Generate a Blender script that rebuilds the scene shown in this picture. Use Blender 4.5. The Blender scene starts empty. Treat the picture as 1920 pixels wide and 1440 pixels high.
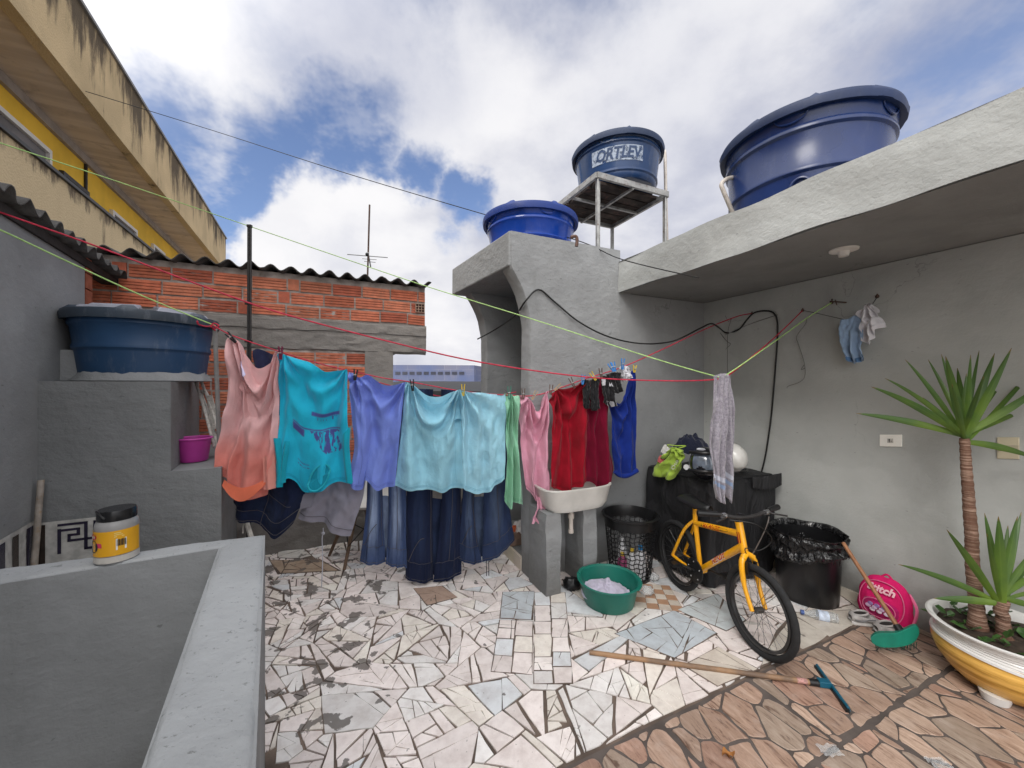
import bpy, bmesh, math, random
from mathutils import Vector, noise as NZ
R = random.Random(7)
PI = math.pi
K = 720.0; H = 1.5
CA, SA = .9095, .4156
col = bpy.context.scene.collection
# ---------------------------------------------------------------- frames
def P(u, v, d): return Vector(((u-960)/K*d, d, H-(v-720)/K*d))
def W(a, b, z=0): return Vector((CA*a-SA*b, SA*a+CA*b, z))
def ab(p): return (p[0]*CA+p[1]*SA, -p[0]*SA+p[1]*CA)
def floor_(u, v, z=0): return P(u, v, (H-z)*K/(v-720))
def atz(u, v, z): return P(u, v, (z-H)*K/(720-v))
def on_a(u, v, a): return P(u, v, a/((u-960)/K*CA+SA))
def on_b(u, v, b): return P(u, v, b/(-(u-960)/K*SA+CA))
def on_pl(u, v, p, q):
    r = (u-960)/K; dx, dy = q[0]-p[0], q[1]-p[1]
    return P(u, v, (p[0]*dy-p[1]*dx)/(r*dy-dx))
# ---------------------------------------------------------------- materials
class NT:
    def __init__(s, name):
        s.m = bpy.data.materials.new(name); s.m.use_nodes = True
        s.t = s.m.node_tree; s.b = s.t.nodes['Principled BSDF']; s.o = s.t.nodes['Material Output']
        s._pos = None
    def n(s, typ, **kw):
        nd = s.t.nodes.new(typ)
        for k, v in kw.items():
            if k in ('operation', 'blend_type', 'data_type', 'distance', 'feature', 'attribute_name', 'noise_dimensions', 'wave_type', 'bands_direction', 'interpolation_type', 'clamp'): setattr(nd, k, v)
            else:
                key = int(k[1:]) if k[0] == 'i' and k[1:].isdigit() else k.replace('_', ' ')
                s.put(nd.inputs[key], v)
        return nd
    def put(s, sock, v):
        if isinstance(v, bpy.types.NodeSocket): s.t.links.new(v, sock)
        elif isinstance(v, bpy.types.Node): s.t.links.new(v.outputs[0], sock)
        else:
            if isinstance(v, tuple) and len(v) == 3 and sock.type == 'RGBA': v = (*v, 1)
            sock.default_value = v
    def pos(s, sc=(1, 1, 1), rot=(0, 0, 0)):
        g = s.n('ShaderNodeNewGeometry').outputs['Position']
        if sc == (1, 1, 1) and rot == (0, 0, 0): return g
        mp = s.n('ShaderNodeMapping'); s.put(mp.inputs['Vector'], g); mp.inputs['Scale'].default_value = sc; mp.inputs['Rotation'].default_value = rot
        return mp.outputs[0]
    def noise(s, scale, vec=None, detail=4, rough=.55, dist=0):
        nd = s.n('ShaderNodeTexNoise', Scale=scale, Detail=detail, Roughness=rough, Distortion=dist)
        s.put(nd.inputs['Vector'], vec if vec is not None else s.pos()); return nd.outputs[0]
    def ramp(s, f, a, b, lo=0., hi=1.):
        nd = s.n('ShaderNodeMapRange'); nd.interpolation_type = 'SMOOTHSTEP'
        for i, v in enumerate((f, a, b, lo, hi)): s.put(nd.inputs[i], v)
        return nd.outputs[0]
    def mul(s, a, b, op='MULTIPLY'):
        nd = s.n('ShaderNodeMath', operation=op); s.put(nd.inputs[0], a); s.put(nd.inputs[1], b); return nd.outputs[0]
    def mix(s, f, a, b, bt='MIX'):
        nd = s.n('ShaderNodeMix', data_type='RGBA', blend_type=bt)
        s.put(nd.inputs[0], f); s.put(nd.inputs[6], a); s.put(nd.inputs[7], b); return nd.outputs[2]
    def bump(s, hgt, dist=.01, st=1., prev=None):
        nd = s.n('ShaderNodeBump', Strength=st, Distance=dist, Height=hgt)
        if prev is not None: s.put(nd.inputs['Normal'], prev)
        return nd.outputs[0]
    def attr(s, name='Col'): return s.n('ShaderNodeAttribute', attribute_name=name).outputs['Color']
    def uv(s): return s.n('ShaderNodeUVMap').outputs[0]
    def sep(s, v):
        nd = s.n('ShaderNodeSeparateXYZ'); s.put(nd.inputs[0], v); return nd.outputs
    def done(s, c, rough=.7, nrm=None, metal=0, spec=.4, coat=0, sheen=0, alpha=None):
        s.put(s.b.inputs['Base Color'], c); s.put(s.b.inputs['Roughness'], rough); s.put(s.b.inputs['Metallic'], metal)
        s.b.inputs['Specular IOR Level'].default_value = spec; s.b.inputs['Coat Weight'].default_value = coat
        s.b.inputs['Coat Roughness'].default_value = .12
        s.b.inputs['Sheen Weight'].default_value = sheen
        if nrm is not None: s.put(s.b.inputs['Normal'], nrm)
        return s.m
def sc3(c, k): return tuple(x*k for x in c)
def M(name, c, rough=.6, var=.18, scale=6, bump=.15, bs=60, metal=0, spec=.4, coat=0, dirt=None, attr=False, dist=.004):
    t = NT(name)
    base = t.attr() if attr else c
    n1 = t.noise(scale)
    k = t.ramp(n1, .3, .7)
    cc = t.mix(k, t.mix(1., base, (1-var,)*3, 'MULTIPLY'), t.mix(1., base, (1+var*.5,)*3, 'MULTIPLY'))
    if dirt:
        dn = t.ramp(t.noise(scale*1.7, detail=8, rough=.7), .52, .7)
        cc = t.mix(t.mul(dn, dirt[1]), cc, dirt[0])
    return t.done(cc, rough, t.bump(t.noise(bs, detail=5), dist, bump), metal, spec, coat)
def plaster(name, c, lump=1., stain=.35, stainc=(.12, .12, .11), spots=False):
    t = NT(name)
    big = t.noise(1.3, detail=5, rough=.6); mid = t.noise(7, detail=6, rough=.65)
    cc = t.mix(t.ramp(big, .3, .7), sc3(c, .84), sc3(c, 1.1))
    cc = t.mix(t.mul(t.ramp(mid, .5, .75), .25), cc, sc3(c, 1.25))
    streak = t.noise(3.5, t.pos((1, 1, .22)), detail=7, rough=.65)
    cc = t.mix(t.mul(t.ramp(streak, .55, .8), stain), cc, stainc)
    pits = t.ramp(t.noise(26, t.pos((1, 1, 2.2)), detail=3, rough=.5), .30, .24)
    cc = t.mix(t.mul(pits, .55), cc, sc3(c, .35))
    if spots:
        sp = t.ramp(t.noise(42, t.pos((1, 1.6, 1)), detail=5, rough=.8), .585, .66)
        cc = t.mix(t.mul(sp, .6), cc, (.08, .08, .075))
    pz_ = t.sep(t.pos())[2]; grime = t.mul(t.ramp(t.mul(pz_, t.mul(mid, .35), 'SUBTRACT'), .16, -.12), .55)
    cc = t.mix(grime, cc, (.10, .09, .078))
    pat = t.ramp(t.noise(.8, t.pos((1, 1, 1.6), (.3, .2, 0)), detail=6, rough=.45), .50, .53); cc = t.mix(t.mul(pat, .16), cc, sc3(c, 1.5))
    cracks = t.n('ShaderNodeTexVoronoi', feature='DISTANCE_TO_EDGE', Scale=1.6)
    wv = t.n('ShaderNodeVectorMath', operation='ADD'); t.put(wv.inputs[0], t.pos())
    nn = t.n('ShaderNodeTexNoise', Scale=5., Detail=5.); t.put(nn.inputs['Vector'], t.pos())
    sc_ = t.n('ShaderNodeVectorMath', operation='SCALE'); t.put(sc_.inputs[0], nn.outputs['Color']); sc_.inputs['Scale'].default_value = .35
    t.put(wv.inputs[1], sc_.outputs[0]); t.put(cracks.inputs['Vector'], wv.outputs[0])
    ck = t.mul(t.ramp(cracks.outputs[0], .006, .0, 0, 1), t.ramp(t.noise(.9), .56, .66))
    cc = t.mix(t.mul(ck, .5), cc, sc3(c, .3))
    n1 = t.bump(t.noise(4.5, detail=5), .030, .55*lump)
    n2 = t.bump(t.noise(16, t.pos((1, 1, 1.6)), detail=6, rough=.6), .010, .6*lump, n1)
    n3 = t.bump(t.noise(90, detail=4), .0025, .5, n2)
    n4 = t.bump(pits, .004, -.7*lump, n3)
    return t.done(cc, .88, n4, 0, .25)
def cloth(name, c, wr=1., weave=True, sheen=.2, c2=None, uvfn=None, trans=.25):
    t = NT(name)
    base = uvfn(t) if uvfn else c
    n = t.noise(9, detail=5)
    cc = t.mix(t.ramp(n, .3, .7), t.mix(1., base, (.93,)*3, 'MULTIPLY'), t.mix(1., base, (1.04,)*3, 'MULTIPLY'))
    w1 = t.noise(9, t.pos((1.5, 1.5, .38), (.1, .35, 0)), detail=5, rough=.55, dist=.7)
    w2 = t.noise(38, t.pos((1, 1, .8), (0, .8, 0)), detail=5, rough=.6, dist=.6)
    nr = t.bump(w1, .022, .55*wr); nr = t.bump(w2, .006, .6*wr, nr)
    if weave: nr = t.bump(t.noise(420, detail=2), .0008, .5, nr)
    t.done(cc, .92, nr, 0, .15, 0, sheen)
    if trans:
        tr = t.n('ShaderNodeBsdfTranslucent'); t.put(tr.inputs[0], cc); t.put(tr.inputs['Normal'], nr)
        mx = t.n('ShaderNodeMixShader'); mx.inputs[0].default_value = trans
        t.put(mx.inputs[1], t.b.outputs[0]); t.put(mx.inputs[2], tr.outputs[0]); t.put(t.o.inputs[0], mx.outputs[0])
    return t.m
def glassy(name, c=(.9, .92, .93), a=.25):
    t = NT(name); t.done(c, .12, t.bump(t.noise(32, detail=2), .004, .5), 0, .6)
    t.b.inputs['Transmission Weight'].default_value = 1-a; t.b.inputs['IOR'].default_value = 1.12
    return t.m
# ---------------------------------------------------------------- mesh builder
def rootoff(o):
    v = Vector((0, 0, 0))
    while o: v += o.location; o = o.parent
    return v
class MB:
    def __init__(s): s.v = []; s.f = []; s.c = []; s.uv = {}; s.cur = (1, 1, 1)
    def add(s, vs, fs, c=None, uvs=None):
        n = len(s.v); s.v += [Vector(x) for x in vs]
        if uvs:
            for i, q in enumerate(uvs): s.uv[n+i] = q
        for f in fs: s.f.append([n+i for i in f]); s.c.append(c or s.cur)
        return s
    def hexa(s, b, t, c=None):
        n = len(b)
        return s.add(list(b)+list(t), [list(range(n))[::-1], list(range(n, 2*n))]+[[i, (i+1) % n, n+(i+1) % n, n+i] for i in range(n)], c)
    def prism(s, pts, z0, z1, c=None):
        return s.hexa([(p[0], p[1], z0) for p in pts], [(p[0], p[1], z1) for p in pts], c)
    def wbox(s, a0, a1, b0, b1, z0, z1, c=None):
        return s.prism([W(a0, b0), W(a1, b0), W(a1, b1), W(a0, b1)], z0, z1, c)
    def box(s, cen, sx, sy, sz, ax=None, ay=None, az=None, c=None):
        ax = Vector(ax or (1, 0, 0)).normalized(); ay = Vector(ay or (0, 1, 0)).normalized(); az = Vector(az or (0, 0, 1)).normalized()
        cen = Vector(cen); b = []; t = []
        for (i, j) in ((-1, -1), (1, -1), (1, 1), (-1, 1)):
            q = cen+ax*(i*sx/2)+ay*(j*sy/2); b.append(q-az*sz/2); t.append(q+az*sz/2)
        return s.hexa(b, t, c)
    def bar(s, p, q, w, h=None, c=None, up=(0, 0, 1)):
        p = Vector(p); q = Vector(q); d = (q-p); L = d.length; d.normalize()
        x = d.cross(Vector(up));
        if x.length < 1e-3: x = d.cross(Vector((1, 0, 0)))
        x.normalize(); y = x.cross(d)
        return s.box((p+q)/2, w, h or w, L, x, y, d, c)
    def tube(s, pts, r, n=8, c=None, caps=True, closed=False):
        pts = [Vector(p) for p in pts]; m = len(pts); rs = r if isinstance(r, (list, tuple)) else [r]*m
        vs = []; up = None
        for i, p in enumerate(pts):
            if closed: d = pts[(i+1) % m]-pts[i-1]
            else: d = pts[min(i+1, m-1)]-pts[max(i-1, 0)]
            if d.length < 1e-9: d = Vector((0, 0, 1))
            d.normalize()
            if up is None: up = Vector((0, 0, 1)) if abs(d.z) < .9 else Vector((1, 0, 0))
            x = d.cross(up).normalized(); y = x.cross(d).normalized(); up = y
            for k in range(n):
                a = 2*PI*k/n; vs.append(p+x*math.cos(a)*rs[i]+y*math.sin(a)*rs[i])
        fs = []
        for i in range(m if closed else m-1):
            j = (i+1) % m
            for k in range(n): fs.append([i*n+k, i*n+(k+1) % n, j*n+(k+1) % n, j*n+k])
        if caps and not closed: fs += [list(range(n)), list(range((m-1)*n, m*n))[::-1]]
        return s.add(vs, fs, c)
    def lathe(s, prof, cen, n=32, c=None, fr=None, axis=None, wob=None):
        cen = Vector(cen); az = Vector(axis or (0, 0, 1)).normalized()
        ax = Vector((1, 0, 0)) if abs(az.z) > .5 else Vector((0, 0, 1)); ax = (ax-az*ax.dot(az)).normalized(); ay = az.cross(ax)
        vs = []
        for j, (r, z) in enumerate(prof):
            for k in range(n):
                a = 2*PI*k/n; rr = r*(fr(a, j) if fr else 1); zz = z+(wob(a, j) if wob else 0)
                vs.append(cen+ax*rr*math.cos(a)+ay*rr*math.sin(a)+az*zz)
        fs = [[j*n+k, j*n+(k+1) % n, (j+1)*n+(k+1) % n, (j+1)*n+k] for j in range(len(prof)-1) for k in range(n)]
        m = len(prof)
        if prof[0][0] > 1e-5: pass
        return s.add(vs, fs, c)
    def grid(s, fn, nu, nv, c=None, uv=True):
        vs = []; us = []
        for j in range(nv+1):
            for i in range(nu+1):
                vs.append(fn(i/nu, j/nv)); us.append((i/nu, j/nv))
        fs = [[j*(nu+1)+i, j*(nu+1)+i+1, (j+1)*(nu+1)+i+1, (j+1)*(nu+1)+i] for j in range(nv) for i in range(nu)]
        return s.add(vs, fs, c, us)
    def ell(s, cen, rx, ry, rz, nu=24, nv=14, ax=None, ay=None, az=None, fn=None, c=None):
        cen = Vector(cen); ax = Vector(ax or (1, 0, 0)); ay = Vector(ay or (0, 1, 0)); az = Vector(az or (0, 0, 1))
        vs = []
        for j in range(nv+1):
            ph = -PI/2+PI*j/nv
            for i in range(nu):
                th = 2*PI*i/nu; d = Vector((math.cos(ph)*math.cos(th), math.cos(ph)*math.sin(th), math.sin(ph)))
                k = fn(d) if fn else 1
                vs.append(cen+ax*d.x*rx*k+ay*d.y*ry*k+az*d.z*rz*k)
        fs = [[j*nu+i, j*nu+(i+1) % nu, (j+1)*nu+(i+1) % nu, (j+1)*nu+i] for j in range(nv) for i in range(nu)]
        return s.add(vs, fs, c)
    def build(s, name, m, parent=None, smooth=False, bevel=0, solid=0, subs=0, merge=False, off=None):
        o0 = rootoff(parent) if parent else Vector((0, 0, 0))
        if off is not None: o0 = Vector(off)
        me = bpy.data.meshes.new(name)
        me.from_pydata([tuple(v-o0) for v in s.v], [], s.f); me.update()
        ca = me.color_attributes.new('Col', 'FLOAT_COLOR', 'CORNER'); k = 0; data = []
        for f, c in zip(s.f, s.c): data += list((*c, 1))*len(f)
        if len(data) == 4*len(me.loops): ca.data.foreach_set('color', data)
        if s.uv:
            ul = me.uv_layers.new(name='UVMap')
            ul.data.foreach_set('uv', [x for l in me.loops for x in s.uv.get(l.vertex_index, (0, 0))])
        if merge or not s.uv:
            bm = bmesh.new(); bm.from_mesh(me)
            if merge: bmesh.ops.remove_doubles(bm, verts=bm.verts, dist=1e-5)
            bmesh.ops.recalc_face_normals(bm, faces=bm.faces); bm.to_mesh(me); bm.free()
        if smooth:
            me.polygons.foreach_set('use_smooth', [True]*len(me.polygons))
            if smooth != 'all':
                try: me.set_sharp_from_angle(angle=math.radians(40))
                except Exception: pass
        me.materials.append(m)
        o = bpy.data.objects.new(name, me); col.objects.link(o)
        if parent: o.parent = parent
        elif off is not None: o.location = o0
        if bevel:
            b = o.modifiers.new('b', 'BEVEL'); b.width = bevel; b.segments = 2; b.limit_method = 'ANGLE'; b.angle_limit = .6
        if solid:
            b = o.modifiers.new('s', 'SOLIDIFY'); b.thickness = solid; b.offset = 0
        if subs:
            b = o.modifiers.new('u', 'SUBSURF'); b.levels = b.render_levels = subs
        return o
def tag(o, label=None, cat=None, group=None, kind=None):
    if label: o['label'] = label
    if cat: o['category'] = cat
    if group: o['group'] = group
    if kind: o['kind'] = kind
    return o
def thing(name, label, cat, loc=(0, 0, 0), group=None):
    o = bpy.data.objects.new(name, None); col.objects.link(o); o.location = loc; o.empty_display_size = .1
    return tag(o, label, cat, group)
def text_mb(txt, fn, sz=1., bold=0.0, c=None, shear=0, res=2):
    cu = bpy.data.curves.new('t', 'FONT'); cu.body = txt; cu.size = sz; cu.offset = bold; cu.shear = shear; cu.resolution_u = res
    cu.align_x = 'CENTER'; cu.align_y = 'CENTER'
    o = bpy.data.objects.new('t', cu); col.objects.link(o)
    me = bpy.data.meshes.new_from_object(o)
    bm = bmesh.new(); bm.from_mesh(me)
    bmesh.ops.triangulate(bm, faces=bm.faces)
    mb = MB(); mb.add([fn(v.co.x, v.co.y) for v in bm.verts], [[v.index for v in f.verts] for f in bm.faces], c)
    bm.free(); bpy.data.objects.remove(o); bpy.data.curves.remove(cu); bpy.data.meshes.remove(me)
    return mb
def crom(pts, n=8):
    pts = [Vector((*p, 0)) if len(p) == 2 else Vector(p) for p in pts]; out = []
    for i in range(len(pts)-1):
        p0, p1, p2, p3 = pts[max(i-1, 0)], pts[i], pts[i+1], pts[min(i+2, len(pts)-1)]
        for k in range(n):
            t = k/n; out.append(.5*((2*p1)+(p2-p0)*t+(2*p0-5*p1+4*p2-p3)*t*t+(3*p1-p0-3*p2+p3)*t**3))
    return out+[pts[-1]]
def arc(pts):
    c = crom(pts, 10); L = [0]
    for i in range(1, len(c)): L.append(L[-1]+(c[i]-c[i-1]).length)
    def f(t):
        x = t*L[-1]
        lo, hi = 0, len(L)-1
        while hi-lo > 1:
            m = (lo+hi)//2
            if L[m] <= x: lo = m
            else: hi = m
        k = (x-L[lo])/max(L[hi]-L[lo], 1e-9); return c[lo].lerp(c[hi], k)
    return f
# ---------------------------------------------------------------- palette
GR = (.275, .282, .285)
m_wall = plaster('grey painted render', GR, .55, .3)
m_wallr = plaster('smooth grey render', (.40, .41, .395), .3, .22)
m_rough = plaster('rough grey render', (.275, .282, .285), 1.2, .3)
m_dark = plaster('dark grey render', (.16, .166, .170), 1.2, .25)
m_plinth = plaster('plinth render', (.205, .212, .214), 1.0, .35)
m_top = plaster('weathered parapet top', (.32, .33, .335), .9, .1, spots=True)
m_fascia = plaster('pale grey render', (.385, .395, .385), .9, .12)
m_ceil = plaster('ceiling render darkened for shade', (.25, .255, .25), .3, .1)  # darker than the walls: shade under the overhang put into the colour
m_conc = plaster('bare concrete', (.26, .24, .22), 1.6, .75, (.06, .055, .05))
m_white = M('white paint', (.72, .70, .66), .5, .1, 5)
m_blk = M('black plastic', (.012, .012, .013), .35, .2, 10)
m_steel = M('worn steel', (.36, .36, .35), .5, .3, 12, metal=.3, dirt=((.12, .06, .035), .8))
m_pvc = M('pvc pipe', (.52, .47, .42), .45, .2, 9, dirt=((.2, .12, .08), .5))
m_rust = M('rusty iron', (.10, .06, .045), .75, .4, 30)
m_dkmetal = M('dark painted metal', (.03, .028, .028), .5, .3, 20)
# ================================================================ SKY, CAMERA, LIGHT
def build_world():
    sc = bpy.context.scene
    w = bpy.data.worlds.new('World'); sc.world = w; w.use_nodes = True
    nt = w.node_tree; nt.nodes.clear()
    class X(NT):
        def __init__(s): s.t = nt
    t = X()
    out = nt.nodes.new('ShaderNodeOutputWorld'); bg = nt.nodes.new('ShaderNodeBackground')
    sky = nt.nodes.new('ShaderNodeTexSky'); sky.sky_type = 'NISHITA'; sky.sun_disc = False
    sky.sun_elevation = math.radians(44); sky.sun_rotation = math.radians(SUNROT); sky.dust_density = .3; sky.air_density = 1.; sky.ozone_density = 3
    tc = nt.nodes.new('ShaderNodeTexCoord')
    nrm = t.n('ShaderNodeVectorMath', operation='NORMALIZE'); t.put(nrm.inputs[0], tc.outputs['Generated']); D = nrm.outputs[0]
    z = t.sep(D)[2]
    dv = t.n('ShaderNodeMath', operation='MAXIMUM'); t.put(dv.inputs[0], z); dv.inputs[1].default_value = .0
    # cloud plane style coordinates: stretch towards the horizon
    zz = t.mul(dv.outputs[0], .35, 'ADD')
    pl = t.n('ShaderNodeVectorMath', operation='DIVIDE'); t.put(pl.inputs[0], D)
    cb = t.n('ShaderNodeCombineXYZ', X=zz, Y=zz, Z=zz); t.put(pl.inputs[1], cb)
    V = pl.outputs[0]
    def blob(u, v, r, soft):
        d = Vector(((u-960)/K, 1, -(v-720)/K)).normalized()
        dt = t.n('ShaderNodeVectorMath', operation='DISTANCE'); t.put(dt.inputs[0], Dw); dt.inputs[1].default_value = d
        return t.ramp(dt.outputs['Value'], r+soft, max(r-soft, 0), 0, 1)
    # warp directions so blobs get cloudy outlines
    wn = t.n('ShaderNodeTexNoise', Scale=3.2, Detail=6., Roughness=.62); t.put(wn.inputs['Vector'], D)
    s1 = t.n('ShaderNodeVectorMath', operation='SUBTRACT'); t.put(s1.inputs[0], wn.outputs['Color']); s1.inputs[1].default_value = (.5, .5, .5)
    s2 = t.n('ShaderNodeVectorMath', operation='SCALE'); t.put(s2.inputs[0], s1.outputs[0]); s2.inputs['Scale'].default_value = .34
    s3 = t.n('ShaderNodeVectorMath', operation='ADD'); t.put(s3.inputs[0], D); t.put(s3.inputs[1], s2.outputs[0]); Dw = s3.outputs[0]
    blue = None
    for (u, v, r, s_, k) in [(320, 270, .11, .08, 1.), (400, 370, .12, .07, 1.), (530, 330, .14, .08, 1.), (640, 290, .14, .07, 1.), (700, 200, .07, .08, .7), (560, 280, .09, .08, 1.),
                             (880, 395, .06, .04, 1.), (800, 340, .07, .05, 1.), (840, 455, .03, .04, .6), (1000, 0, .05, .06, .45), (790, -10, .06, .07, .6), (1880, 60, .13, .13, .7), (1740, 150, .09, .12, .45),
                             (1640, -60, .08, .08, .5), (420, 430, .05, .05, .9), (1830, 190, .05, .06, .4), (450, 480, .04, .04, .6), (160, 10, .03, .03, .5), (560, 90, .05, .09, .35), (1580, 350, .05, .1, .3),
                             (1100, -300, .25, .1, .6), (600, -500, .2, .15, .7)]:
        b = t.mul(blob(u, v, r, s_), k)
        blue = b if blue is None else t.mul(blue, b, 'MAXIMUM')
    # cumulus in front of the blue
    for (u, v, r, s_, k) in [(640, 430, .13, .035, 1.), (540, 440, .08, .03, 1.), (740, 440, .08, .04, 1.), (700, 380, .05, .03, 1.), (590, 390, .045, .02, 1), (620, 360, .03, .02, 1)]:
        b = t.mul(blob(u, v, r, s_), k); inv = t.mul(1., b, 'SUBTRACT'); blue = t.mul(blue, inv)
    fine = t.noise(2.6, V, detail=5, rough=.66)
    extra = t.ramp(fine, .62, .78, 0, .25)
    bl = t.mul(blue, extra, 'ADD')
    wisp = t.ramp(t.noise(7, V, detail=4, rough=.7), .35, .75, 0, .4)
    bl = t.mul(bl, t.mul(1., t.mul(wisp, 1.), 'SUBTRACT'))
    bl = t.ramp(bl, .02, .92)
    shade = t.noise(1.9, V, detail=3, rough=.55); sh2 = t.noise(5.5, V, detail=5, rough=.6)
    ccol = t.mix(t.ramp(t.mul(shade, t.mul(sh2, .45), 'ADD'), .55, .88), (.52, .54, .65), (.92, .915, .94))
    for (u, v, r, s_, k) in [(250, 60, .2, .2, .5), (900, 250, .2, .16, .3), (560, 400, .16, .08, .8), (820, 560, .12, .12, .6), (850, 620, .1, .1, .6), (200, 120, .1, .12, .5), (700, 390, .08, .06, .5)]:
        ccol = t.mix(t.mul(blob(u, v, r, s_), k), ccol, (1.0, .99, 1.0))
    for (u, v, r, s_, k) in [(1280, 300, .2, .2, .35), (740, 90, .14, .14, .6), (640, 490, .06, .07, .35), (950, 480, .14, .12, .4), (1330, 430, .1, .1, .3), (560, 140, .08, .1, .4)]:
        ccol = t.mix(t.mul(blob(u, v, r, s_), k), ccol, (.50, .53, .66))
    skc = t.mix(1., sky.outputs[0], (.175, .160, .168), 'MULTIPLY')
    c = t.mix(bl, ccol, skc)
    c = t.mix(t.ramp(z, .0, -.08), c, (.30, .29, .28))
    # glow added round the sun direction, behind the camera, to brighten camera-facing surfaces
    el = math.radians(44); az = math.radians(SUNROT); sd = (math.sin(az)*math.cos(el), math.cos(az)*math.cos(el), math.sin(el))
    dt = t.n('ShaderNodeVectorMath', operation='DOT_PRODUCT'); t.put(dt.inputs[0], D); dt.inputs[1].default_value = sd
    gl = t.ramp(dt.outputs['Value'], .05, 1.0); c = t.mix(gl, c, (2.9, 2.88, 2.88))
    t.put(bg.inputs[0], c); bg.inputs[1].default_value = 1.0
    w.cycles.sampling_method = 'NONE'
    # keep the physical sky at its own strength: the cloud layer is mixed in at the same scale
    nt.links.new(bg.outputs[0], out.inputs[0])
    cam = bpy.data.cameras.new('camera'); co = bpy.data.objects.new('camera', cam); col.objects.link(co)
    co.location = (0, 0, H); co.rotation_euler = (PI/2, 0, 0); cam.sensor_width = 36; cam.lens = 13.5; cam.clip_start = .03; cam.clip_end = 3000
    sc.camera = co
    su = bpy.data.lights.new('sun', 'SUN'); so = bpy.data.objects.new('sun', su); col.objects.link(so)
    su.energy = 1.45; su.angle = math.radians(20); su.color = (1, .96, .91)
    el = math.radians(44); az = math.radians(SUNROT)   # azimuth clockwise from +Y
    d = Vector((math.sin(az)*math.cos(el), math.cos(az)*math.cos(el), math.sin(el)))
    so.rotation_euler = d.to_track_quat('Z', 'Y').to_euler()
    sc.view_settings.view_transform = 'Standard'; sc.view_settings.look = 'None'; sc.view_settings.exposure = 0; sc.view_settings.gamma = 1
    sc.cycles.max_bounces = 6
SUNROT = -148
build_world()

# ================================================================ GROUND
MB().add([(-400, -400, -3.6), (400, -400, -3.6), (400, 400, -3.6), (-400, 400, -3.6)], [[0, 1, 2, 3]]).build('ground', M('street ground', (.30, .28, .26), .9, .3, .2))
tag(bpy.data.objects['ground'], kind='structure')
# parapet plan (used for the slab outline as well)
Q1 = Vector((-.981, 1.526)); Q2 = Vector((-1.072, 1.403))
def outer(y): return (-.981+.627*(1.526-y), y)
def inner(y): return (-1.072+.614*(1.403-y), y)
m_grout = M('dirty grout', (.155, .115, .092), .95, .45, 5, .6, 70, dirt=((.06, .055, .045), .6))
slab = MB()
o5 = outer(-1.6)
bl_ = (-.636, 2.85)
slab.prism([(o5[0], o5[1]), W(3.45, -2.6), W(3.45, 4.1), W(-1.9, 4.1), W(-1.2, 2.9), W(*bl_), (Q1[0], Q1[1])], -.25, 0)
o = slab.build('terrace_slab', m_grout); tag(o, kind='structure')

# ---------------- polygons
def clip(poly, px, py, nx, ny):
    out = []
    n = len(poly)
    for i in range(n):
        a = poly[i]; b = poly[(i+1) % n]
        da = (a[0]-px)*nx+(a[1]-py)*ny; db = (b[0]-px)*nx+(b[1]-py)*ny
        if da <= 0: out.append(a)
        if (da < 0 < db) or (db < 0 < da):
            k = da/(da-db); out.append((a[0]+(b[0]-a[0])*k, a[1]+(b[1]-a[1])*k))
    return out
def area(p): return .5*sum(p[i][0]*p[(i+1) % len(p)][1]-p[(i+1) % len(p)][0]*p[i][1] for i in range(len(p)))
def cent(p): return (sum(q[0] for q in p)/len(p), sum(q[1] for q in p)/len(p))
def inset(poly, d, var=0.):
    if len(poly) < 3: return []
    if area(poly) < 0: poly = poly[::-1]
    out = list(poly); n = len(poly)
    for i in range(n):
        a = poly[i]; b = poly[(i+1) % n]; dx, dy = b[0]-a[0], b[1]-a[1]; L = math.hypot(dx, dy)
        if L < 1e-6: continue
        nx, ny = dy/L, -dx/L; e = d*(1+R.uniform(-var, var))
        th = R.gauss(0, .03) if var else 0
        nx, ny = nx*math.cos(th)-ny*math.sin(th), nx*math.sin(th)+ny*math.cos(th)
        mx, my = (a[0]+b[0])/2, (a[1]+b[1])/2
        out = clip(out, mx-nx*e, my-ny*e, nx, ny)
        if len(out) < 3: return []
    return out
def split(poly, n, amin=.0009):
    ps = [poly]
    for _ in range(n):
        ps.sort(key=lambda q: -abs(area(q))*R.uniform(.35, 1.65)); q = ps.pop(0)
        if abs(area(q)) < amin*2.2: ps.append(q); continue
        c = cent(q); ex = max(x for x, _y in q)-min(x for x, _y in q); ey = max(y for _x, y in q)-min(y for _x, y in q)
        th = R.gauss(0, .75)+(0 if ex > ey else PI/2)
        nx, ny = math.cos(th), math.sin(th); px = c[0]+R.gauss(0, .15)*ex; py = c[1]+R.gauss(0, .15)*ey
        A = clip(q, px, py, nx, ny); B = clip(q, px, py, -nx, -ny)
        ps += [z for z in (A, B) if len(z) > 2 and abs(area(z)) > 1e-5]
    return ps
def voronoi(seeds, bound, near):
    out = []
    for i, s in enumerate(seeds):
        p = list(bound(s))
        for j, q in enumerate(seeds):
            if i == j: continue
            dx, dy = q[0]-s[0], q[1]-s[1]; L = math.hypot(dx, dy)
            if L > near: continue
            p = clip(p, (s[0]+q[0])/2, (s[1]+q[1])/2, dx/L, dy/L)
            if len(p) < 3: break
        if len(p) >= 3: out.append(p)
    return out
def rough_edges(p, amt, step=.05):
    o = []
    for i in range(len(p)):
        a = p[i]; b = p[(i+1) % len(p)]; L = math.hypot(b[0]-a[0], b[1]-a[1]); n = max(1, int(L/step))
        for k in range(n):
            t = k/n; j = amt if k else amt*.5
            o.append((a[0]+(b[0]-a[0])*t+R.gauss(0, j), a[1]+(b[1]-a[1])*t+R.gauss(0, j)))
    return o
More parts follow.
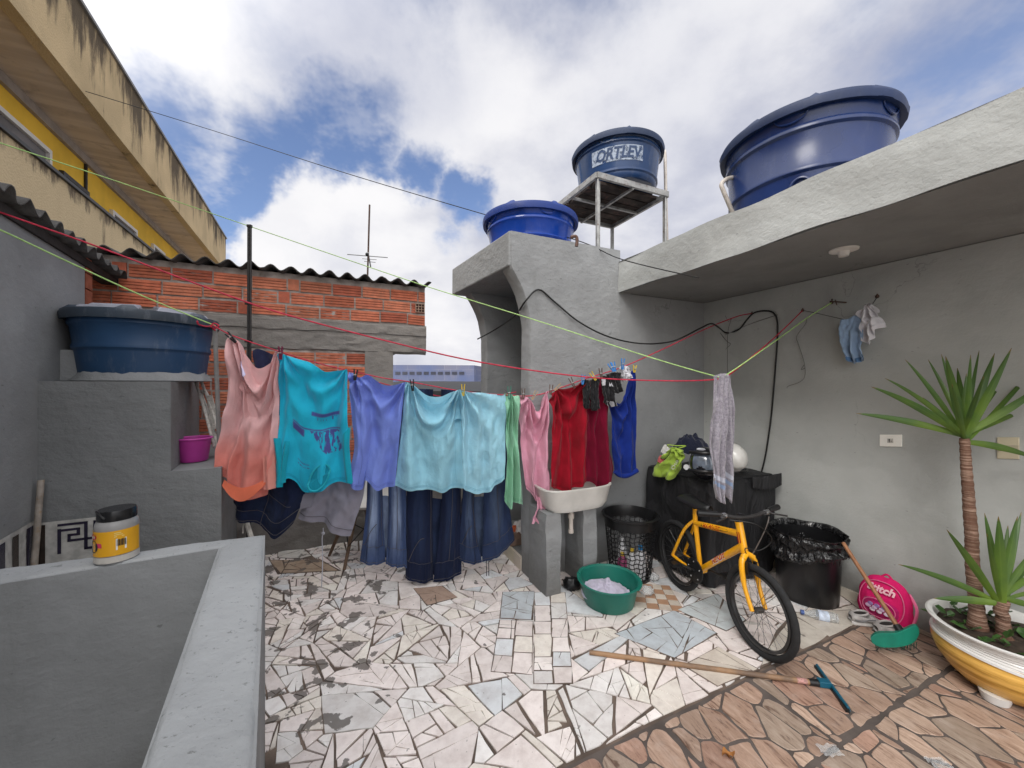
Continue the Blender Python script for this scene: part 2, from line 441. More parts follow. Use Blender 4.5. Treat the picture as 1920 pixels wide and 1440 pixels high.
def put_tile(mb, p, z0, z1, c, chamfer=.002):
    if area(p) < 0: p = p[::-1]
    n = len(p); cx, cy = cent(p); r = max(math.hypot(x-cx, y-cy) for x, y in p) or 1; k = 1-chamfer/r
    tx, ty = R.gauss(0, .004), R.gauss(0, .004)
    vs = [W(x, y, z0) for x, y in p]+[W(x, y, z1-.0015) for x, y in p]+[W(cx+(x-cx)*k, cy+(y-cy)*k, z1+tx*(x-cx)+ty*(y-cy)) for x, y in p]
    fs = [[i, (i+1) % n, n+(i+1) % n, n+i] for i in range(n)]+[[n+i, n+(i+1) % n, 2*n+(i+1) % n, 2*n+i] for i in range(n)]+[list(range(2*n, 3*n))]
    mb.add(vs, fs, c)
def inside(p, poly):
    c = False; j = len(poly)-1
    for i in range(len(poly)):
        if (poly[i][1] > p[1]) != (poly[j][1] > p[1]) and p[0] < (poly[j][0]-poly[i][0])*(p[1]-poly[i][1])/(poly[j][1]-poly[i][1])+poly[i][0]: c = not c
        j = i
    return c
def pz(pts): return [ab(floor_(u, v)) for u, v in pts]
BND = 1.285
def white(kind=0):
    r = R.random()
    if r < .52: c = (.74, .675, .65)
    elif r < .74: c = (.71, .69, .675)
    elif r < .90: c = (.75, .70, .64)
    elif r < .97: c = (.66, .68, .70)
    else: c = (.60, .56, .53)
    k = R.uniform(.85, 1.08); return tuple(min(x*k*1.12, .87) for x in c)
mos = MB()
def lay(poly, c, nsplit, gap, crack, z=0., amt=.0016):
    base = inset(poly, gap, .6)
    if len(base) < 3: return
    for q in (split(base, nsplit) if nsplit else [base]):
        q = inset(q, crack, .5)
        if len(q) < 3 or abs(area(q)) < .00025: continue
        k = R.uniform(.96, 1.03); put_tile(mos, rough_edges(q, amt), -.002+z, .005+z+R.uniform(0, .002), tuple(x*k for x in c))
patches = []
def patch(px, fn): patches.append((pz(px), fn))
bluew = lambda: tuple(x*R.uniform(.93, 1.03) for x in (.53, .57, .60))
# rhombus of pale blue tile
patch([(1152, 1190), (1264, 1146), (1346, 1190), (1264, 1237)], lambda p: lay(p, (.50, .55, .59), 11, .002, .0016))
patch([(1268, 1145), (1345, 1115), (1400, 1165), (1362, 1186)], lambda p: lay(p, (.54, .585, .60), 6, .003, .0018))
patch([(942, 1112), (1002, 1110), (1000, 1165), (936, 1162)], lambda p: lay(p, (.52, .56, .59), 8, .003, .0016))
def checks(p):
    n = 4
    for i in range(n):
        for j in range(5):
            q = []
            for (s, t_) in ((i/n, j/5), ((i+1)/n, j/5), ((i+1)/n, (j+1)/5), (i/n, (j+1)/5)):
                a = [p[0][k]+(p[1][k]-p[0][k])*s for k in (0, 1)]; b = [p[3][k]+(p[2][k]-p[3][k])*s for k in (0, 1)]
                q.append((a[0]+(b[0]-a[0])*t_, a[1]+(b[1]-a[1])*t_))
            lay(q, (.40, .24, .15) if (i+j) % 2 else (.56, .50, .43), 0, .0005, .0004, amt=.0003)
patch([(1190, 1096), (1255, 1100), (1285, 1150), (1190, 1140)], checks)
def strips(nr, nc, cf=white, jit=.08):
    def f(p):
        xs = [k/nc for k in range(nc+1)]
        for i in range(nc):
            y = 0
            while y < 1:
                y2 = min(1, y+R.uniform(.7, 1.4)/nr)
                if 1-y2 < .4/nr: y2 = 1
                q = []
                for (s, t_) in ((xs[i], y), (xs[i+1], y), (xs[i+1], y2), (xs[i], y2)):
                    a = [p[0][k]+(p[1][k]-p[0][k])*s for k in (0, 1)]; b = [p[3][k]+(p[2][k]-p[3][k])*s for k in (0, 1)]
                    q.append((a[0]+(b[0]-a[0])*t_, a[1]+(b[1]-a[1])*t_))
                lay(q, cf(), R.choice([0, 0, 0, 1, 2]), .0028, .0012)
                y = y2
    return f
patch([(1002, 1112), (1060, 1112), (1075, 1285), (1000, 1285)], strips(6, 2))
patch([(936, 1164), (1000, 1167), (998, 1268), (920, 1262)], strips(4, 2))
cream = lambda: tuple(x*R.uniform(.92, 1.04) for x in (.60, .55, .48))
patch([(1490, 1150), (1595, 1145), (1620, 1170), (1500, 1224)], lambda p: lay(p, (.58, .54, .48), 3, .003, .001))
patch([(1455, 1185), (1488, 1150), (1500, 1224), (1425, 1255)], lambda p: lay(p, (.60, .56, .50), 2, .003, .001))
patch([(1595, 1100), (1575, 1118), (1640, 1165), (1700, 1160)], lambda p: lay(p, (.58, .54, .48), 1, .003, .001))
patch([(1345, 1290), (1425, 1258), (1345, 1215), (1280, 1250)], lambda p: lay(p, (.62, .56, .49), 3, .004, .0016))
tan = lambda: tuple(x*R.uniform(.8, 1.1) for x in (.42, .31, .23))
patch([(505, 1052), (600, 1050), (640, 1072), (520, 1078)], lambda p: lay(p, (.40, .31, .23), 6, .006, .004))
patch([(520, 1030), (570, 1028), (592, 1050), (520, 1048)], lambda p: lay(p, (.62, .60, .56), 1, .004, .003))
patch([(775, 1105), (830, 1100), (858, 1122), (800, 1138)], lambda p: lay(p, (.40, .29, .23), 6, .003, .002))
# random field
seeds = []
tries = 0
while tries < 9000:
    tries += 1
    a = R.uniform(-1.6, 3.3); b = R.uniform(BND-.1, 4.15)
    dmin = .26 if a < .1 else (.28+.12*R.random())
    if all((a-x)**2+(b-y)**2 > dmin*dmin for x, y in seeds): seeds.append((a, b))
cells = voronoi(seeds, lambda s: [(s[0]-.6, s[1]-.6), (s[0]+.6, s[1]-.6), (s[0]+.6, s[1]+.6), (s[0]-.6, s[1]+.6)], 1.2)
cells = [x for c_ in cells for x in split(c_, R.choice([3, 5, 6, 8, 10, 13]) if cent(c_)[0] > .1 else R.choice([8, 11, 14, 17]), .002)]
for c_ in cells:
    c_ = clip(c_, 0, BND+.004, 0, -1); c_ = clip(c_, 0, 4.0, 0, 1); c_ = clip(c_, 3.25, 0, 1, 0)
    if len(c_) < 3: continue
    m = cent(c_); w_ = W(*m)
    if w_.x < outer(w_.y)[0]+.0 and m[1] < 1.9: continue
    if m[1] >= 1.9 and m[0] < -.3-.36*(m[1]-1.8)-.02: continue
    if any(inside(m, pp) and all(inside(v_, pp) for v_ in c_) for pp, _ in patches): continue
    A = abs(area(c_)); ns = R.choice([0, 1, 1, 2, 2, 3, 4, 6]) if A > .012 else R.choice([0, 0, 0, 1, 2])
    lay(c_, white(), ns, R.choice([.0008, .0014, .0022, .0035, .0055]), R.choice([.0007, .001, .0016, .003]))
PZ = 0
_pt = put_tile
def put_tile(mb, p, z0, z1, c, chamfer=.002): _pt(mb, p, z0+PZ, z1+PZ, c, chamfer)
gb = MB()
for k_, (pp, fn) in enumerate(patches):
    PZ = .0035+.0004*(k_ % 3); gb.prism([W(*q) for q in (pp if area(pp) > 0 else pp[::-1])], -.002, .0078+.0004*(k_ % 3)); fn(pp)
PZ = 0
o = gb.build('patch_grout', m_grout); tag(o, kind='structure')
def mosaic_mat():
    t = NT('broken ceramic tile'); c = t.attr()
    n = t.noise(10, detail=6, rough=.7); cc = t.mix(t.ramp(n, .35, .75), t.mix(1., c, (1.06, 1.05, 1.04), 'MULTIPLY'), t.mix(1., c, (.80, .76, .74), 'MULTIPLY'))
    # dirt gets stronger on the side by the stair wall
    x = t.sep(t.pos())[0]
    left = t.ramp(x, -.35, -1.0)
    far = t.mul(t.ramp(t.sep(t.pos())[1], 2.7, 3.3), t.ramp(x, .1, -.7))
    thr = t.mul(t.noise(8.5, detail=4, rough=.55), t.mul(t.mul(left, far, 'MAXIMUM'), .13), 'ADD')
    thr2 = t.noise(3.0, detail=3)
    thr = t.mul(thr, t.mul(thr2, .12), 'ADD')
    d = t.ramp(thr, .755, .775)
    cc = t.mix(t.mul(d, .85), cc, (.115, .10, .088))
    sp = t.ramp(t.noise(60, detail=3, rough=.5), .70, .76)
    cc = t.mix(t.mul(sp, .7), cc, (.14, .11, .09))
    smear = t.ramp(t.noise(4, detail=8, rough=.75), .56, .72)
    cc = t.mix(t.mul(smear, .22), cc, (.34, .28, .25))
    nr = t.bump(d, .002, -.6); nr = t.bump(t.noise(50), .001, .3, nr)
    return t.done(cc, t.ramp(n, .3, .7, .32, .6), nr, 0, .4)
o = mos.build('mosaic_paving', mosaic_mat()); tag(o, kind='structure')
# brown printed stone tiles
bst = MB(); TP = .392; TL = .60
def smoothp(p, n=2):
    for _ in range(n):
        q = []
        for i in range(len(p)):
            a = p[i]; b = p[(i+1) % len(p)]; q += [(a[0]*.78+b[0]*.22, a[1]*.78+b[1]*.22), (a[0]*.22+b[0]*.78, a[1]*.22+b[1]*.78)]
        p = q
    return p
th = math.radians(-78)
def rot(x, y, s=1): return (x*math.cos(th)-y*math.sin(th)*s, x*math.sin(th)*s+y*math.cos(th))
j0 = 0
b1 = BND-.01
while b1 > -2.2:
    a0 = -1.3+(.23 if j0 % 2 else 0)-.4
    while a0 < 3.25:
        sd = []
        for _ in range(900):
            s = (R.uniform(a0-.08, a0+TL+.08), R.uniform(b1-TP-.08, b1+.08)); sr = rot(*s); sr = (sr[0]*.74, sr[1])
            dm = .085+.07*R.random()
            if all((sr[0]-q[0])**2+(sr[1]-q[1])**2 > dm*dm for q in sd): sd.append(sr)
        for p in voronoi(sd, lambda s: [(s[0]-.3, s[1]-.3), (s[0]+.3, s[1]-.3), (s[0]+.3, s[1]+.3), (s[0]-.3, s[1]+.3)], .6):
            p = [(x/.74, y) for x, y in p]; c2, s2 = math.cos(-th), math.sin(-th)
            p = [(x*c2-y*s2, x*s2+y*c2) for x, y in p]
            g = .006
            for (px, py, nx, ny) in ((a0+g, 0, -1, 0), (min(a0+TL-g, 3.248), 0, 1, 0), (0, b1-g, 0, 1), (0, b1-TP+g, 0, -1)):
                p = clip(p, px, py, nx, ny)
                if len(p) < 3: break
            if len(p) < 3 or abs(area(p)) < .0012: continue
            m = cent(p); w_ = W(*m)
            if w_.x < outer(w_.y)[0]-.02: continue
            p = inset(p, .0045, .6)
            if len(p) < 3 or abs(area(p)) < .0007: continue
            p = smoothp(rough_edges(p, .0028, .035), 1)
            k = R.uniform(.8, 1.12); c = R.choice([(.38, .255, .19), (.42, .295, .225), (.36, .275, .215), (.47, .335, .255), (.38, .235, .175)])
            put_tile(bst, p, -.002, .004, tuple(x*k for x in c), .003)
        a0 += TL
    b1 -= TP; j0 += 1
def stone_mat():
    t = NT('printed stone tile'); c = t.attr()
    v = t.pos((1, 1, 1), (0, 0, math.radians(-112)))
    mp = t.n('ShaderNodeMapping'); t.put(mp.inputs['Vector'], v); mp.inputs['Scale'].default_value = (1, 4.5, 1)
    w = t.noise(7, mp.outputs[0], detail=8, rough=.65, dist=1.2)
    cc = t.mix(t.ramp(w, .32, .5), t.mix(1., c, (.38, .31, .29), 'MULTIPLY'), c)
    cc = t.mix(t.ramp(w, .52, .72), cc, t.mix(1., c, (1.28, 1.36, 1.42), 'MULTIPLY'))
    b = t.noise(9, detail=7, rough=.7)
    cc = t.mix(t.mul(t.ramp(b, .5, .7), .35), cc, (.50, .40, .34))
    vein = t.mul(t.mul(w, .5, 'SUBTRACT'), 0., 'ADD')
    ab_ = t.n('ShaderNodeMath', operation='ABSOLUTE'); t.put(ab_.inputs[0], vein)
    cc = t.mix(t.mul(t.ramp(ab_.outputs[0], .010, .0), .5), cc, (.15, .09, .065))
    sp = t.ramp(t.noise(2.2, detail=8, rough=.75), .55, .72)
    cc = t.mix(t.mul(sp, .28), cc, (.16, .13, .11))
    return t.done(cc, t.ramp(b, .3, .7, .35, .55), t.bump(w, .003, .4), 0, .4)
o = bst.build('brown_tile_paving', stone_mat()); tag(o, kind='structure')
g = MB(); g.prism([W(-1.9, -2.5), W(3.25, -2.5), W(3.25, BND-.012), W(-.2, BND-.012)], .0, .0012)
# (grout sheet of the brown tiles, cut by the parapet line)
g = MB(); pts = [(3.25, -2.5), (3.25, BND-.006), (-.02, BND-.006)]
oy = outer(-1.5); pts.append(ab((oy[0]+.01, oy[1]))); g.prism([W(*p) for p in pts], .0003, .0016)
o = g.build('grout_sheet', M('dark grout', (.105, .085, .075), .9, .3, 8, .4, 80)); tag(o, kind='structure')

# ================================================================ RIGHT WALL, BACK WALL, OVERHANG, TOWER
def subdiv_slab(mb): return mb
w = MB(); w.wbox(3.25, 3.45, -2.6, 2.66, 0, 2.284)
o = w.build('side_wall', m_wallr); tag(o, 'tall smooth grey wall on the right with sockets and hooks', 'wall')
sk = MB(); sk.wbox(3.235, 3.2495, 1.30, 1.88, 0, .07, (.60, .55, .47)); sk.wbox(3.235, 3.2495, 1.885, 2.61, 0, .07, (.58, .54, .46))
sk.build('skirting', M('cream skirting tile', (.6, .5, .4), .4, .1, 8, attr=True), o)
# overhang: slab + fascia
t = thing('roof_overhang', 'grey concrete roof overhang with pale front beam above the right wall', 'roof', W(2.2, 0, 2.285))
f = MB()
def wavy(a, b, z, k=.006): return W(a+NZ.noise((b*2.2, z*5, 3))*k*1.6, b, z+NZ.noise((b*3.1, z*2, 7))*k)
f.grid(lambda s, q: wavy(2.2, -2.6+s*5.22, 2.285+q*.262, .012), 90, 6)
f.grid(lambda s, q: W(2.2+q*.14+(NZ.noise((s*11, 0, 7))*.004 if q == 0 else 0), -2.6+s*5.22, 2.547+NZ.noise(((-2.6+s*5.22)*3.1, 2.547*2, 7))*.012*(1-q)), 90, 2)
f.add([W(2.34, -2.6, 2.547), W(2.34, 2.62, 2.547), W(2.34, 2.62, 2.42), W(2.34, -2.6, 2.42)], [[0, 1, 2, 3]])
f.add([W(2.2, 2.62, 2.285), W(2.34, 2.62, 2.285), W(2.34, 2.62, 2.55), W(2.2, 2.62, 2.547)], [[0, 1, 2, 3]])
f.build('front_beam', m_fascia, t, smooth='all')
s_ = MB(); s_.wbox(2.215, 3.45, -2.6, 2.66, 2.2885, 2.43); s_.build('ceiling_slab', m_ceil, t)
# back wall (with the tank tower on it)
w = MB(); w.wbox(2.22, 3.249, 2.62, 2.78, 0, 2.284); o = w.build('back_wall', m_wall); tag(o, 'grey plastered wall at the back right corner behind the black cover', 'wall')
tw = thing('water_tower', 'grey masonry tower with flared pillars carrying the small blue tank', 'tower', W(1.35, 2.62, 0))
def pillar(bf, bk, a1, mat, zt=2.386):
    # wall sheet with a bracket that flares to the left near the top
    prof = [(1.345, 0)]+[(1.345+NZ.noise((z*3, bf, 1))*.008, z) for z in [i*.1 for i in range(1, 19)]]
    for k in range(0, 9):
        q = k/8; prof.append((1.345-.165*(q**2.2)+NZ.noise((q*4, bf, 5))*.006, 1.88+q*(zt-1.88)))
    if bf < 3: prof.append((1.176, 2.648))
    mb = MB(); n = len(prof)
    for i in range(n-1):
        (xa, za), (xb, zb) = prof[i], prof[i+1]
        mb.add([W(xa+.012, bf, za), W(a1, bf, za), W(a1, bf, zb), W(xb+.012, bf, zb)], [[0, 1, 2, 3]])
        mb.add([W(xa+.012, bf, za), W(xb+.012, bf, zb), W(xb, bf+.016, zb), W(xa, bf+.016, za)], [[0, 1, 2, 3]])
        mb.add([W(xa, bf+.016, za), W(xb, bf+.016, zb), W(xb, bk, zb), W(xa, bk, za)], [[0, 1, 2, 3]])
        mb.add([W(xa, bk, za), W(a1, bk, za), W(a1, bk, zb), W(xb, bk, zb)], [[0, 1, 2, 3]])
    return mb
pillar(2.617, 2.76, 2.219, None).build('front_pillar', m_rough, tw, smooth=True, merge=True)
pillar(3.56, 3.71, 3.4, None).build('rear_pillar', m_rough, tw, smooth=True, merge=True)
tp = MB(); tp.hexa([W(1.172, 2.622, 2.385), W(2.222, 2.622, 2.385), W(2.222, 3.73, 2.385), W(1.045, 3.73, 2.385)],
                   [W(1.172, 2.622, 2.648), W(2.222, 2.622, 2.655), W(2.222, 3.73, 2.65), W(1.047, 3.73, 2.645)])
tp.build('tank_platform', m_rough, tw, bevel=.012)
rb = MB(); rb.wbox(2.226, 3.45, 2.79, 3.9, 2.30, 2.545); rb.build('rear_roof_slab', m_rough, tw)
bkw = MB(); bkw.wbox(2.1, 3.4, 2.79, 3.55, 0, 2.29); bkw.build('rear_room', m_dark, tw)
st = MB(); st.wbox(1.36, 2.1, 2.765, 3.555, .001, .11); st.build('step_floor', m_rough, tw)
ts = MB()
for i in range(6): ts.wbox(1.338, 1.359, 2.762+i*.133, 2.762+i*.133+.131, .006, .112, tuple(x*R.uniform(.9, 1.05) for x in (.62, .54, .42)))
ts.build('step_tile', M('cream edge tile', (.6, .5, .4), .4, .1, 8, attr=True), tw)
# sink legs are part of the sink
sink = thing('wash_sink', 'white wash basin on two rough concrete legs under the red garments', 'sink', W(1.6, 2.4, 0))
def rbox(mb, a0, a1, b0, b1, z0, z1, k=.012, seed=0):
    n = 10; ring = []
    for j in range(n+1):
        z = z0+(z1-z0)*j/n; q = []
        for (a, b) in ((a0, b0), ((a0+a1)/2, b0), (a1, b0), (a1, (b0+b1)/2), (a1, b1), (a0, b1)):
            e = NZ.noise_vector((a*9+seed, b*9, z*9))*k; q.append(W(a+e.x, b+e.y, z))
        ring.append(q)
    for j in range(n):
        for i in range(6): mb.add([ring[j][i], ring[j][(i+1) % 6], ring[j+1][(i+1) % 6], ring[j+1][i]], [[0, 1, 2, 3]])
    mb.add(ring[-1], [list(range(6))]); return mb
rbox(MB(), 1.335, 1.455, 2.345, 2.61, 0, .585, .010, 1).build('leg', m_conc2 if 'm_conc2' in globals() else m_rough, sink, merge=True)
rbox(MB(), 1.655, 1.775, 2.36, 2.61, 0, .585, .012, 9).build('leg', m_rough, sink, merge=True)
bs = MB()
def bowl(s, q):
    z = .60+.20*q; fl = .03+.05*q**.6; a = 1.42-fl+s*(.42+2*fl)
    return W(a, 2.33-fl*1.6+.02*(2*s-1)**2, z)
prof = [(0, .58), (.5, .575), (.8, .585), (.90, .62), (1.0, .735), (1.03, .745), (1.02, .755), (.96, .752), (.9, .68), (.7, .625), (0, .615)]
def bowlv(k, r, z):
    x = math.copysign(abs(math.cos(k))**.55, math.cos(k)); y = math.copysign(abs(math.sin(k))**.55, math.sin(k)); return W(1.62+.285*r*x, 2.445+.165*r*y, z)
vs = []; N = 40
for (r, z) in prof: vs += [bowlv(2*PI*i/N, max(r, .001), z) for i in range(N)]
bs.add(vs, [[j*N+i, j*N+(i+1) % N, (j+1)*N+(i+1) % N, (j+1)*N+i] for j in range(len(prof)-1) for i in range(N)])
bs.build('basin', M('aged white enamel', (.66, .64, .60), .35, .12, 6, .05), sink, smooth=True)
dr = MB(); c0 = W(1.55, 2.36)
for (z0, z1, r) in ((.58, .56, .017), (.56, .525, .023), (.525, .44, .016), (.44, .42, .020)): dr.tube([(c0.x, c0.y, z0), (c0.x, c0.y, z1)], r, 12)
dr.build('drain', m_pvc, sink, smooth=True)

# ================================================================ LEFT SIDE
Ld = Vector((-.62, 1)).normalized(); Lc = Vector((-2.475, 2.0025))
Ln = Vector((-Ld.y, Ld.x)) # points left (away from the terrace)
def L(s, n=0): q = Lc+Ld*s+Ln*n; return (q.x, q.y)
lw = MB(); lw.prism([L(-3.2), L(.60), L(.60, .15), L(-3.2, .15)], -1.6, 2.285)
o = lw.build('left_wall', m_wall, bevel=.01); tag(o, 'dark grey rendered wall on the left below the corrugated eave', 'wall')
# corrugated eave of the left roof
def corr(mb, p0, p1, back, rise, amp, wl, n0=0):
    p0 = Vector(p0); p1 = Vector(p1); Lg = (p1-p0).length; nx = int(Lg/wl*10)
    def fn(s, q):
        x = s*Lg; jag = NZ.noise((x*13, q*2, n0))*.010*(1-q); lap = .008 if (x % 1.1) < .10 else 0
        p = p0.lerp(p1, s)+Vector(back)*(q+ (jag if q == 0 else 0)); p.z += amp*math.sin(2*PI*x/wl)+rise*q+lap; return p
    return mb.grid(fn, nx, 10, uv=False)
m_fib = M('aged fibre cement', (.10, .095, .09), .9, .45, 7, .8, 50, dirt=((.03, .028, .026), .8), dist=.008)
z_e = 2.345
e0 = Vector((*L(-3.0, -.07), z_e)); e1 = Vector((*L(1.22, -.07), z_e))
o = corr(MB(), e0, e1, (Ln.x*1.6, Ln.y*1.6, 0), .10, .027, .150, 3).build('corrugated_roof', m_fib, smooth='all', solid=.007)
tag(o, 'weathered corrugated roof sheets jutting over the dark left wall', 'roof')
ft = MB()
for k in range(26):
    s0 = -3.0+k*.16; ft.bar((*L(s0, .03), z_e-.055), (*L(s0+.16, .03), z_e-.055+NZ.noise((k, 0, 0))*.01), .09, .05)
ft.build('eave_batten', M('dark weathered timber', (.035, .03, .028), .9, .3, 9, .5), o)
# block under the corner tank
LWb = Vector((-.62, 1)).normalized()
def blk(mb, corner_u, b, s0, s1, zt, zb, topk=0):
    c = on_b(corner_u, 720, b); l0 = ab(L(0))[1]
    p = [W(ab(L(0))[0]-.08, b), Vector((c.x, c.y, 0)), Vector((c.x, c.y, 0))+Vector((LWb.x, LWb.y, 0))*s1, Vector((*L(s1, .05), 0))]
    mb.prism(p, zb, zt)
    return mb
tb = thing('tank_plinth', 'stepped dark grey rendered plinth under the big corner tank', 'plinth', (-1.6, 2.4, -1.6))
low = blk(MB(), 415, 2.85, 0, 1.32, .992, -1.6); low.build('lower_block', m_plinth, tb)
up = blk(MB(), 320, 2.85, 0, 1.0, 1.515, .9921); up.build('upper_block', m_plinth, tb)
stub = MB(); c_ = [L(.25, .04), L(.25, -.20), L(.62, -.20), L(.62, .04)]; stub.prism(c_, 1.516, 1.70); stub.build('stub_block', m_rough, tb, bevel=.01)
# parapets of the stair
pp = thing('stair_parapet', 'low grey parapet around the stair with pale weathered top', 'parapet', (-.9, 1.4, -1.6))
i5 = inner(-1.5); o5 = outer(-1.5)
FE = (-2.06, 1.07); NE = (-1.90, .955)
def ptop(poly, name, mb=None):
    pass
ZP = .9
body = MB()
body.prism([i5, o5, (Q1[0], Q1[1]), (Q2[0], Q2[1])], -1.6, ZP-.001)
body.prism([(Q2[0], Q2[1]), (Q1[0], Q1[1]), FE, NE], -1.6, ZP-.001)
body.build('parapet_wall', m_wall, pp)
def skin(p00, p10, p11, p01, nu, nv, name):
    def fn(s, q):
        a = Vector(p00).lerp(Vector(p10), s); b = Vector(p01).lerp(Vector(p11), s); p = a.lerp(b, q)
        e = min(q, 1-q)
        k = NZ.noise((p.x*7, p.y*7, 0))*.006+NZ.noise((p.x*25, p.y*25, 2))*.0022
        ed = NZ.noise((p.x*16, p.y*16, 5))*.0055+NZ.noise((p.x*50, p.y*50, 5))*.0025 if q in (0, 1) else 0
        if q == 0: ed = abs(ed)+.001
        elif q == 1: ed = -abs(ed)-.001
        d = (b-a).normalized()*ed
        z = ZP+.004+k-(.008 if e < .001 else 0)
        return Vector((p.x+d.x, p.y+d.y, z))
    m = MB().grid(fn, nu, nv, uv=False); base = len(m.v)
    # side skirts
    for q in (0, 1):
        for i in range(nu):
            a, b = fn(i/nu, q), fn((i+1)/nu, q); m.add([a, b, b-Vector((0, 0, .007)), a-Vector((0, 0, .007))], [[0, 1, 2, 3]])
    return m
skin(o5, (Q1[0], Q1[1]), (Q2[0], Q2[1]), i5, 120, 12, 't').build('parapet_top', m_top, pp, smooth='all', merge=True)
skin((Q1[0], Q1[1]), FE, NE, (Q2[0], Q2[1]), 60, 10, 't').build('parapet_top', m_top, pp, smooth='all', merge=True)
sf = MB(); sf.prism([L(-3.2), L(.3), (*W(-.6, 3.0).xy,), (Q1[0], Q1[1]), (.3, -1.6)], -1.7, -1.6)
o = sf.build('stair_floor', m_dark); tag(o, kind='structure')
# greek key border tiles
gk = MB(); zt_ = .775
cW = (.55, .54, .51); cD = (.035, .03, .055); cB = (.04, .028, .022)
def pq(u0, v0, u1, v1, c, lay_=1, off=0):
    b = 2.846-lay_*.0025
    # keep the photo's proportions on a vertical plane
    p = [on_b(u, v, b) for u, v in ((u0, v1), (u1, v1), (u1, v0), (u0, v0))]
    p[0].x, p[0].y = p[3].x, p[3].y; p[1].x, p[1].y = p[2].x, p[2].y
    gk.add(p, [[0, 1, 2, 3]], c)
a_l = ab(L(0))[0]; a_r = ab(on_b(196, 800, 2.846))[0]+.25
gk.add([W(a_l, 2.846, .40), W(a_r-.25, 2.846, .40), W(a_r-.25, 2.846, zt_), W(a_l, 2.846, zt_+.0)], [[0, 1, 2, 3]], cW)
def zv(z, u): d = on_b(u, 720, 2.846).y; return 720+(H-z)*K/d
Zs = [.775, .40]
def key(a0, fl=1):
    S = (ab(on_b(165, 800, 2.846))[0]-ab(on_b(108, 800, 2.846))[0])/8; z0 = zt_-.016
    bars = [(0, 2, 1, 12), (0, 0, 8, 1), (7, 0, 8, 7), (1.0, 2.2, 6, 3.2), (5, 2.2, 6, 5.4), (2.6, 4.4, 6, 5.4), (2.6, 4.4, 3.5, 7.6), (2.6, 6.6, 13, 7.6), (7, 6.6, 8, 11.5), (7, 10.5, 11, 11.5), (10, 8.5, 11, 11.5), (10, 8.5, 13.5, 9.5), (12.5, 0, 13.5, 5), (9.5, 0, 13.5, 1), (9.5, 0, 10.5, 4.2)]
    for (x0, y0, x1, y1) in bars:
        q = [(a0+x0*S, z0-y1*S*.9), (a0+x1*S, z0-y1*S*.9), (a0+x1*S, z0-y0*S*.9), (a0+x0*S, z0-y0*S*.9)]
        gk.add([W(a, 2.8435, z) for a, z in q], [[0, 1, 2, 3]], cD)
ak = ab(on_b(108, 800, 2.846))[0]
key(ak)
gk.add([W(ak-.11, 2.843, .4), W(ak-.045, 2.843, .4), W(ak-.045, 2.843, zt_-.012), W(ak-.11, 2.843, zt_-.012)], [[0, 1, 2, 3]], cB)
ls = -1.7
gk.add([(*L(-2.4, -.004), .2), (*L(-.02, -.004), .2), (*L(-.02, -.004), .80), (*L(-2.4, -.004), .80)], [[0, 1, 2, 3]], cW)
for (s0, s1, c) in ((-.12, -.05, cD), (-.24, -.19, cB), (-.36, -.30, cD), (-.50, -.40, cD), (-.62, -.58, cD), (-.75, -.70, cD)):
    gk.add([(*L(s0, -.007), .22), (*L(s1, -.007), .22), (*L(s1, -.007), .78), (*L(s0, -.007), .78)], [[0, 1, 2, 3]], c)
o = gk.build('tile_border', M('border tiles', (.5, .5, .5), .25, .25, 20, attr=True)); tag(o, 'black and white Greek key tiles low on the stair wall', 'tiles')

# ================================================================ BRICK HOUSE
bh = thing('brick_house', 'unfinished red hollow brick house with concrete beam behind the washing', 'building', W(-.5, 4.0, 0))
BB = 4.0; bk = MB()
def courses(z0, z1, a0, a1, nrow, mb):
    h = (z1-z0)/nrow
    for j in range(nrow):
        x = a0-R.uniform(0, .25); zc = z0+j*h
        while x < a1:
            short = R.random() < .12; Lb = .085 if short else .255*R.uniform(.97, 1.03); xa, xb = max(x, a0), min(x+Lb, a1)
            if xb-xa > .02:
                k = R.uniform(.72, 1.12); cc = R.choice([(.60, .175, .095), (.62, .195, .11), (.50, .135, .078), (.64, .22, .125)]); cc = tuple(v*k for v in cc)
                dz = R.uniform(-.004, .004); g0 = zc+.009+dz; g1 = zc+h-.009+dz; d0 = R.uniform(-.010, .002); n = 13
                tilt = R.gauss(0, .0025); n = 26
                pr = []
                for i in range(n+1):
                    q = i/n; gro = .006 if (i in (6, 13, 19)) and not short else 0
                    pr.append((g0+(g1-g0)*q, gro))
                for i in range(n):
                    (za, ga), (zb_, gb) = pr[i], pr[i+1]
                    vv = [W(xa, BB+d0+ga, za), W(xb, BB+d0+ga, za+tilt), W(xb, BB+d0+gb, zb_+tilt), W(xa, BB+d0+gb, zb_)]
                    mb.add(vv, [[0, 1, 2, 3]], cc if not (ga or gb) else sc3(cc, .72))  # groove faces darkened, recess shade put into the brick colour
                mb.add([W(xa, BB+d0, g0), W(xa, BB+d0, g1), W(xa, BB+.03, g1), W(xa, BB+.03, g0)], [[0, 1, 2, 3]], sc3(cc, .8))
                mb.add([W(xb, BB+d0, g0+tilt), W(xb, BB+d0, g1+tilt), W(xb, BB+.03, g1+tilt), W(xb, BB+.03, g0+tilt)], [[0, 1, 2, 3]], sc3(cc, .8))
                mb.add([W(xa, BB+d0, g1), W(xb, BB+d0, g1+tilt), W(xb, BB+.03, g1+tilt), W(xa, BB+.03, g1)], [[0, 1, 2, 3]], sc3(cc, .8))
            x += Lb+.014
courses(2.105, 2.455, -2.0, .832, 3, bk)
courses(.62, 1.80, -2.0, .25, 10, bk)
bk.build('brickwork', M('red ceramic brick', (.4, .12, .06), .85, .22, 18, .35, 60, attr=True, dirt=((.20, .15, .12), .35)), bh)
mo = MB()
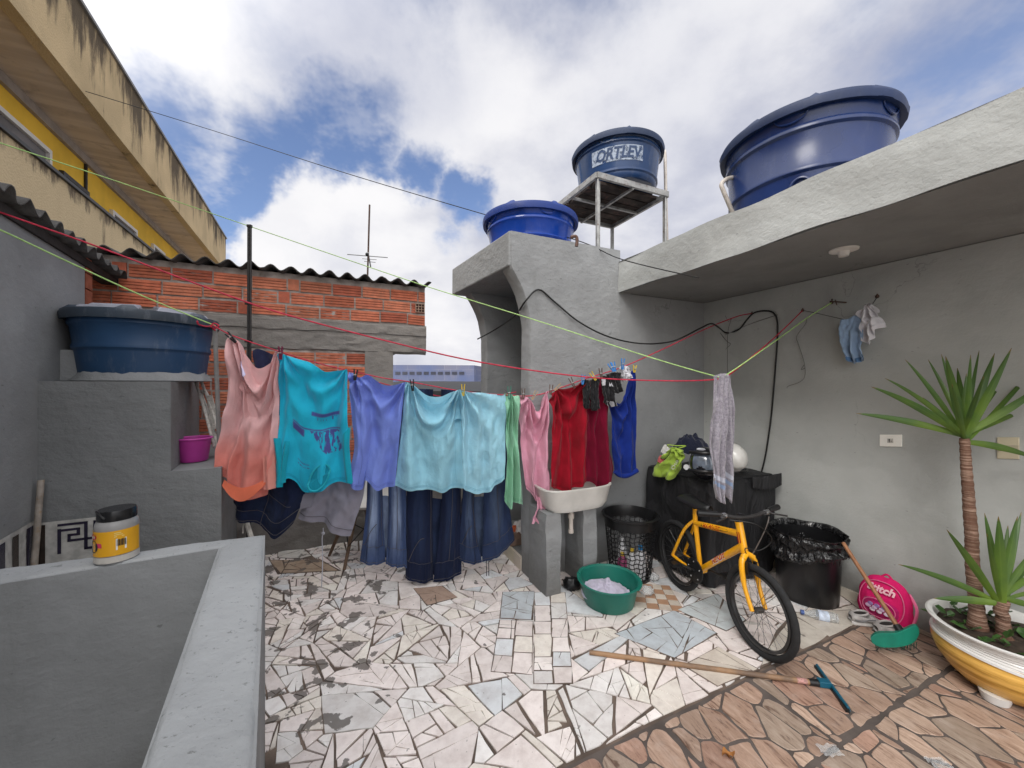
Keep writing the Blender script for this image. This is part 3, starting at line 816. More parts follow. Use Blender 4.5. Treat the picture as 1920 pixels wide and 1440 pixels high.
def mortar(s, q, z0, z1, a0, a1):
    a = a0+(a1-a0)*s; z = z0+(z1-z0)*q; return W(a, BB+.006+NZ.noise((a*22, z*22, 0))*.009, z)
mo.grid(lambda s, q: mortar(s, q, 2.09, 2.50, -2.1, .835), 220, 34, uv=False)
mo.grid(lambda s, q: mortar(s, q, .6, 1.82, -2.1, .255), 180, 90, uv=False)
mo.build('mortar', M('grey mortar', (.40, .35, .315), .95, .3, 12, .8, 60), bh, smooth='all')
bx = MB(); bx.wbox(-2.2, .834, 4.03, 6.6, 1.97, 2.50); bx.wbox(-2.2, .51, 4.03, 6.6, -.2, 1.97); bx.build('core_wall', m_conc, bh)
def rough_sheet(mb, a0, a1, z0, z1, b, amp, nu, nv, se=0):
    return mb.grid(lambda s, q: W(a0+(a1-a0)*s, b+NZ.noise((s*9*(a1-a0), q*7, se))*amp+(.03 if q in (0, 1) else 0), z0+(z1-z0)*q+(NZ.noise((s*14, q, se))*.012)), nu, nv, uv=False)
bm_ = MB()
bm_.wbox(-2.2, .840, 3.993, 4.035, 1.83, 2.098)
rough_sheet(bm_, -2.2, .845, 1.975, 2.10, 3.982, .008, 120, 6, 4)
rough_sheet(bm_, -2.2, .845, 1.80, 1.985, 3.988, .012, 120, 8, 9)
bm_.add([W(.845, 3.985, 1.97), W(.845, 6.6, 1.97), W(.845, 6.6, 2.10), W(.845, 3.985, 2.10)], [[0, 1, 2, 3]])
bm_.build('beam', m_conc, bh, smooth=True)
pl_ = MB(); rough_sheet(pl_, .25, .515, .5, 1.99, 3.99, .008, 20, 50, 2)
pl_.add([W(.515, 3.99, .5), W(.515, 6.5, .5), W(.515, 6.5, 1.97), W(.515, 3.99, 1.97)], [[0, 1, 2, 3]])
pl_.build('column', m_conc, bh, smooth=True)
uw = MB(); n = 4
for i in range(2):
    for j in range(3): pass
vb = MB(); a0 = .70
vb.wbox(.735, .828, 3.986, 3.992, 2.235, 2.325, (.05, .02, .015))
for i in range(4): vb.wbox(.735+i*.0295, .740+i*.0295, 3.978, 3.986, 2.235, 2.325, (.45, .3, .22))
for i in range(4): vb.wbox(.735, .830, 3.979, 3.985, 2.235+i*.0285, 2.240+i*.0285, (.45, .3, .22))
vb.build('hollow_brick', M('brick end', (.4, .12, .06), .85, .2, 30, attr=True), bh)
r0 = W(-1.78, 3.90, 2.515); r1 = W(.88, 3.90, 2.515)
rf = corr(MB(), r0, r1, W(0, 2.8)-W(0, 0)+Vector((0, 0, 0)), .16, .026, .153, 9).build('roof', m_fib, bh, smooth='all', solid=.008)
lwb = MB()
lwb.grid(lambda s, q: W(-1.3+s*3.2, 3.995+NZ.noise((s*20, q*6, 1))*.03-.05*(1-q)**3, .0+q*.64+NZ.noise((s*17, 2, 1))*.02*q), 120, 26, uv=False)
o = lwb.build('rear_low_wall', plaster('dirty low wall', (.22, .205, .19), 1.8, .7, (.07, .065, .055)), smooth='all'); tag(o, 'rough dirty plastered base wall behind the hanging jeans', 'wall')
br = MB(); q0 = L(.60, .0)
# brick return at the end of the left wall
for j in range(4):
    z = 1.92+j*.105; br.prism([L(.60, -.004), L(.70, -.004), L(.70, .1), L(.60, .1)], z, z+.095, (.36, .11, .06))
o = br.build('brick_pier', M('pier brick', (.4, .12, .06), .85, .2, 20, attr=True)); tag(o, 'short red brick pier at the end of the dark left wall', 'brickwork')

# ================================================================ YELLOW BUILDING
def stain_mat(name, c, z0, z1, st):
    t = NT(name); z = t.sep(t.pos())[2]
    g = t.ramp(z, z0, z1)
    v = t.noise(2.2, t.pos((1, 1, .16)), detail=9, rough=.68)
    v2 = t.noise(9, t.pos((1, 1, .25)), detail=6, rough=.7)
    k = t.ramp(t.mul(t.mul(v, t.mul(v2, .35), 'ADD'), t.mul(g, .22), 'ADD'), .76, .93)
    cc = t.mix(t.ramp(t.noise(1.5), .3, .7), sc3(c, .85), sc3(c, 1.08))
    cc = t.mix(t.mul(k, st), cc, (.045, .035, .03))
    nr = t.bump(t.noise(60, detail=5), .02, .5)
    return t.done(cc, .9, nr, 0, .2)
yb = thing('yellow_house', 'yellow and beige apartment house with deep flat eave at upper left', 'building', (-8, 10, 0))
G = Vector((-.511, 1)).normalized(); E = Vector((-8.72, 11.7)); Gn = Vector((-G.y, G.x))
def Y(s, n=0): q = E-G*s+Gn*n; return Vector((q.x, q.y))
def yp(s, n, z): q = Y(s, n); return Vector((q.x, q.y, z))
ZT, ZB = 5.92, 4.93; SO = .66
LEN = 16
fa = MB(); fa.hexa([yp(0, 0, ZB), yp(LEN, 0, ZB), yp(LEN, .12, ZB), yp(0, .12, ZB)], [yp(0, 0, ZT), yp(LEN, 0, ZT), yp(LEN, .12, ZT), yp(0, .12, ZT)])
fa.hexa([yp(-.003, .12, ZB), yp(.12, .12, ZB), yp(.12, 3, ZB), yp(-.003, 3, ZB)], [yp(-.003, .12, ZT), yp(.12, .12, ZT), yp(.12, 3, ZT), yp(-.003, 3, ZT)])
fa.build('eave_band', stain_mat('stained beige band', (.62, .475, .275), ZB, ZT, .85), yb)
cp = MB(); cp.hexa([yp(-.03, -.03, ZT), yp(LEN, -.03, ZT), yp(LEN, .2, ZT), yp(-.03, .2, ZT)], [yp(-.03, -.03, ZT+.04), yp(LEN, -.03, ZT+.04), yp(LEN, .2, ZT+.04), yp(-.03, .2, ZT+.04)])
cp.build('flashing', M('grey flashing', (.2, .19, .18), .5, .2), yb)
def soff_mat():
    t = NT('ribbed soffit'); v = t.pos((1, 1, 1), (0, 0, -math.atan2(G.y, G.x)))
    w = t.noise(5, t.pos((1, 1, 1)), detail=4)
    mp = t.n('ShaderNodeMapping'); t.put(mp.inputs['Vector'], v); mp.inputs['Scale'].default_value = (3.2, .12, 1)
    r = t.noise(2.2, mp.outputs[0], detail=2, dist=.4)
    cc = t.mix(t.ramp(r, .35, .65), (.58, .48, .385), (.70, .59, .48)); cc = t.mix(t.mul(t.ramp(w, .55, .75), .4), cc, (.14, .11, .09))
    return t.done(cc, .9, t.bump(r, .05, .5), 0, .2)
so = MB(); so.hexa([yp(.12, .121, ZB+.02), yp(LEN, .121, ZB+.02), yp(LEN, SO+1.2, ZB+.02), yp(.12, SO+1.2, ZB+.02)], [yp(.12, .121, ZB+.12), yp(LEN, .121, ZB+.12), yp(LEN, SO+1.2, ZB+.12), yp(.12, SO+1.2, ZB+.12)])
so.build('soffit', soff_mat(), yb)
m_yel = M('yellow render', (.84, .52, .05), .85, .14, 2, .3, 50)
wl = MB(); wl.hexa([yp(.0, SO+.02, -3), yp(LEN, SO+.02, -3), yp(LEN, 2.6, -3), yp(.0, 2.6, -3)], [yp(.0, SO+.02, ZB+.019), yp(LEN, SO+.02, ZB+.019), yp(LEN, 2.6, ZB+.019), yp(.0, 2.6, ZB+.019)])
wl.build('yellow_wall', m_yel, yb)
sm = MB(); sm.hexa([yp(.0, SO-.03, ZB-.10), yp(LEN, SO-.03, ZB-.10), yp(LEN, SO+.019, ZB-.10), yp(.0, SO+.019, ZB-.10)], [yp(.0, SO-.03, ZB+.018), yp(LEN, SO-.03, ZB+.018), yp(LEN, SO+.019, ZB+.018), yp(.0, SO+.019, ZB+.018)])
sm.build('cornice', M('grey cornice', (.36, .31, .27), .8), yb)
ZR = 3.71
bp = MB(); bp.hexa([yp(.0, .0, 1.2), yp(LEN, .0, 1.2), yp(LEN, .12, 1.2), yp(.0, .12, 1.2)], [yp(.0, .0, ZR), yp(LEN, .0, ZR), yp(LEN, .12, ZR), yp(.0, .12, ZR)])
def balc_mat():
    t = NT('stained beige balcony'); z = t.sep(t.pos())[2]
    v = t.noise(1.6, t.pos((1, 1, .05)), detail=3, rough=.5); v2 = t.noise(8, t.pos((1, 1, .3)), detail=6, rough=.7)
    k = t.mul(t.ramp(v, .60, .66), t.ramp(v2, .3, .6)); k2 = t.ramp(t.mul(v2, t.ramp(z, ZR-.5, ZR), 'MULTIPLY'), .42, .6)
    cc = t.mix(t.mul(t.mul(k, k2, 'MAXIMUM'), .8), t.mix(v2, (.58, .45, .27), (.68, .54, .33)), (.06, .045, .04))
    return t.done(cc, .9, t.bump(t.noise(50), .02, .5), 0, .2)
bp.build('balcony_wall', balc_mat(), yb)
rl = MB(); rl.hexa([yp(-.02, -.03, ZR), yp(LEN, -.03, ZR), yp(LEN, .15, ZR), yp(-.02, .15, ZR)], [yp(-.02, -.03, ZR+.035), yp(LEN, -.03, ZR+.035), yp(LEN, .15, ZR+.035), yp(-.02, .15, ZR+.035)])
rl.build('balcony_rail', m_dkmetal, yb)
dn = MB(); 
# long dark drip stains are part of the wall material; the vertical pipe is a part
pw, qw = Y(0, SO+.02), Y(LEN, SO+.02)
def wallp(u, v): return on_pl(u, v, pw, qw)
def swin(u0, u1, ztop, zbot, frame, dark, name='window'):
    A_ = wallp(u0, 500); B_ = wallp(u1, 500)
    def pt(s, z, o=0): q = A_.lerp(B_, s); return Vector((q.x, q.y, z))-Vector((Gn.x, Gn.y, 0))*o
    m = MB(); w_ = .055; Ln_ = (B_-A_).length; e = w_/Ln_
    for (s0, s1, z0, z1) in ((0, e, zbot, ztop), (1-e, 1, zbot, ztop), (e, 1-e, ztop-w_, ztop), (e, 1-e, zbot, zbot+w_)):
        m.hexa([pt(s0, z0, .0), pt(s1, z0, .0), pt(s1, z0, .05), pt(s0, z0, .05)], [pt(s0, z1, .0), pt(s1, z1, .0), pt(s1, z1, .05), pt(s0, z1, .05)])
    f_ = m.build(name, frame, yb)
    g_ = MB()
    g_.add([pt(e, zbot+w_, .012), pt(1-e, zbot+w_, .012), pt(1-e, ztop-w_, .012), pt(e, ztop-w_, .012)], [[0, 1, 2, 3]]); g_.build('pane', dark, f_)
    return f_
m_pane = M('dark shutter glass', (.16, .15, .15), .25, .3, 3); m_dkp = M('maroon door glass', (.035, .01, .01), .3)
for (ua, va, ub, mt, pn) in ((-140, 118, 88, m_white, m_pane), (205, 392, 252, m_white, m_pane), (283, 456, 305, m_white, m_pane), (110, 318, 160, m_dkmetal, m_dkp)):
    zt2 = wallp(max(ua, 0) if ua > 0 else 0, va if ua > 0 else 205).z
    swin(ua, ub, zt2, zt2-1.0, mt, pn)
dnp = MB(); q = wallp(160, 330); dnp.tube([(q.x+.03, q.y-.02, 2.5), (q.x+.03, q.y-.02, ZB-.1)], .02, 8); dnp.build('downpipe', m_dkmetal, yb)

# ================================================================ FAR BUILDINGS (seen past the brick house)
bb = thing('office_block', 'distant blue grey office block with a row of small dark windows', 'building', P(810, 720, 25))
def fp(u, v, d=25): return P(u, v, d)
w = MB(); z1 = P(800, 684, 25).z; z0 = -3.5; xl = P(700, 720, 25).x; xr = P(889, 720, 25).x
w.hexa([(xl, 25, z0), (xr, 25, z0), (xr+1.5, 33, z0), (xl, 33, z0)], [(xl, 25, z1), (xr, 25, z1-.03), (xr+1.5, 33, z1), (xl, 33, z1)])
t = NT('blue grey panels'); br_ = t.n('ShaderNodeTexBrick', Scale=1.0); t.put(br_.inputs['Vector'], t.pos((1, 1, 1), (PI/2, 0, 0)))
t.put(br_.inputs['Color1'], (.13, .14, .21)); t.put(br_.inputs['Color2'], (.18, .18, .235)); t.put(br_.inputs['Mortar'], (.25, .25, .29)); br_.inputs['Brick Width'].default_value = .8; br_.inputs['Row Height'].default_value = .35; br_.inputs['Mortar Size'].default_value = .012
w.build('wall', t.done(t.mix(t.ramp(t.noise(.5), .3, .7), br_, (.10, .13, .25)), .8), bb)
for k in range(10):
    x = P(746+k*13.3, 699, 25).x; m = MB(); m.hexa([(x-.16, 24.97, P(0, 702.5, 25).z), (x+.16, 24.97, P(0, 702.5, 25).z), (x+.16, 25.02, P(0, 702.5, 25).z), (x-.16, 25.02, P(0, 702.5, 25).z)], [(x-.16, 24.97, P(0, 697, 25).z), (x+.16, 24.97, P(0, 697, 25).z), (x+.16, 25.02, P(0, 697, 25).z), (x-.16, 25.02, P(0, 697, 25).z)])
    m.build('window', M('dark far window', (.05, .055, .08), .3) if k == 0 else bpy.data.materials['dark far window'], bb)
dk = thing('dark_shed', 'low dark roofed shed between the brick house and the tower', 'shed', P(830, 720, 9))
m = MB(); xl, xr = P(735, 720, 9).x, P(905, 720, 9).x
m.hexa([(xl-1, 9, -3.5), (xr, 9, -3.5), (xr, 13, -3.5), (xl-1, 13, -3.5)], [(xl-1, 9, 1.25), (xr, 9, 1.25), (xr, 13, 1.25), (xl-1, 13, 1.25)]); m.build('wall', M('dark shed wall', (.05, .05, .05), .9), dk)
m = MB(); m.hexa([(xl-1, 8.7, 1.25), (xr+.2, 8.7, 1.25), (xr+.2, 13, 1.5), (xl-1, 13, 1.5)], [(xl-1, 8.7, 1.36), (xr+.2, 8.7, 1.33), (xr+.2, 13, 1.58), (xl-1, 13, 1.6)]); m.build('roof', M('black shed roof', (.028, .028, .03), .8), dk)
m = MB(); m.wbox(.52, .9, 4.2, 4.5, 1.0, 1.5, (.5, .5, .5)); 
# ================================================================ WATER TANKS
def tank_mat(name, c, rough=.22, coat=.6, wash=.10):
    t = NT(name); n = t.noise(2.5, detail=5); f = t.noise(14, t.pos((1, 1, .3)), detail=6, rough=.7)
    cc = t.mix(t.ramp(n, .3, .7), sc3(c, .8), sc3(c, 1.15)); cc = t.mix(t.mul(t.ramp(f, .5, .8), wash), cc, (.30, .32, .36))
    return t.done(cc, t.ramp(n, .3, .7, rough, rough+.10), t.bump(t.noise(6, detail=3), .008, .2), 0, .4, coat)
def tank(name, label, cen, Rr, zb, zr, m, ml, lidh=.07, nubs=10, rb=.80, rot=0, axis=None, ribs=(.30, .72), handles=()):
    h = zr-zb; cx, cy = cen
    t = thing(name, label, 'water tank', (cx, cy, zb), None)
    def rad(q): return Rr*(rb+(.93-rb)*q)
    prof = [(.001, 0), (rad(0)*.96, 0), (rad(0), .015)]
    for q in (.1, .2, ribs[0]-.02): prof.append((rad(q), q*h))
    for r_ in ribs:
        prof += [(rad(r_)+.000*Rr, r_*h), (rad(r_)+.030*Rr, r_*h+.012), (rad(r_)+.030*Rr, r_*h+.030), (rad(r_)+.012*Rr, r_*h+.042)]
    prof.sort(key=lambda p: p[1]); prof += [(rad(.9)+.014*Rr, .9*h), (rad(1)+.016*Rr, h-.01)]
    MB().lathe(prof, (cx, cy, zb), 64, axis=axis).build('body', m, t, smooth=True)
    bump_ = lambda a, j: 1+(.010 if j in (1, 2) else 0)*(1 if math.cos(nubs*a) > .6 else 0)
    lp = [(Rr*.94, h-.045), (Rr*1.0, h-.05), (Rr*1.012, h-.015), (Rr*1.0, h+.006), (Rr*.93, h+lidh*.30), (Rr*.86, h+lidh*.42), (Rr*.70, h+lidh*.85), (Rr*.5, h+lidh), (.001, h+lidh*1.03)]
    def wob(a, j): return (.020 if j in (4, 5) and math.cos(nubs*(a+rot)) > .90 else 0)
    lid = MB().lathe(lp, (cx, cy, zb), 96, fr=bump_, wob=wob, axis=axis).build('lid', ml, t, smooth=True)
    for a in handles:   # crescent hand grips moulded in the wall
        m_ = MB(); pts = []
        for k in range(13):
            th_ = -PI+PI*k/12; x = .075*math.cos(th_)*Rr/.45; z = h*.93+math.sin(th_)*.055
            q = z/h; rr = rad(q)+.018*Rr; an = a+x/rr; pts.append((cx+rr*math.cos(an), cy+rr*math.sin(an), zb+z))
        m_.tube(pts, .006, 6); m_.build('grip', m, t, smooth=True)
    return t, rad, h
blu = tank_mat('glossy blue plastic', (.006, .023, .105), .24, 0, .07); blul = tank_mat('dark blue lid plastic', (.008, .022, .075), .5, 0, .05)
blu2 = tank_mat('faded blue plastic', (.016, .045, .125), .16, 0, .2); blu2l = tank_mat('faded blue lid', (.012, .028, .075), .5, 0, .10)
blu3 = tank_mat('bright blue plastic', (.010, .050, .31), .10, 0); blu3l = tank_mat('bright blue lid', (.010, .035, .19), .5, 0, .05)
c1 = (1.93, 2.545)
t1, rad1, h1 = tank('water_tank', 'largest blue water tank, resting behind the pale beam at upper right', c1, .482, 2.556, 3.10, blu, blul, .06, 9, .84, handles=(-2.35, -1.15))
# round boss near its foot
bo = MB(); 
for a_ in (-2.25,):
    pts = []
    for k in range(15):
        th_ = PI*k/14; rr = rad1(.2)+.012; pts.append((c1[0]+rr*math.cos(a_+.12*math.cos(th_)), c1[1]+rr*math.sin(a_+.12*math.cos(th_)), 2.63+.06*math.sin(th_)))
    bo.tube(pts, .008, 6)
bo.build('outlet_boss', blu, t1, smooth=True)
c2 = (1.055, 3.86)
t2, rad2, h2 = tank('water_tank', 'blue water tank with worn white lettering standing on the metal stand', c2, .443, 3.395, 3.785, blu2, blu2l, .06, 8, .82, handles=(-2.05,), ribs=(.12, .76))
c3 = (.167, 3.54)
t3, rad3, h3 = tank('water_tank', 'small bright blue water tank on top of the masonry tower', c3, .432, 2.66, 2.985, blu3, blu3l, .05, 7, .82, rot=.2, handles=(-1.25, -2.6), ribs=(.16, .62))
# lettering on the middle tank: worn white panel with blue letters
def wrap2(x, z, off=.004):
    q = (z-3.395)/h2; rr = rad2(q)+off; a = -1.93+x/rr; return Vector((c2[0]+rr*math.cos(a), c2[1]+rr*math.sin(a), z))
zc = 3.595; tz = .085
t = NT('worn white print'); k = t.ramp(t.noise(22, detail=7, rough=.75), .36, .56)
m_print = t.done((.36, .42, .52), .5); tr = t.n('ShaderNodeBsdfTransparent'); mx = t.n('ShaderNodeMixShader'); t.put(mx.inputs[0], k); t.put(mx.inputs[1], tr.outputs[0]); t.put(mx.inputs[2], t.b.outputs[0]); t.put(t.o.inputs[0], mx.outputs[0])
pn = MB().grid(lambda s, q: wrap2(-.205+s*.485, zc-.062+q*.128+s*.0), 30, 6, uv=False); pn.build('print_panel', m_print, t2)
lt = text_mb('ORTLEV', lambda x, y: wrap2(x*.92+.045, zc+y*1.1, .0065), .125, .004, shear=.2); lt.build('lettering', M('navy print', (.030, .06, .14), .5), t2)
l2 = None and text_mb('OR', lambda x, y: wrap2(x*.92-.115, zc+y*1.1, .009), .125, .004, shear=.2)
# corner tank on the plinth
cb_ = tank_mat('weathered blue plastic', (.018, .060, .14), .5, .05, .25); cbl = tank_mat('dusty blue-grey lid', (.035, .05, .07), .5, .05, .4)
c4 = (-2.377, 2.501)
t4, rad4, h4 = tank('corner_tank', 'big dull blue water tank with grey faceted lid on the left plinth', c4, .372, 1.515, 1.925, cb_, cbl, .03, 6, .80, axis=None, ribs=(.45, .80))
fc = MB()
for k in range(6):
    a = k*PI/3+.35; a2 = a+PI/3*.8
    A = lambda an, r_, z: (c4[0]+r_*math.cos(an), c4[1]+r_*math.sin(an), z)
    fc.hexa([A(a, .34, 1.930), A(a2, .34, 1.930), A(a2, .12, 1.940), A(a, .12, 1.940)], [A(a+.07, .31, 1.965), A(a2-.07, .31, 1.965), A(a2-.12, .13, 1.992), A(a+.12, .13, 1.992)])
fc.build('lid_facet', M('sun bleached lid panels', (.30, .31, .36), .5, .25), t4, bevel=.006)
mt = MB().lathe([(rad4(0)*.98, 0), (rad4(0)+.035, .004), (rad4(0)+.018, .035), (rad4(.1)*1.0, .055)], (*c4, 1.516), 60, fr=lambda a, j: 1+NZ.noise((a*5, j, 0))*.05, wob=lambda a, j: NZ.noise((a*4, j, 3))*.025 if j > 1 else 0)
mt.build('mortar_ring', m_rough, t4, smooth=True)

# ================================================================ TANK STAND AND PIPES
ZS = 3.345
sd = thing('tank_stand', 'white rusty angle iron stand with timber deck under the lettered tank', 'stand', W(2.5, 3.1, 2.55))
A0, A1_, B0, B1 = 2.09, 2.935, 2.77, 3.60
fr = MB()
for (p, q) in (((A0, B0), (A1_, B0)), ((A1_, B0), (A1_, B1)), ((A1_, B1), (A0, B1)), ((A0, B1), (A0, B0))): fr.bar(W(*p, ZS), W(*q, ZS), .028, .05)
fr.bar(W(A0, 3.18, ZS-.02), W(A1_, 3.18, ZS-.02), .022); fr.bar(W(2.5, B0, ZS-.03), W(2.5, B1, ZS-.03), .022)
fr.build('frame', m_steel, sd)
for (a, b) in ((A0+.02, B0+.02), (A1_-.02, B0+.02), (A1_-.02, B1-.02), (A0+.02, B1-.02)):
    l_ = MB(); l_.bar(W(a, b, 2.546 if a > 2.2 else 2.652), W(a, b, ZS-.025), .045, .012); l_.bar(W(a+.018, b+.018, 2.546 if a > 2.2 else 2.652), W(a+.018, b+.018, ZS-.025), .008, .04); l_.build('leg', m_steel, sd)
dk = MB()
for i in range(6):
    b0 = B0+.13+i*.12; dk.hexa([W(A0+.08, b0, ZS+.012), W(A1_+.02, b0, ZS+.012), W(A1_+.02, b0+.105, ZS+.014), W(A0+.08+R.uniform(0, .05), b0+.105, ZS+.014)], [W(A0+.08, b0, ZS+.04), W(A1_+.02, b0, ZS+.04), W(A1_+.02, b0+.105, ZS+.04), W(A0+.08, b0+.105, ZS+.04)])
dk.build('deck', M('dark rotten timber', (.045, .032, .026), .9, .6, 9, .7, 40, dirt=((.16, .07, .06), .5)), sd)
pp1 = MB(); pa = on_b(1246, 300, 2.78); pp1.tube([P(1246, 283, 3.9), P(1247, 292, 3.86), P(1249, 400, 3.86), P(1251, 470, 3.86)], .016, 10); 
o = pp1.build('water_pipe', m_pvc, smooth=True); tag(o, 'thin pale pipe rising beside the lettered tank on the stand', 'pipe')
pp2 = MB(); 
q_ = [P(1374, 333, 2.62), P(1362, 336, 2.60), P(1353, 345, 2.59), P(1356, 357, 2.59), P(1374, 400, 2.62)]; pp2.tube(crom(q_, 4), .014, 10)
o = pp2.build('overflow_pipe', m_pvc, smooth=True); tag(o, 'bent grey pipe at the left side of the largest tank', 'pipe')
pp3 = MB(); pp3.tube(crom([P(1070, 445, 2.98), P(1079, 443, 2.98), P(1082, 449, 2.98), P(1081, 462, 2.98)], 4), .013, 8)
o = pp3.build('elbow_pipe', M('brown pipe', (.10, .05, .035), .5), smooth=True); tag(o, 'short brown pipe elbow beside the small bright blue tank', 'pipe')
rp = MB(); rp.tube([P(403, 617, 2.42), P(404, 640, 2.44), P(411, 832, 2.52)], .013, 10); o = rp.build('line_post', M('grey pipe', (.30, .30, .29), .5, .2), smooth=True)
tag(o, 'slim grey pipe behind the coral shirt where the red line is tied', 'pipe')
# antenna, black post
an = thing('roof_antenna', 'thin television antenna on the corrugated brick house roof', 'antenna', P(691, 520, 4.5))
MB().tube([P(689, 525, 4.5), P(693, 384, 4.5)], .010, 6).build('mast', m_rust, an, smooth=True)
x_ = MB(); x_.tube([P(651, 477, 4.45), P(727, 483, 4.6)], .006, 5); x_.tube([P(679, 485, 4.6), P(706, 487, 4.6)], .004, 5); x_.tube([P(683, 490, 4.6), P(704, 492, 4.6)], .004, 5); x_.tube([P(690, 474, 4.48), P(695, 500, 4.8)], .008, 5)
x_.build('elements', M('aluminium', (.3, .3, .3), .4, metal=.5), an); x_ = MB(); x_.ell(P(688, 477, 4.46), .018, .018, .022); x_.build('clamp', m_blk, an)
po = thing('line_pole', 'black twin rod pole behind the turquoise shirt holding the green cord', 'pole', P(467, 720, 3.2))
pt = MB(); 
for du in (-2.2, 2.2): pt.tube([P(466+du, 1050, 3.2), P(468+du, 424, 3.2)], .0085, 8)
pt.build('rod', m_dkmetal, po, smooth=True)
for pc_, w_ in ((P(468, 424, 3.2), .035), (P(466, 569, 3.2), .05), (P(466, 640, 3.2), .05)): MB().box(pc_, w_, .025, .02).build('clip', m_dkmetal, po)

# ================================================================ CORDS
def cord(name, label, pts, r, m, n=6, k=6):
    mb = MB(); mb.tube(crom(pts, k), r, n); o = mb.build(name, m, smooth=True); return tag(o, label, 'cord')
m_red = M('red cord', (.50, .02, .055), .6, .3, 40); m_grn = M('lime cord', (.42, .66, .22), .6, .2, 40); m_blkw = M('black cable', (.012, .012, .012), .5)
TW = P(1350, 712, 2.45)
N0 = (-2.55, 1.9)
hk1 = on_a(1505, 582, 3.238); hk2 = on_a(1560, 567, 3.238); hk3 = on_a(1408, 588, 3.238)
pA, pB = (-2.2, 1.65), (TW.x, TW.y)
cord('clothes_line', 'slack upper red line from left edge to the grey towel', [on_pl(u, v, pA, pB) for u, v in ((-60, 376), (0, 398), (190, 465), (360, 529), (520, 585), (720, 638), (900, 679), (1100, 707), (1250, 714), (1336, 712))]+[P(1352, 706, 2.45), P(1371, 700, 2.47), P(1450, 635, 2.72), hk1], .0042, m_red)
pg = P(467, 424, 3.2)
cord('clothes_line', 'taut green line crossing the sky over the black pole to the towel', [P(-40, 255, 1.85), P(0, 268, 1.9), P(240, 347, 2.5), pg, P(640, 483, 3.0), P(800, 537, 2.86), P(1000, 599, 2.68), P(1200, 664, 2.54), P(1332, 703, 2.45), P(1352, 705, 2.45), P(1371, 697, 2.46), P(1450, 642, 2.66), P(1515, 595, 2.78), hk2], .0036, m_grn)
cord('clothes_line', 'lower lime green line on the left tied at the slim grey pipe', [P(-40, 417, 1.55), P(0, 431, 1.62), P(130, 492, 1.85), P(270, 556, 2.12), P(404, 611, 2.415)], .0036, m_grn)
lA, lB = (P(400, 612, 2.36).x, 2.36), (hk3.x, hk3.y)
LP = [(400, 610), (438, 630), (530, 661), (600, 682), (665, 697), (720, 709), (775, 717), (870, 734), (955, 741), (1005, 741), (1060, 724), (1095, 711), (1165, 689), (1240, 656), (1320, 618), (1380, 594)]
cord('clothes_line', 'red washing line carrying the row of shirts', [on_pl(u, v, lA, lB) for u, v in LP]+[hk3], .0042, m_red)
lC, lD = (-1.62, 2.62), (W(1.33, 2.80).x, W(1.33, 2.80).y)
cord('clothes_line', 'second red line behind the shirts holding the jeans', [on_pl(u, v, lC, lD) for u, v in ((515, 680), (600, 700), (700, 715), (780, 735), (880, 748), (968, 735))], .004, m_red)
kn = MB(); kn.tube(crom([P(370, 602, 2.2), P(372, 608, 2.22), P(385, 612, 2.3), P(394, 612, 2.36), P(402, 616, 2.41), P(410, 611, 2.4), P(402, 606, 2.4), P(396, 612, 2.39), P(404, 620, 2.41)], 5), .0045, 6)
o = kn.build('cord_knot', m_red, smooth=True); tag(o, 'loose red knot round the top of the slim grey pipe', 'knot')
cord('sky_wire', 'thin dark wire running from yellow house to small tank', [Vector((*yp(6.4, .06, 0).xy, on_pl(160, 171, Y(0, .0), Y(LEN, .0)).z)) if False else on_pl(160, 171, Y(0, -.01), Y(LEN, -.01)), P(400, 245, 5.2), P(640, 322, 4.3), P(905, 401, 3.75), P(1080, 450, 3.3), P(1165, 486, 3.1), P(1310, 521, on_a(1310, 521, 2.195).y)], .004, m_blkw, k=10)
bkc = [on_b(895, 636, 3.55), on_b(930, 617, 3.4), on_b(965, 592, 2.9), on_b(985, 565, 2.60), on_b(1010, 543, 2.605), on_b(1040, 566, 2.602), on_b(1085, 603, 2.59), on_b(1140, 631, 2.56), on_b(1200, 644, 2.53), P(1260, 640, 3.0), P(1310, 617, 3.1), P(1332, 607, 3.15), P(1345, 612, 3.2)]+[on_a(u, v, 3.232) for u, v in ((1362, 624), (1385, 618), (1400, 600), (1415, 586), (1440, 583), (1455, 593), (1458, 625), (1453, 700), (1446, 780), (1436, 850), (1428, 884))]
cord('black_cable', 'sagging black electric cable looped along the grey walls', bkc, .0065, m_blkw, 8)
# loose wires and hooks on the right wall
hw = MB()
def aw(*p): return [on_a(u, v, 3.236) for u, v in p]
hw.tube(crom(aw((1360, 592), (1366, 603), (1372, 596), (1366, 615), (1364, 640), (1364, 700)), 4), .0018, 4)
hw.tube(crom(aw((1350, 624), (1363, 640), (1370, 645), (1362, 653), (1361, 656)), 4), .0018, 4)
hw.tube(crom(aw((1512, 598), (1510, 608), (1494, 630), (1497, 645), (1508, 680), (1509, 705), (1500, 716), (1478, 724), (1476, 728)), 4), .0018, 4)
hw.tube(crom(aw((1508, 684), (1502, 693), (1510, 690)), 4), .0018, 4)
hw.tube(crom(aw((1360, 628), (1400, 610), (1458, 590)), 4), .0018, 4)
o = hw.build('loose_wire', M('grey thin wire', (.10, .10, .09), .6)); tag(o, 'thin loose wire ends dangling on the right grey wall', 'wire')
def hook(u, v, label, s=1.):
    h_ = MB(); p = on_a(u, v, 3.25); q = on_a(u, v, 3.225); h_.tube([p, q, q+Vector((0, 0, .018*s))], .004, 6); h_.ell(p, .012, .012, .012, 8, 6); o = h_.build('wall_hook', m_rust); tag(o, label, 'hook'); return o
hook(1505, 582, 'rusty hook holding the red line on the right wall')
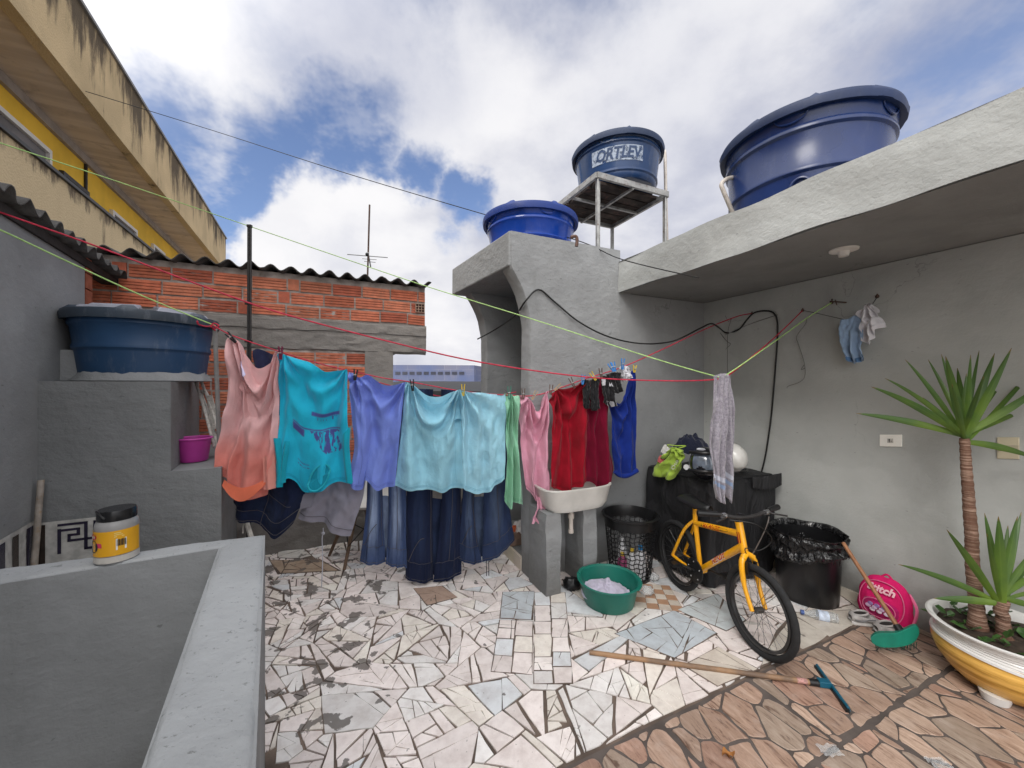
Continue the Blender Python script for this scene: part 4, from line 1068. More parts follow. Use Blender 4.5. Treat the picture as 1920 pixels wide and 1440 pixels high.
hook(1560, 567, 'rusty hook holding the green line on the right wall', 1.4)
hook(1410, 588, 'rusty hook behind the loops of the black cable')
hook(1645, 556, 'nail in the wall above the white baby shirt')
b_ = MB(); b_.tube(aw((1556, 565), (1587, 567)), .004, 5); b_.tube(aw((1566, 562), (1569, 572)), .003, 5); o = b_.build('iron_bracket', m_rust); tag(o, 'short flat iron bracket beside the green line hook', 'bracket')
cord('nail_string', 'thin string from the red line hook to the baby jeans', [hk1, on_a(1530, 587, 3.22), on_a(1582, 599, 3.18)], .0022, m_blkw)

# ================================================================ GARMENTS
def hang(name, label, cat, mat, top, bot, left, right, pl=None, off=0., pins=(), A=.03, seed=0, nu=80, nv=100, back=None, vert=(.012, 3.2), sway=0., fold=1., th=.0, rnd=0.):
    pA_, pB_ = pl or (lA, lB)
    T, B, Lf, Rt = arc(top), arc(bot), arc(left), arc(right)
    dv = Vector((pB_[0]-pA_[0], pB_[1]-pA_[1], 0)).normalized(); nr = Vector((dv.y, -dv.x, 0))   # towards the camera
    def C(s, t):
        t0, t1_, l0, r0 = T(s), B(s), Lf(t), Rt(t)
        bl = (T(0)*(1-s)+T(1)*s)*(1-t)+(B(0)*(1-s)+B(1)*s)*t
        p = t0*(1-t)+t1_*t+l0*(1-s)+r0*s-bl
        return p
    def disp(s, t, p):
        d = 0
        for (ps, pt_) in pins:
            dx, dy = (s-ps)*1.2, (t-pt_)*1.5+.02; r = math.hypot(dx, dy); an = math.atan2(dx, dy)
            nz = NZ.noise((an*1.5+seed, ps*7, r))
            d += A*fold*1.15*math.exp(-r*1.1)*math.cos(an*9+nz*2.2+seed+ps*5)*min(1, r*5)
        nz = NZ.noise((s*2.1+seed, t*.8, seed*3.1))
        d += 1.6*vert[0]*min(1, t*1.6)*math.sin(2*PI*vert[1]*(s+nz*.16)+seed*2)
        nd = NZ.noise((s*4+seed*7, t*3.2+s*1.5, 3))
        d += .020*fold*nd+.009*fold*NZ.noise((s*10+t*5, t*8-s*4, seed))
        # slack swags below a sagging edge
        if len(pins) > 1:
            sg = math.exp(-((t-.20)/.18)**2); d += A*.55*fold*sg*math.sin(t*34+4*(s-.5)**2*9+NZ.noise((s*3, t*3, seed))*2.2)*(1-(2*s-1)**2)
        d += rnd*(math.sin(PI*s)**.6 if 0 < s < 1 else 0)
        ed = .012*NZ.noise((s*5, t*6, 9+seed))
        return d+ed
    def fn(s, t):
        p = C(s, t); e = NZ.noise_vector((s*5+seed, t*6, 1))
        eu = e.x*1.6*(1 if 0 < s < 1 else .6); ev = e.y*2.0*(0 if t == 0 else 1)
        q = on_pl(p.x+eu, p.y+ev, pA_, pB_)
        return q+nr*(off+disp(s, t, p)+sway*t)
    mb = MB().grid(fn, nu, nv)
    if back:
        tb = arc(back[0]); bo_ = back[1]; kk = back[2] if len(back) > 2 else .5
        def fb(s, t):
            p = C(s, max(.0, 0)); p = Vector(tb(s)).lerp(C(s, min(1, kk)), t); q = on_pl(p.x, p.y, pA_, pB_)
            return q+nr*(off-bo_*(.6+.4*math.sin(t*PI))+.012*NZ.noise((s*6, t*4, seed+8)))
        mb.grid(fb, 40, 30)
    o = mb.build(name, mat, smooth='all', solid=th)
    if label: tag(o, label, cat)
    HEM[name] = (o, fn)
    return o, fn
HEM = {}
def child_on(parent_obj, name, mat, fn, s0, s1, t0, t1, d=.004, nu=20, nv=20, shape=None):
    """A patch that follows its garment."""
    def g(s, t):
        ss, tt = s0+(s1-s0)*s, t0+(t1-t0)*t
        p = fn(ss, tt); e = 1e-3; n = (fn(ss+e, tt)-p).cross(fn(ss, tt+e)-p); n.normalize()
        if n.y > 0: n = -n
        return p+n*d
    return MB().grid(g, nu, nv).build(name, mat, parent_obj, smooth='all')

# --- 1 coral / pink ombre shirt
def ombre(t):
    z = t.sep(t.pos())[2]; n = t.mul(t.mul(t.noise(2.2), .5, 'SUBTRACT'), .22)
    return t.mix(t.ramp(t.mul(z, n, 'ADD'), 1.26, .98), (.82, .50, .50), (.84, .29, .24))
o, fn = hang('ombre_shirt', 'pink shirt fading to coral at the hem, leftmost on the washing line', 'shirt', cloth('ombre cotton', None, 1., uvfn=ombre),
    [(425, 628), (432, 630), (447, 640), (458, 672), (470, 700), (484, 719), (498, 706), (510, 680), (518, 657), (526, 655)],
    [(404, 888), (425, 902), (436, 930), (470, 936), (500, 928), (506, 905), (518, 902)],
    [(425, 628), (431, 680), (430, 740), (421, 790), (408, 838), (406, 858), (404, 888)],
    [(526, 655), (524, 730), (522, 800), (519, 850), (518, 902)], pins=((.02, 0), (1., 0)), A=.045, seed=1, off=.0, vert=(.016, 3.4), back=([(432, 634), (455, 660), (480, 690), (505, 680), (524, 660)], .03, .35))
child_on(o, 'neck_label', cloth('lilac label', (.62, .58, .80), .3, trans=0), fn, .28, .40, .01, .10, .006, 6, 6)
hm = MB().grid(lambda s, t: on_pl(424+s*80, 905+32*math.sin(PI*min(1, s*.97+.03))*.95-t*(10+14*math.sin(PI*s)), lA, lB)+Vector((0, -.035-.02*math.sin(PI*s)+.02*t, 0)), 24, 8)
hm.build('rolled_hem', cloth('orange hem', (.80, .20, .11), .8), o, smooth='all')
sl = MB().grid(lambda s, t: on_pl(498+s*22+2*t, 855+t*62-4*s, lA, lB)+Vector((0, -.028-.012*math.sin(PI*s)+.006*math.sin(s*9), 0)), 12, 24); sl.build('sleeve', cloth('coral sleeve', (.84, .36, .30), 1.), o, smooth='all')
o, fn = hang('navy_garment', 'navy cloth seen through the neck of the ombre shirt', 'clothing', cloth('navy cotton', (.030, .035, .085), 1.), [(462, 655), (475, 652), (500, 662), (530, 682)], [(470, 780), (490, 782), (525, 780)], [(462, 655), (466, 700), (470, 780)], [(530, 682), (528, 730), (525, 780)], off=-.09, nu=30, nv=30, seed=4, vert=(.01, 4))
# --- 2 turquoise T-shirt
def tq(t):
    base = (.02, .50, .72)
    uv = t.uv(); u, v = t.sep(uv)[0], t.sep(uv)[1]
    def band(a0, a1, b0, b1, e=.012):
        x = t.mul(t.ramp(u, a0-e, a0+e), t.ramp(u, a1+e, a1-e)); y = t.mul(t.ramp(v, b0-e*.6, b0+e*.6), t.ramp(v, b1+e*.6, b1-e*.6)); return t.mul(x, y)
    mp = t.n('ShaderNodeMapping'); t.put(mp.inputs['Vector'], uv); mp.inputs['Scale'].default_value = (16, 7, 1); mp.inputs['Rotation'].default_value = (0, 0, .5)
    n = t.noise(1.2, mp.outputs[0], detail=3, rough=.5, dist=1.3); holes = t.ramp(n, .47, .50)
    g1 = band(.50, .88, .365, .395); g2 = band(.24, .90, .500, .512); g3 = band(.24, .42, .515, .575)
    tri = t.mul(band(.38, .90, .515, .72), t.ramp(t.mul(u, t.mul(v, 1.15), 'SUBTRACT'), -.12, -.10))
    g4 = t.mul(tri, holes); g5 = t.mul(t.mul(band(.55, .85, .395, .43), t.ramp(n, .58, .60)), 1.)
    mp2 = t.n('ShaderNodeMapping'); t.put(mp2.inputs['Vector'], uv); mp2.inputs['Scale'].default_value = (90, 18, 1)
    tx = t.ramp(t.noise(1.5, mp2.outputs[0], detail=0), .5, .53)
    g6 = t.mul(t.mul(band(.33, .50, .775, .788, .003), 1.), tx); g7 = t.mul(band(.33, .50, .803, .813, .003), tx)
    m = g1
    for g in (g2, g3, g4, g5, g6, g7): m = t.mul(m, g, 'MAXIMUM')
    return t.mix(m, base, (.085, .10, .33))
o, fn = hang('turquoise_shirt', 'bright turquoise T-shirt with purple print, hung upside down', 'shirt', cloth('turquoise cotton', None, .8, uvfn=tq),
    [(523, 660), (532, 664), (540, 667), (562, 674), (582, 680), (596, 688), (612, 697), (630, 696), (652, 692)],
    [(519, 905), (528, 912), (540, 895), (553, 905), (565, 922), (585, 924), (605, 918), (620, 907), (640, 903), (662, 905)],
    [(523, 660), (524, 740), (521, 820), (518, 870), (519, 905)], [(652, 692), (654, 770), (657, 830), (660, 870), (662, 905)], pins=((.08, 0), (.98, 0)), A=.03, seed=2, off=.012, vert=(.012, 2.6), nu=100, nv=120)
nk = MB(); 
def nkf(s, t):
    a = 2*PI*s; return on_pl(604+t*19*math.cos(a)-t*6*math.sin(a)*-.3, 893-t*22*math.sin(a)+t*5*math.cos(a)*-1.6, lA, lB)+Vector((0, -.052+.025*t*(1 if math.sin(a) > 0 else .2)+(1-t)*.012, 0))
nk.grid(nkf, 32, 6); nk.build('neck_opening', cloth('shaded turquoise', (.01, .30, .42), .7), o, smooth='all')  # neck opening coloured darker to stand for the shade inside the shirt
rm = MB(); rm.tube([nkf(k/32, 1.02)+Vector((0, -.004, 0)) for k in range(32)], .006, 6, closed=True); rm.build('collar', cloth('turquoise rib', (.02, .46, .58), .5), o, smooth=True)
for (x0, x1, y0, y1) in ((521, 534, 820, 910), (536, 546, 826, 902), (651, 664, 800, 902)):
    MB().grid(lambda s, t: on_pl(x0+(x1-x0)*s+4*math.sin(t*3+x0), y0+(y1-y0)*t, lA, lB)+Vector((0, -.036-.022*math.sin(PI*s)*min(1, t*4)*(1-.3*t), 0)), 12, 24).build('sleeve', cloth('turquoise sleeve', (.012, .38, .50), .8) if x0 == 521 else bpy.data.materials['turquoise sleeve'], o, smooth='all')
# --- 3 periwinkle shirt
o, fn = hang('periwinkle_shirt', 'periwinkle blue plain shirt right of the turquoise one', 'shirt', cloth('periwinkle cotton', (.21, .29, .76), .8),
    [(653, 697), (664, 701), (672, 708), (690, 703), (705, 712), (722, 722), (740, 722), (760, 716)],
    [(652, 902), (664, 916), (678, 919), (684, 900), (694, 905), (708, 919), (725, 914), (741, 909)],
    [(653, 697), (656, 760), (663, 840), (655, 880), (652, 902)], [(760, 716), (754, 770), (747, 840), (741, 909)], pins=((.0, 0), (.16, 0), (1, 0)), A=.032, seed=3, off=.004, vert=(.020, 2.2))
# --- 4 aqua shirt with sagging neck, and the crumpled sheet
o, fn = hang('aqua_shirt', 'light aqua crumpled shirt with a wide sagging neck', 'shirt', cloth('aqua cotton', (.36, .70, .84), 1.5),
    [(760, 716), (768, 718), (778, 724), (788, 738), (800, 752), (822, 757), (842, 745), (856, 731), (866, 732)],
    [(738, 912), (760, 917), (785, 919), (810, 918), (832, 923), (850, 917), (870, 914)],
    [(760, 716), (756, 770), (750, 830), (744, 880), (738, 912)], [(866, 732), (866, 790), (867, 860), (870, 914)], pins=((.05, 0), (.96, 0)), A=.05, seed=5, off=.006, vert=(.016, 2.5), fold=1.2, nu=110, nv=120, back=([(776, 722), (800, 741), (825, 744), (845, 736), (860, 731)], .04, .3))
o, fn = hang('aqua_sheet', 'wrinkled pale aqua cloth held by the yellow peg', 'cloth', cloth('pale aqua cotton', (.40, .73, .87), 1.9),
    [(862, 730), (880, 735), (900, 736), (925, 739), (947, 739)], [(868, 914), (880, 922), (900, 925), (915, 922), (932, 908), (945, 896)],
    [(862, 730), (864, 790), (866, 860), (868, 914)], [(947, 739), (947, 800), (946, 850), (945, 896)], pins=((.1, 0),), A=.03, seed=6, off=.012, vert=(.008, 3.5), fold=1.3, nu=80, nv=110)
# --- 5 mint
o, fn = hang('mint_shirt', 'narrow folded mint green shirt held by the green peg', 'shirt', cloth('mint cotton', (.32, .66, .45), 1.), [(945, 737), (952, 739), (960, 740), (974, 742)],
    [(943, 925), (947, 940), (955, 951), (968, 938), (980, 947)], [(945, 737), (947, 800), (948, 860), (943, 925)], [(974, 742), (969, 800), (971, 840), (977, 900), (980, 947)], pins=((.4, 0),), A=.05, seed=7, off=.026, vert=(.024, 2.4), nu=50, nv=90)
# --- 6 pink shirt with knotted tail
o, fn = hang('pink_shirt', 'rose pink shirt with knotted tail in front of the tower pillar', 'shirt', cloth('rose cotton', (.80, .40, .52), .9), [(972, 741), (985, 744), (994, 754), (1002, 768), (1009, 770), (1017, 752), (1023, 735), (1028, 733)],
    [(986, 915), (996, 926), (1003, 938), (1018, 938), (1028, 925)], [(972, 741), (974, 800), (976, 850), (981, 890), (986, 915)], [(1028, 733), (1024, 800), (1024, 860), (1028, 900), (1028, 925)], pins=((.2, 0), (.98, 0)), A=.045, seed=8, off=.024, vert=(.020, 2.1), nu=60, nv=90)
tl, _ = hang('tail', None, None, bpy.data.materials['rose cotton'], [(1001, 925), (1012, 930), (1026, 922)], [(993, 978), (1004, 976), (1012, 992), (1022, 974), (1040, 972)], [(1001, 925), (1004, 942), (1000, 958), (993, 978)], [(1026, 922), (1024, 940), (1032, 955), (1040, 972)], off=.045, vert=(.012, 4), seed=9, nu=30, nv=30)
tl.parent = o
tl2, _ = hang('tail', None, None, cloth('dark navy lining', (.02, .02, .05), 1.), [(1004, 965), (1020, 965)], [(1010, 995), (1016, 995)], [(1004, 965), (1010, 995)], [(1020, 965), (1016, 995)], off=.03, nu=6, nv=8); tl2.parent = o
# --- 7 red, maroon, 9 blue
o, fn = hang('red_shirt', 'deep red smooth shirt left of the maroon cloth', 'shirt', cloth('red jersey', (.36, .008, .022), .5, sheen=.1), [(1028, 738), (1040, 730), (1052, 729), (1064, 726), (1075, 720), (1084, 714), (1097, 712)],
    [(1028, 908), (1040, 915), (1058, 918), (1075, 910), (1097, 903)], [(1028, 738), (1029, 800), (1029, 860), (1028, 908)], [(1097, 712), (1098, 780), (1098, 850), (1097, 903)], pins=((.15, 0), (1, 0)), A=.045, seed=10, off=.050, vert=(.020, 2.6))
o, fn = hang('maroon_shirt', 'dark maroon cloth with flared corner beside the red shirt', 'shirt', cloth('maroon jersey', (.20, .005, .028), .5, sheen=.1), [(1094, 714), (1110, 712), (1130, 706), (1143, 702)],
    [(1095, 901), (1105, 903), (1115, 911), (1130, 914), (1143, 916)], [(1094, 714), (1096, 780), (1096, 850), (1095, 901)], [(1143, 702), (1139, 760), (1141, 830), (1149, 878), (1143, 916)], pins=((0, 0),), A=.03, seed=11, off=.035, vert=(.022, 2.2))
o, fn = hang('blue_shirt', 'royal blue sagging shirt at the right end of the washing line', 'shirt', cloth('royal blue jersey', (.012, .035, .26), .6, sheen=.1), [(1138, 735), (1146, 748), (1158, 757), (1167, 745), (1174, 725), (1180, 698), (1188, 693)],
    [(1150, 880), (1158, 892), (1170, 893), (1182, 886), (1194, 884)], [(1138, 735), (1142, 780), (1146, 830), (1150, 880)], [(1188, 693), (1190, 740), (1193, 800), (1192, 850), (1194, 884)], pins=((0, 0), (1, 0)), A=.035, seed=12, off=.018, vert=(.014, 2.2), nu=60, nv=90)
cf = MB(); cf.tube(crom([on_pl(u, v, lA, lB)+Vector((0, -.03, 0)) for u, v in ((1151, 882), (1160, 889), (1174, 890), (1193, 880))], 6), .018, 10); cf.build('rolled_hem', bpy.data.materials['royal blue jersey'], o, smooth=True)
def hemline(name, t_, colr, s0=.02, s1=.98, r=.0017):
    ob, f_ = HEM[name]; mb = MB()
    for dt in (0, .012): mb.tube([f_(s0+(s1-s0)*k/40, t_+dt)+Vector((0, -.0035, 0)) for k in range(41)], r*.7, 4)
    mb.build('hem_seam', M('seam '+name, colr, .9), ob)
def sideline(name, s_, colr):
    ob, f_ = HEM[name]; mb = MB(); mb.tube([f_(s_, .04+.9*k/40)+Vector((0, -.003, 0)) for k in range(41)], .0012, 4); mb.build('side_seam', M('side seam '+name, colr, .9), ob)
for n_, t_, c_ in (('periwinkle_shirt', .955, (.14, .19, .55)), ('aqua_shirt', .955, (.22, .50, .62)), ('aqua_sheet', .955, (.24, .52, .64)), ('turquoise_shirt', .96, (.01, .33, .5)), ('red_shirt', .955, (.20, .004, .012)), ('maroon_shirt', .955, (.10, .003, .014)), ('pink_shirt', .96, (.55, .25, .34)), ('mint_shirt', .96, (.2, .48, .3)), ('ombre_shirt', .93, (.60, .2, .16))): hemline(n_, t_, c_)
sideline('periwinkle_shirt', .22, (.14, .19, .55)); sideline('red_shirt', .5, (.20, .004, .012)); sideline('aqua_shirt', .9, (.22, .50, .62))
# --- socks and small things near the right end
def smallc(name, label, cat, m, pts, off=.085, seed=0, kids=()):
    xs = pts; (tl_, tr_, br2, bl2) = pts
    o, fn = hang(name, label, cat, m, [tl_, ((tl_[0]+tr_[0])/2, (tl_[1]+tr_[1])/2-2), tr_], [bl2, ((bl2[0]+br2[0])/2+R.uniform(-2, 2), (bl2[1]+br2[1])/2+4), br2], [tl_, ((tl_[0]+bl2[0])/2+1, (tl_[1]+bl2[1])/2), bl2], [tr_, ((tr_[0]+br2[0])/2-1, (tr_[1]+br2[1])/2), br2], off=off, seed=seed, vert=(.008, 2.4), nu=24, nv=30, th=.010)
    for (s0, s1, t0, t1, mm) in kids: child_on(o, 'patch', mm, fn, s0, s1, t0, t1, .009, 6, 6)
    return o
ck = cloth('black sock knit', (.014, .014, .016), .5, trans=0); cwh = cloth('white sock knit', (.70, .70, .74), .6, trans=.1); cgr = cloth('grey sock knit', (.30, .30, .32), .6, trans=0)
smallc('sock', 'plain black sock clipped by the small blue peg', 'sock', ck, ((1083, 712), (1098, 716), (1097, 764), (1084, 758)), seed=20, off=.085)
smallc('sock', 'black sock under the yellow peg', 'sock', ck, ((1098, 713), (1114, 711), (1113, 764), (1099, 765)), .09, 21)
smallc('sock', 'black sock with white heel and grey toe', 'sock', ck, ((1115, 706), (1138, 710), (1143, 760), (1122, 752)), .095, 22, ((.0, .35, .10, .35, cwh), (.3, 1, .82, 1., cgr), (.7, 1., .05, .3, cwh)))
smallc('sock', 'crumpled black sock beneath the double blue pegs', 'sock', ck, ((1124, 703), (1150, 700), (1155, 730), (1138, 735)), .105, 23)
o = smallc('sock', 'white sports sock with grey cuff near the blue shirt', 'sock', cwh, ((1148, 690), (1166, 690), (1172, 708), (1155, 714)), .10, 24, ((.0, .3, .0, 1, cgr),))
# --- jeans on the rear line
def denim(name, dark, faded, amt):
    def f(t):
        u, v = t.sep(t.uv())[0], t.sep(t.uv())[1]
        leg = t.n('ShaderNodeMath', operation='ABSOLUTE'); t.put(leg.inputs[0], t.mul(u, .45, 'SUBTRACT'))
        k = t.mul(t.ramp(leg.outputs[0], .34, .08), t.ramp(v, 1.0, .72)); n = t.noise(6, detail=6, rough=.7)
        c = t.mix(t.mul(k, t.mul(t.ramp(n, .15, .5), amt)), dark, faded)
        w = t.noise(160, t.pos((1, 1, .25)), detail=2); return t.mix(t.mul(w, .25), c, sc3(faded, .6))
    return cloth(name, None, .9, uvfn=f, trans=0, sheen=.05)
jA = (lC, lD)
d1 = denim('faded blue denim', (.028, .052, .14), (.30, .38, .55), .85); d2 = denim('dark indigo denim', (.010, .015, .042), (.028, .045, .10), .6); d3 = denim('mid blue denim', (.022, .036, .09), (.085, .12, .20), .8)
m_st = M('stitching', (.075, .07, .08), .8)
def seam(o, fn, pts, r=.0022, name='seam'):
    mb = MB(); mb.tube([fn(s, t)+Vector((0, -.006, 0)) for s, t in pts], r, 5); mb.build(name, m_st, o)
def jeans(label, m, legs, waist, seed, off=0, pock=True):
    """Upside-down jeans: legs run up to the line, waistband at the bottom."""
    (lt0, lt1, lb0, lb1), (rt0, rt1, rb0, rb1) = legs; (wl, wm, wr) = waist
    o, fn = hang('jeans', label, 'jeans', m, [lt0, lt1], [wl, ((wl[0]+wm[0])/2, wl[1]+(wm[1]-wl[1])*.7), wm], [lt0, lb0, wl], [lt1, lb1, wm], pl=jA, off=off, seed=seed, vert=(.004, .8), nu=36, nv=80, rnd=.040)
    o2, fn2 = hang('leg', None, None, m, [rt0, rt1], [wm, ((wr[0]+wm[0])/2, wm[1]+(wr[1]-wm[1])*.4), wr], [rt0, rb0, wm], [rt1, rb1, wr], pl=jA, off=off+.008, seed=seed+1, vert=(.004, .8), nu=36, nv=80, rnd=.040); o2.parent = o
    ob, _ = hang('back_panel', None, None, m, [lb0, rb1], [(wl[0]+3, wl[1]-5), ((wl[0]+wr[0])/2, wm[1]-6), (wr[0]-3, wr[1]-5)], [lb0, (wl[0]+3, wl[1]-5)], [rb1, (wr[0]-3, wr[1]-5)], pl=jA, off=off-.035, seed=seed+2, nu=30, nv=40); ob.parent = o
    for f_, k in ((fn, 0), (fn2, 1)):
        mb = MB(); mb.tube([f_(s/12, .90)+Vector((0, -.007, 0)) for s in range(13)], .0016, 4); mb.tube([f_(s/12, .985)+Vector((0, -.007, 0)) for s in range(13)], .0018, 4)
        if k == 0: mb.tube([f_(.12+.55*q/10, .90-.13*math.sin(PI*.5*q/10)) +Vector((0, -.008, 0)) for q in range(11)], .0025, 4)
        mb.tube([f_(.5 if k else .93, .3+.6*q/20)+Vector((0, -.007, 0)) for q in range(21)], .002, 4)
        mb.build('seam', m_st, o)
    for s in (.2, .75): MB().bar(fn(s, .905)+Vector((0, -.010, 0)), fn(s, .99)+Vector((0, -.010, 0)), .012, .004).build('belt_loop', m, o)
    return o
jeans('faded blue jeans hung by the cuffs, first from the left', d1, (((690, 722), (718, 722), (688, 930), (718, 950)), ((727, 724), (758, 726), (728, 955), (762, 935))), ((675, 1052), (723, 1055), (764, 1062)), 31)
jeans('darkest indigo jeans, longest of the three pairs', d2, (((768, 728), (812, 730), (762, 930), (811, 925)), ((826, 730), (866, 732), (828, 925), (864, 940))), ((760, 1082), (812, 1087), (864, 1072)), 34, .015)
jeans('mid blue jeans swung out to the right, third pair', d3, (((872, 736), (898, 738), (866, 935), (888, 940)), ((904, 738), (948, 740), (904, 940), (952, 925))), ((857, 1046), (902, 1050), (963, 1008)), 37, .03)
bt = MB(); bt.tube(crom([on_pl(u, v, lC, lD)+Vector((0, -.04, 0)) for u, v in ((912, 1030), (913, 1070), (912, 1110))], 4), .0028, 5); bt.tube(crom([on_pl(u, v, lC, lD)+Vector((0, -.04, 0)) for u, v in ((917, 1028), (917, 1060), (918, 1087), (922, 1090))], 4), .0028, 5)
o = bt.build('drawstring', m_blkw); tag(o, 'pair of thin black strings dangling below the third jeans', 'string')
o, fn = hang('denim_shorts', 'dark navy denim shorts hanging below the ombre shirt', 'shorts', d2, [(446, 880), (500, 870), (562, 850)], [(447, 976), (475, 980), (500, 1002), (520, 1008), (546, 985)], [(446, 880), (442, 930), (447, 976)], [(562, 850), (571, 915), (546, 985)], pl=((-1.62, 2.52), (1.0, 2.85)), off=0, seed=41, vert=(.02, 1.6), nu=50, nv=50)
for t_ in (.78, .95): seam(o, fn, [(s/14, t_) for s in range(15)])
seam(o, fn, [(.40+.05*math.sin(q/3), q/14) for q in range(15)]); seam(o, fn, [(.45+.4*q/10, .45+.18*q/10) for q in range(11)])
o, fn = hang('grey_shorts', 'heather grey jersey shorts beside the dark denim shorts', 'shorts', cloth('heather jersey', (.26, .25, .30), .5, trans=.05), [(572, 870), (620, 865), (688, 880)], [(558, 972), (585, 978), (610, 985), (635, 1002), (656, 1006)], [(572, 870), (566, 920), (558, 972)], [(688, 880), (680, 935), (656, 1006)], pl=((-1.62, 2.58), (1.0, 2.88)), off=0, seed=44, vert=(.014, 1.5), nu=50, nv=50)
seam(o, fn, [(s/14, .90) for s in range(15)], .0016)
fl = MB().grid(lambda s, t: on_pl(571+s*22-t*4, 925+t*27-s*5, (-1.62, 2.58), (1.0, 2.88))+Vector((0, -.03, 0)), 8, 8); fl.build('pocket_flap', bpy.data.materials['heather jersey'], o, solid=.004)
ws = MB(); ws.tube(crom([P(606, 990, 2.78), P(606, 1000, 2.78), P(604, 1010, 2.78), P(605, 1050, 2.78), P(603, 1100, 2.78)], 5), .0035, 6); ws.ell(P(606, 1000, 2.775), .012, .01, .012, 8, 6)
o = ws.build('white_string', cloth('white string', (.5, .5, .56), .2, trans=0)); tag(o, 'knotted whitish string dangling under the heather shorts', 'string')
# --- towel
tA, tB = (TW.x-1, TW.y+.02), (TW.x+1, TW.y+.02)
def twl(t):
    z = t.sep(t.pos())[2]; u = t.sep(t.uv())[1]
    c = t.mix(t.ramp(t.noise(60, detail=4, rough=.8), .35, .65), (.22, .20, .235), (.36, .34, .385))
    for (a, b, cc) in ((.80, .835, (.50, .52, .60)), (.855, .885, (.24, .33, .50))):
        k = t.mul(t.ramp(u, a-.004, a+.004), t.ramp(u, b+.004, b-.004)); c = t.mix(k, c, cc)
    return c
mtw = cloth('lilac grey terry', None, .8, uvfn=twl, trans=.03, sheen=.5)
o, fn = hang('towel', 'lilac grey bath towel with pale stripes slung over the cords', 'towel', mtw, [(1334, 705), (1342, 703), (1352, 702), (1360, 703)], [(1340, 930), (1346, 938), (1353, 941)], [(1334, 705), (1331, 760), (1326, 830), (1333, 890), (1340, 930)], [(1360, 703), (1358, 780), (1352, 850), (1352, 900), (1353, 941)], pl=(tA, tB), off=.03, seed=51, vert=(.012, 2), nu=30, nv=90, th=.008)
o2, _ = hang('rear_half', None, None, mtw, [(1348, 702), (1362, 700), (1372, 702)], [(1350, 928), (1362, 930), (1366, 933), (1377, 946)], [(1348, 702), (1350, 790), (1349, 860), (1350, 928)], [(1372, 702), (1378, 770), (1380, 850), (1377, 946)], pl=(tA, tB), off=-.015, seed=53, vert=(.014, 2), nu=30, nv=90, th=.008); o2.parent = o
# --- baby clothes on the nail
bA = on_a(1560, 640, 3.17); bB = on_a(1670, 640, 3.17)
db = cloth('pale denim', (.32, .45, .64), .9, trans=.1)
o, fn = hang('baby_jeans', 'tiny pale denim trousers hung on the right wall string', 'trousers', db, [(1581, 600), (1595, 598), (1608, 592), (1620, 602)], [(1594, 676), (1602, 684), (1610, 683), (1620, 678)], [(1581, 600), (1577, 622), (1583, 650), (1594, 676)], [(1620, 602), (1623, 630), (1619, 650), (1624, 672)], pl=(bA.xy, bB.xy), off=.02, seed=60, vert=(.012, 2.2), nu=34, nv=50, th=.006)
child_on(o, 'cuff', cloth('blue cuff', (.10, .20, .38), .5, trans=0), fn, .0, 1., .90, .99, .008, 16, 4)
o, fn = hang('baby_shirt', 'crumpled little white shirt hanging from the wall nail', 'shirt', cloth('white cotton', (.85, .84, .88), 1.2, trans=.2), [(1612, 590), (1622, 580), (1636, 569), (1648, 580)], [(1622, 640), (1632, 646), (1642, 640), (1646, 622), (1661, 612)], [(1612, 590), (1620, 610), (1622, 640)], [(1648, 580), (1654, 596), (1661, 612)], pl=(bA.xy, bB.xy), off=.035, seed=61, pins=((.66, 0),), A=.05, vert=(.02, 2.5), nu=40, nv=44)
ns = MB(); ns.tube([on_a(1645, 557, 3.225), on_a(1636, 570, 3.15)], .002, 5); ns.build('string', m_blkw, o)

# ================================================================ PEGS
def peg(u, v, colr, label, pl=None, tilt=0., s=1., off=.03):
    pA_, pB_ = pl or (lA, lB); p = on_pl(u, v, pA_, pB_)+Vector((0, -off, 0))
    r_ = thing('clothes_peg', label, 'clothes peg', p)
    m = bpy.data.materials.get('peg '+colr) or M('peg '+colr, {'blue': (.03, .22, .60), 'yellow': (.62, .44, .03), 'green': (.01, .16, .11), 'brown': (.10, .055, .04), 'maroon': (.16, .015, .05), 'black': (.015, .015, .016), 'wood': (.42, .30, .18)}[colr], .5)
    d = Vector((math.sin(tilt), 0, math.cos(tilt))); x = Vector((d.z, 0, -d.x)); Lp = .072*s
    for k in (-1, 1):
        b = MB(); c0 = p+x*(k*.0052)
        b.hexa([c0-d*Lp*.5+x*(k*-.0015)+x*a+Vector((0, y, 0)) for a, y in ((-.0035, -.006), (.0035, -.006), (.0035, .006), (-.0035, .006))], [c0+d*Lp*.5+x*(k*.006)+x*a+Vector((0, y, 0)) for a, y in ((-.0028, -.006), (.0028, -.006), (.0028, .006), (-.0028, .006))])
        b.build('jaw', m, r_)
    sp = MB(); sp.tube([p+Vector((0, -.009, 0))-x*.008, p+Vector((0, -.009, 0))+x*.008], .004, 8); sp.build('spring', m_steel, r_)
    return r_
peg(440, 634, 'black', 'dark peg leaning on the left shoulder of the ombre shirt', tilt=-.75, s=1.1)
peg(534, 663, 'maroon', 'maroon peg on the turquoise shirt', s=1.15, off=.045)
peg(671, 703, 'black', 'black peg on the periwinkle shirt', tilt=.1, off=.04)
peg(776, 722, 'black', 'black peg between periwinkle and aqua shirts', s=1.1, tilt=-.1, off=.04)
peg(870, 731, 'yellow', 'yellow peg on the wrinkled aqua cloth', s=1.15, off=.045)
peg(955, 736, 'green', 'dark green peg on the mint shirt', s=1.3, off=.055)
peg(981, 738, 'brown', 'brown peg on the left of the pink shirt', s=1.1, off=.05)
peg(1002, 741, 'wood', 'wooden peg on the line inside the pink shirt neck', tilt=.5, off=.0)
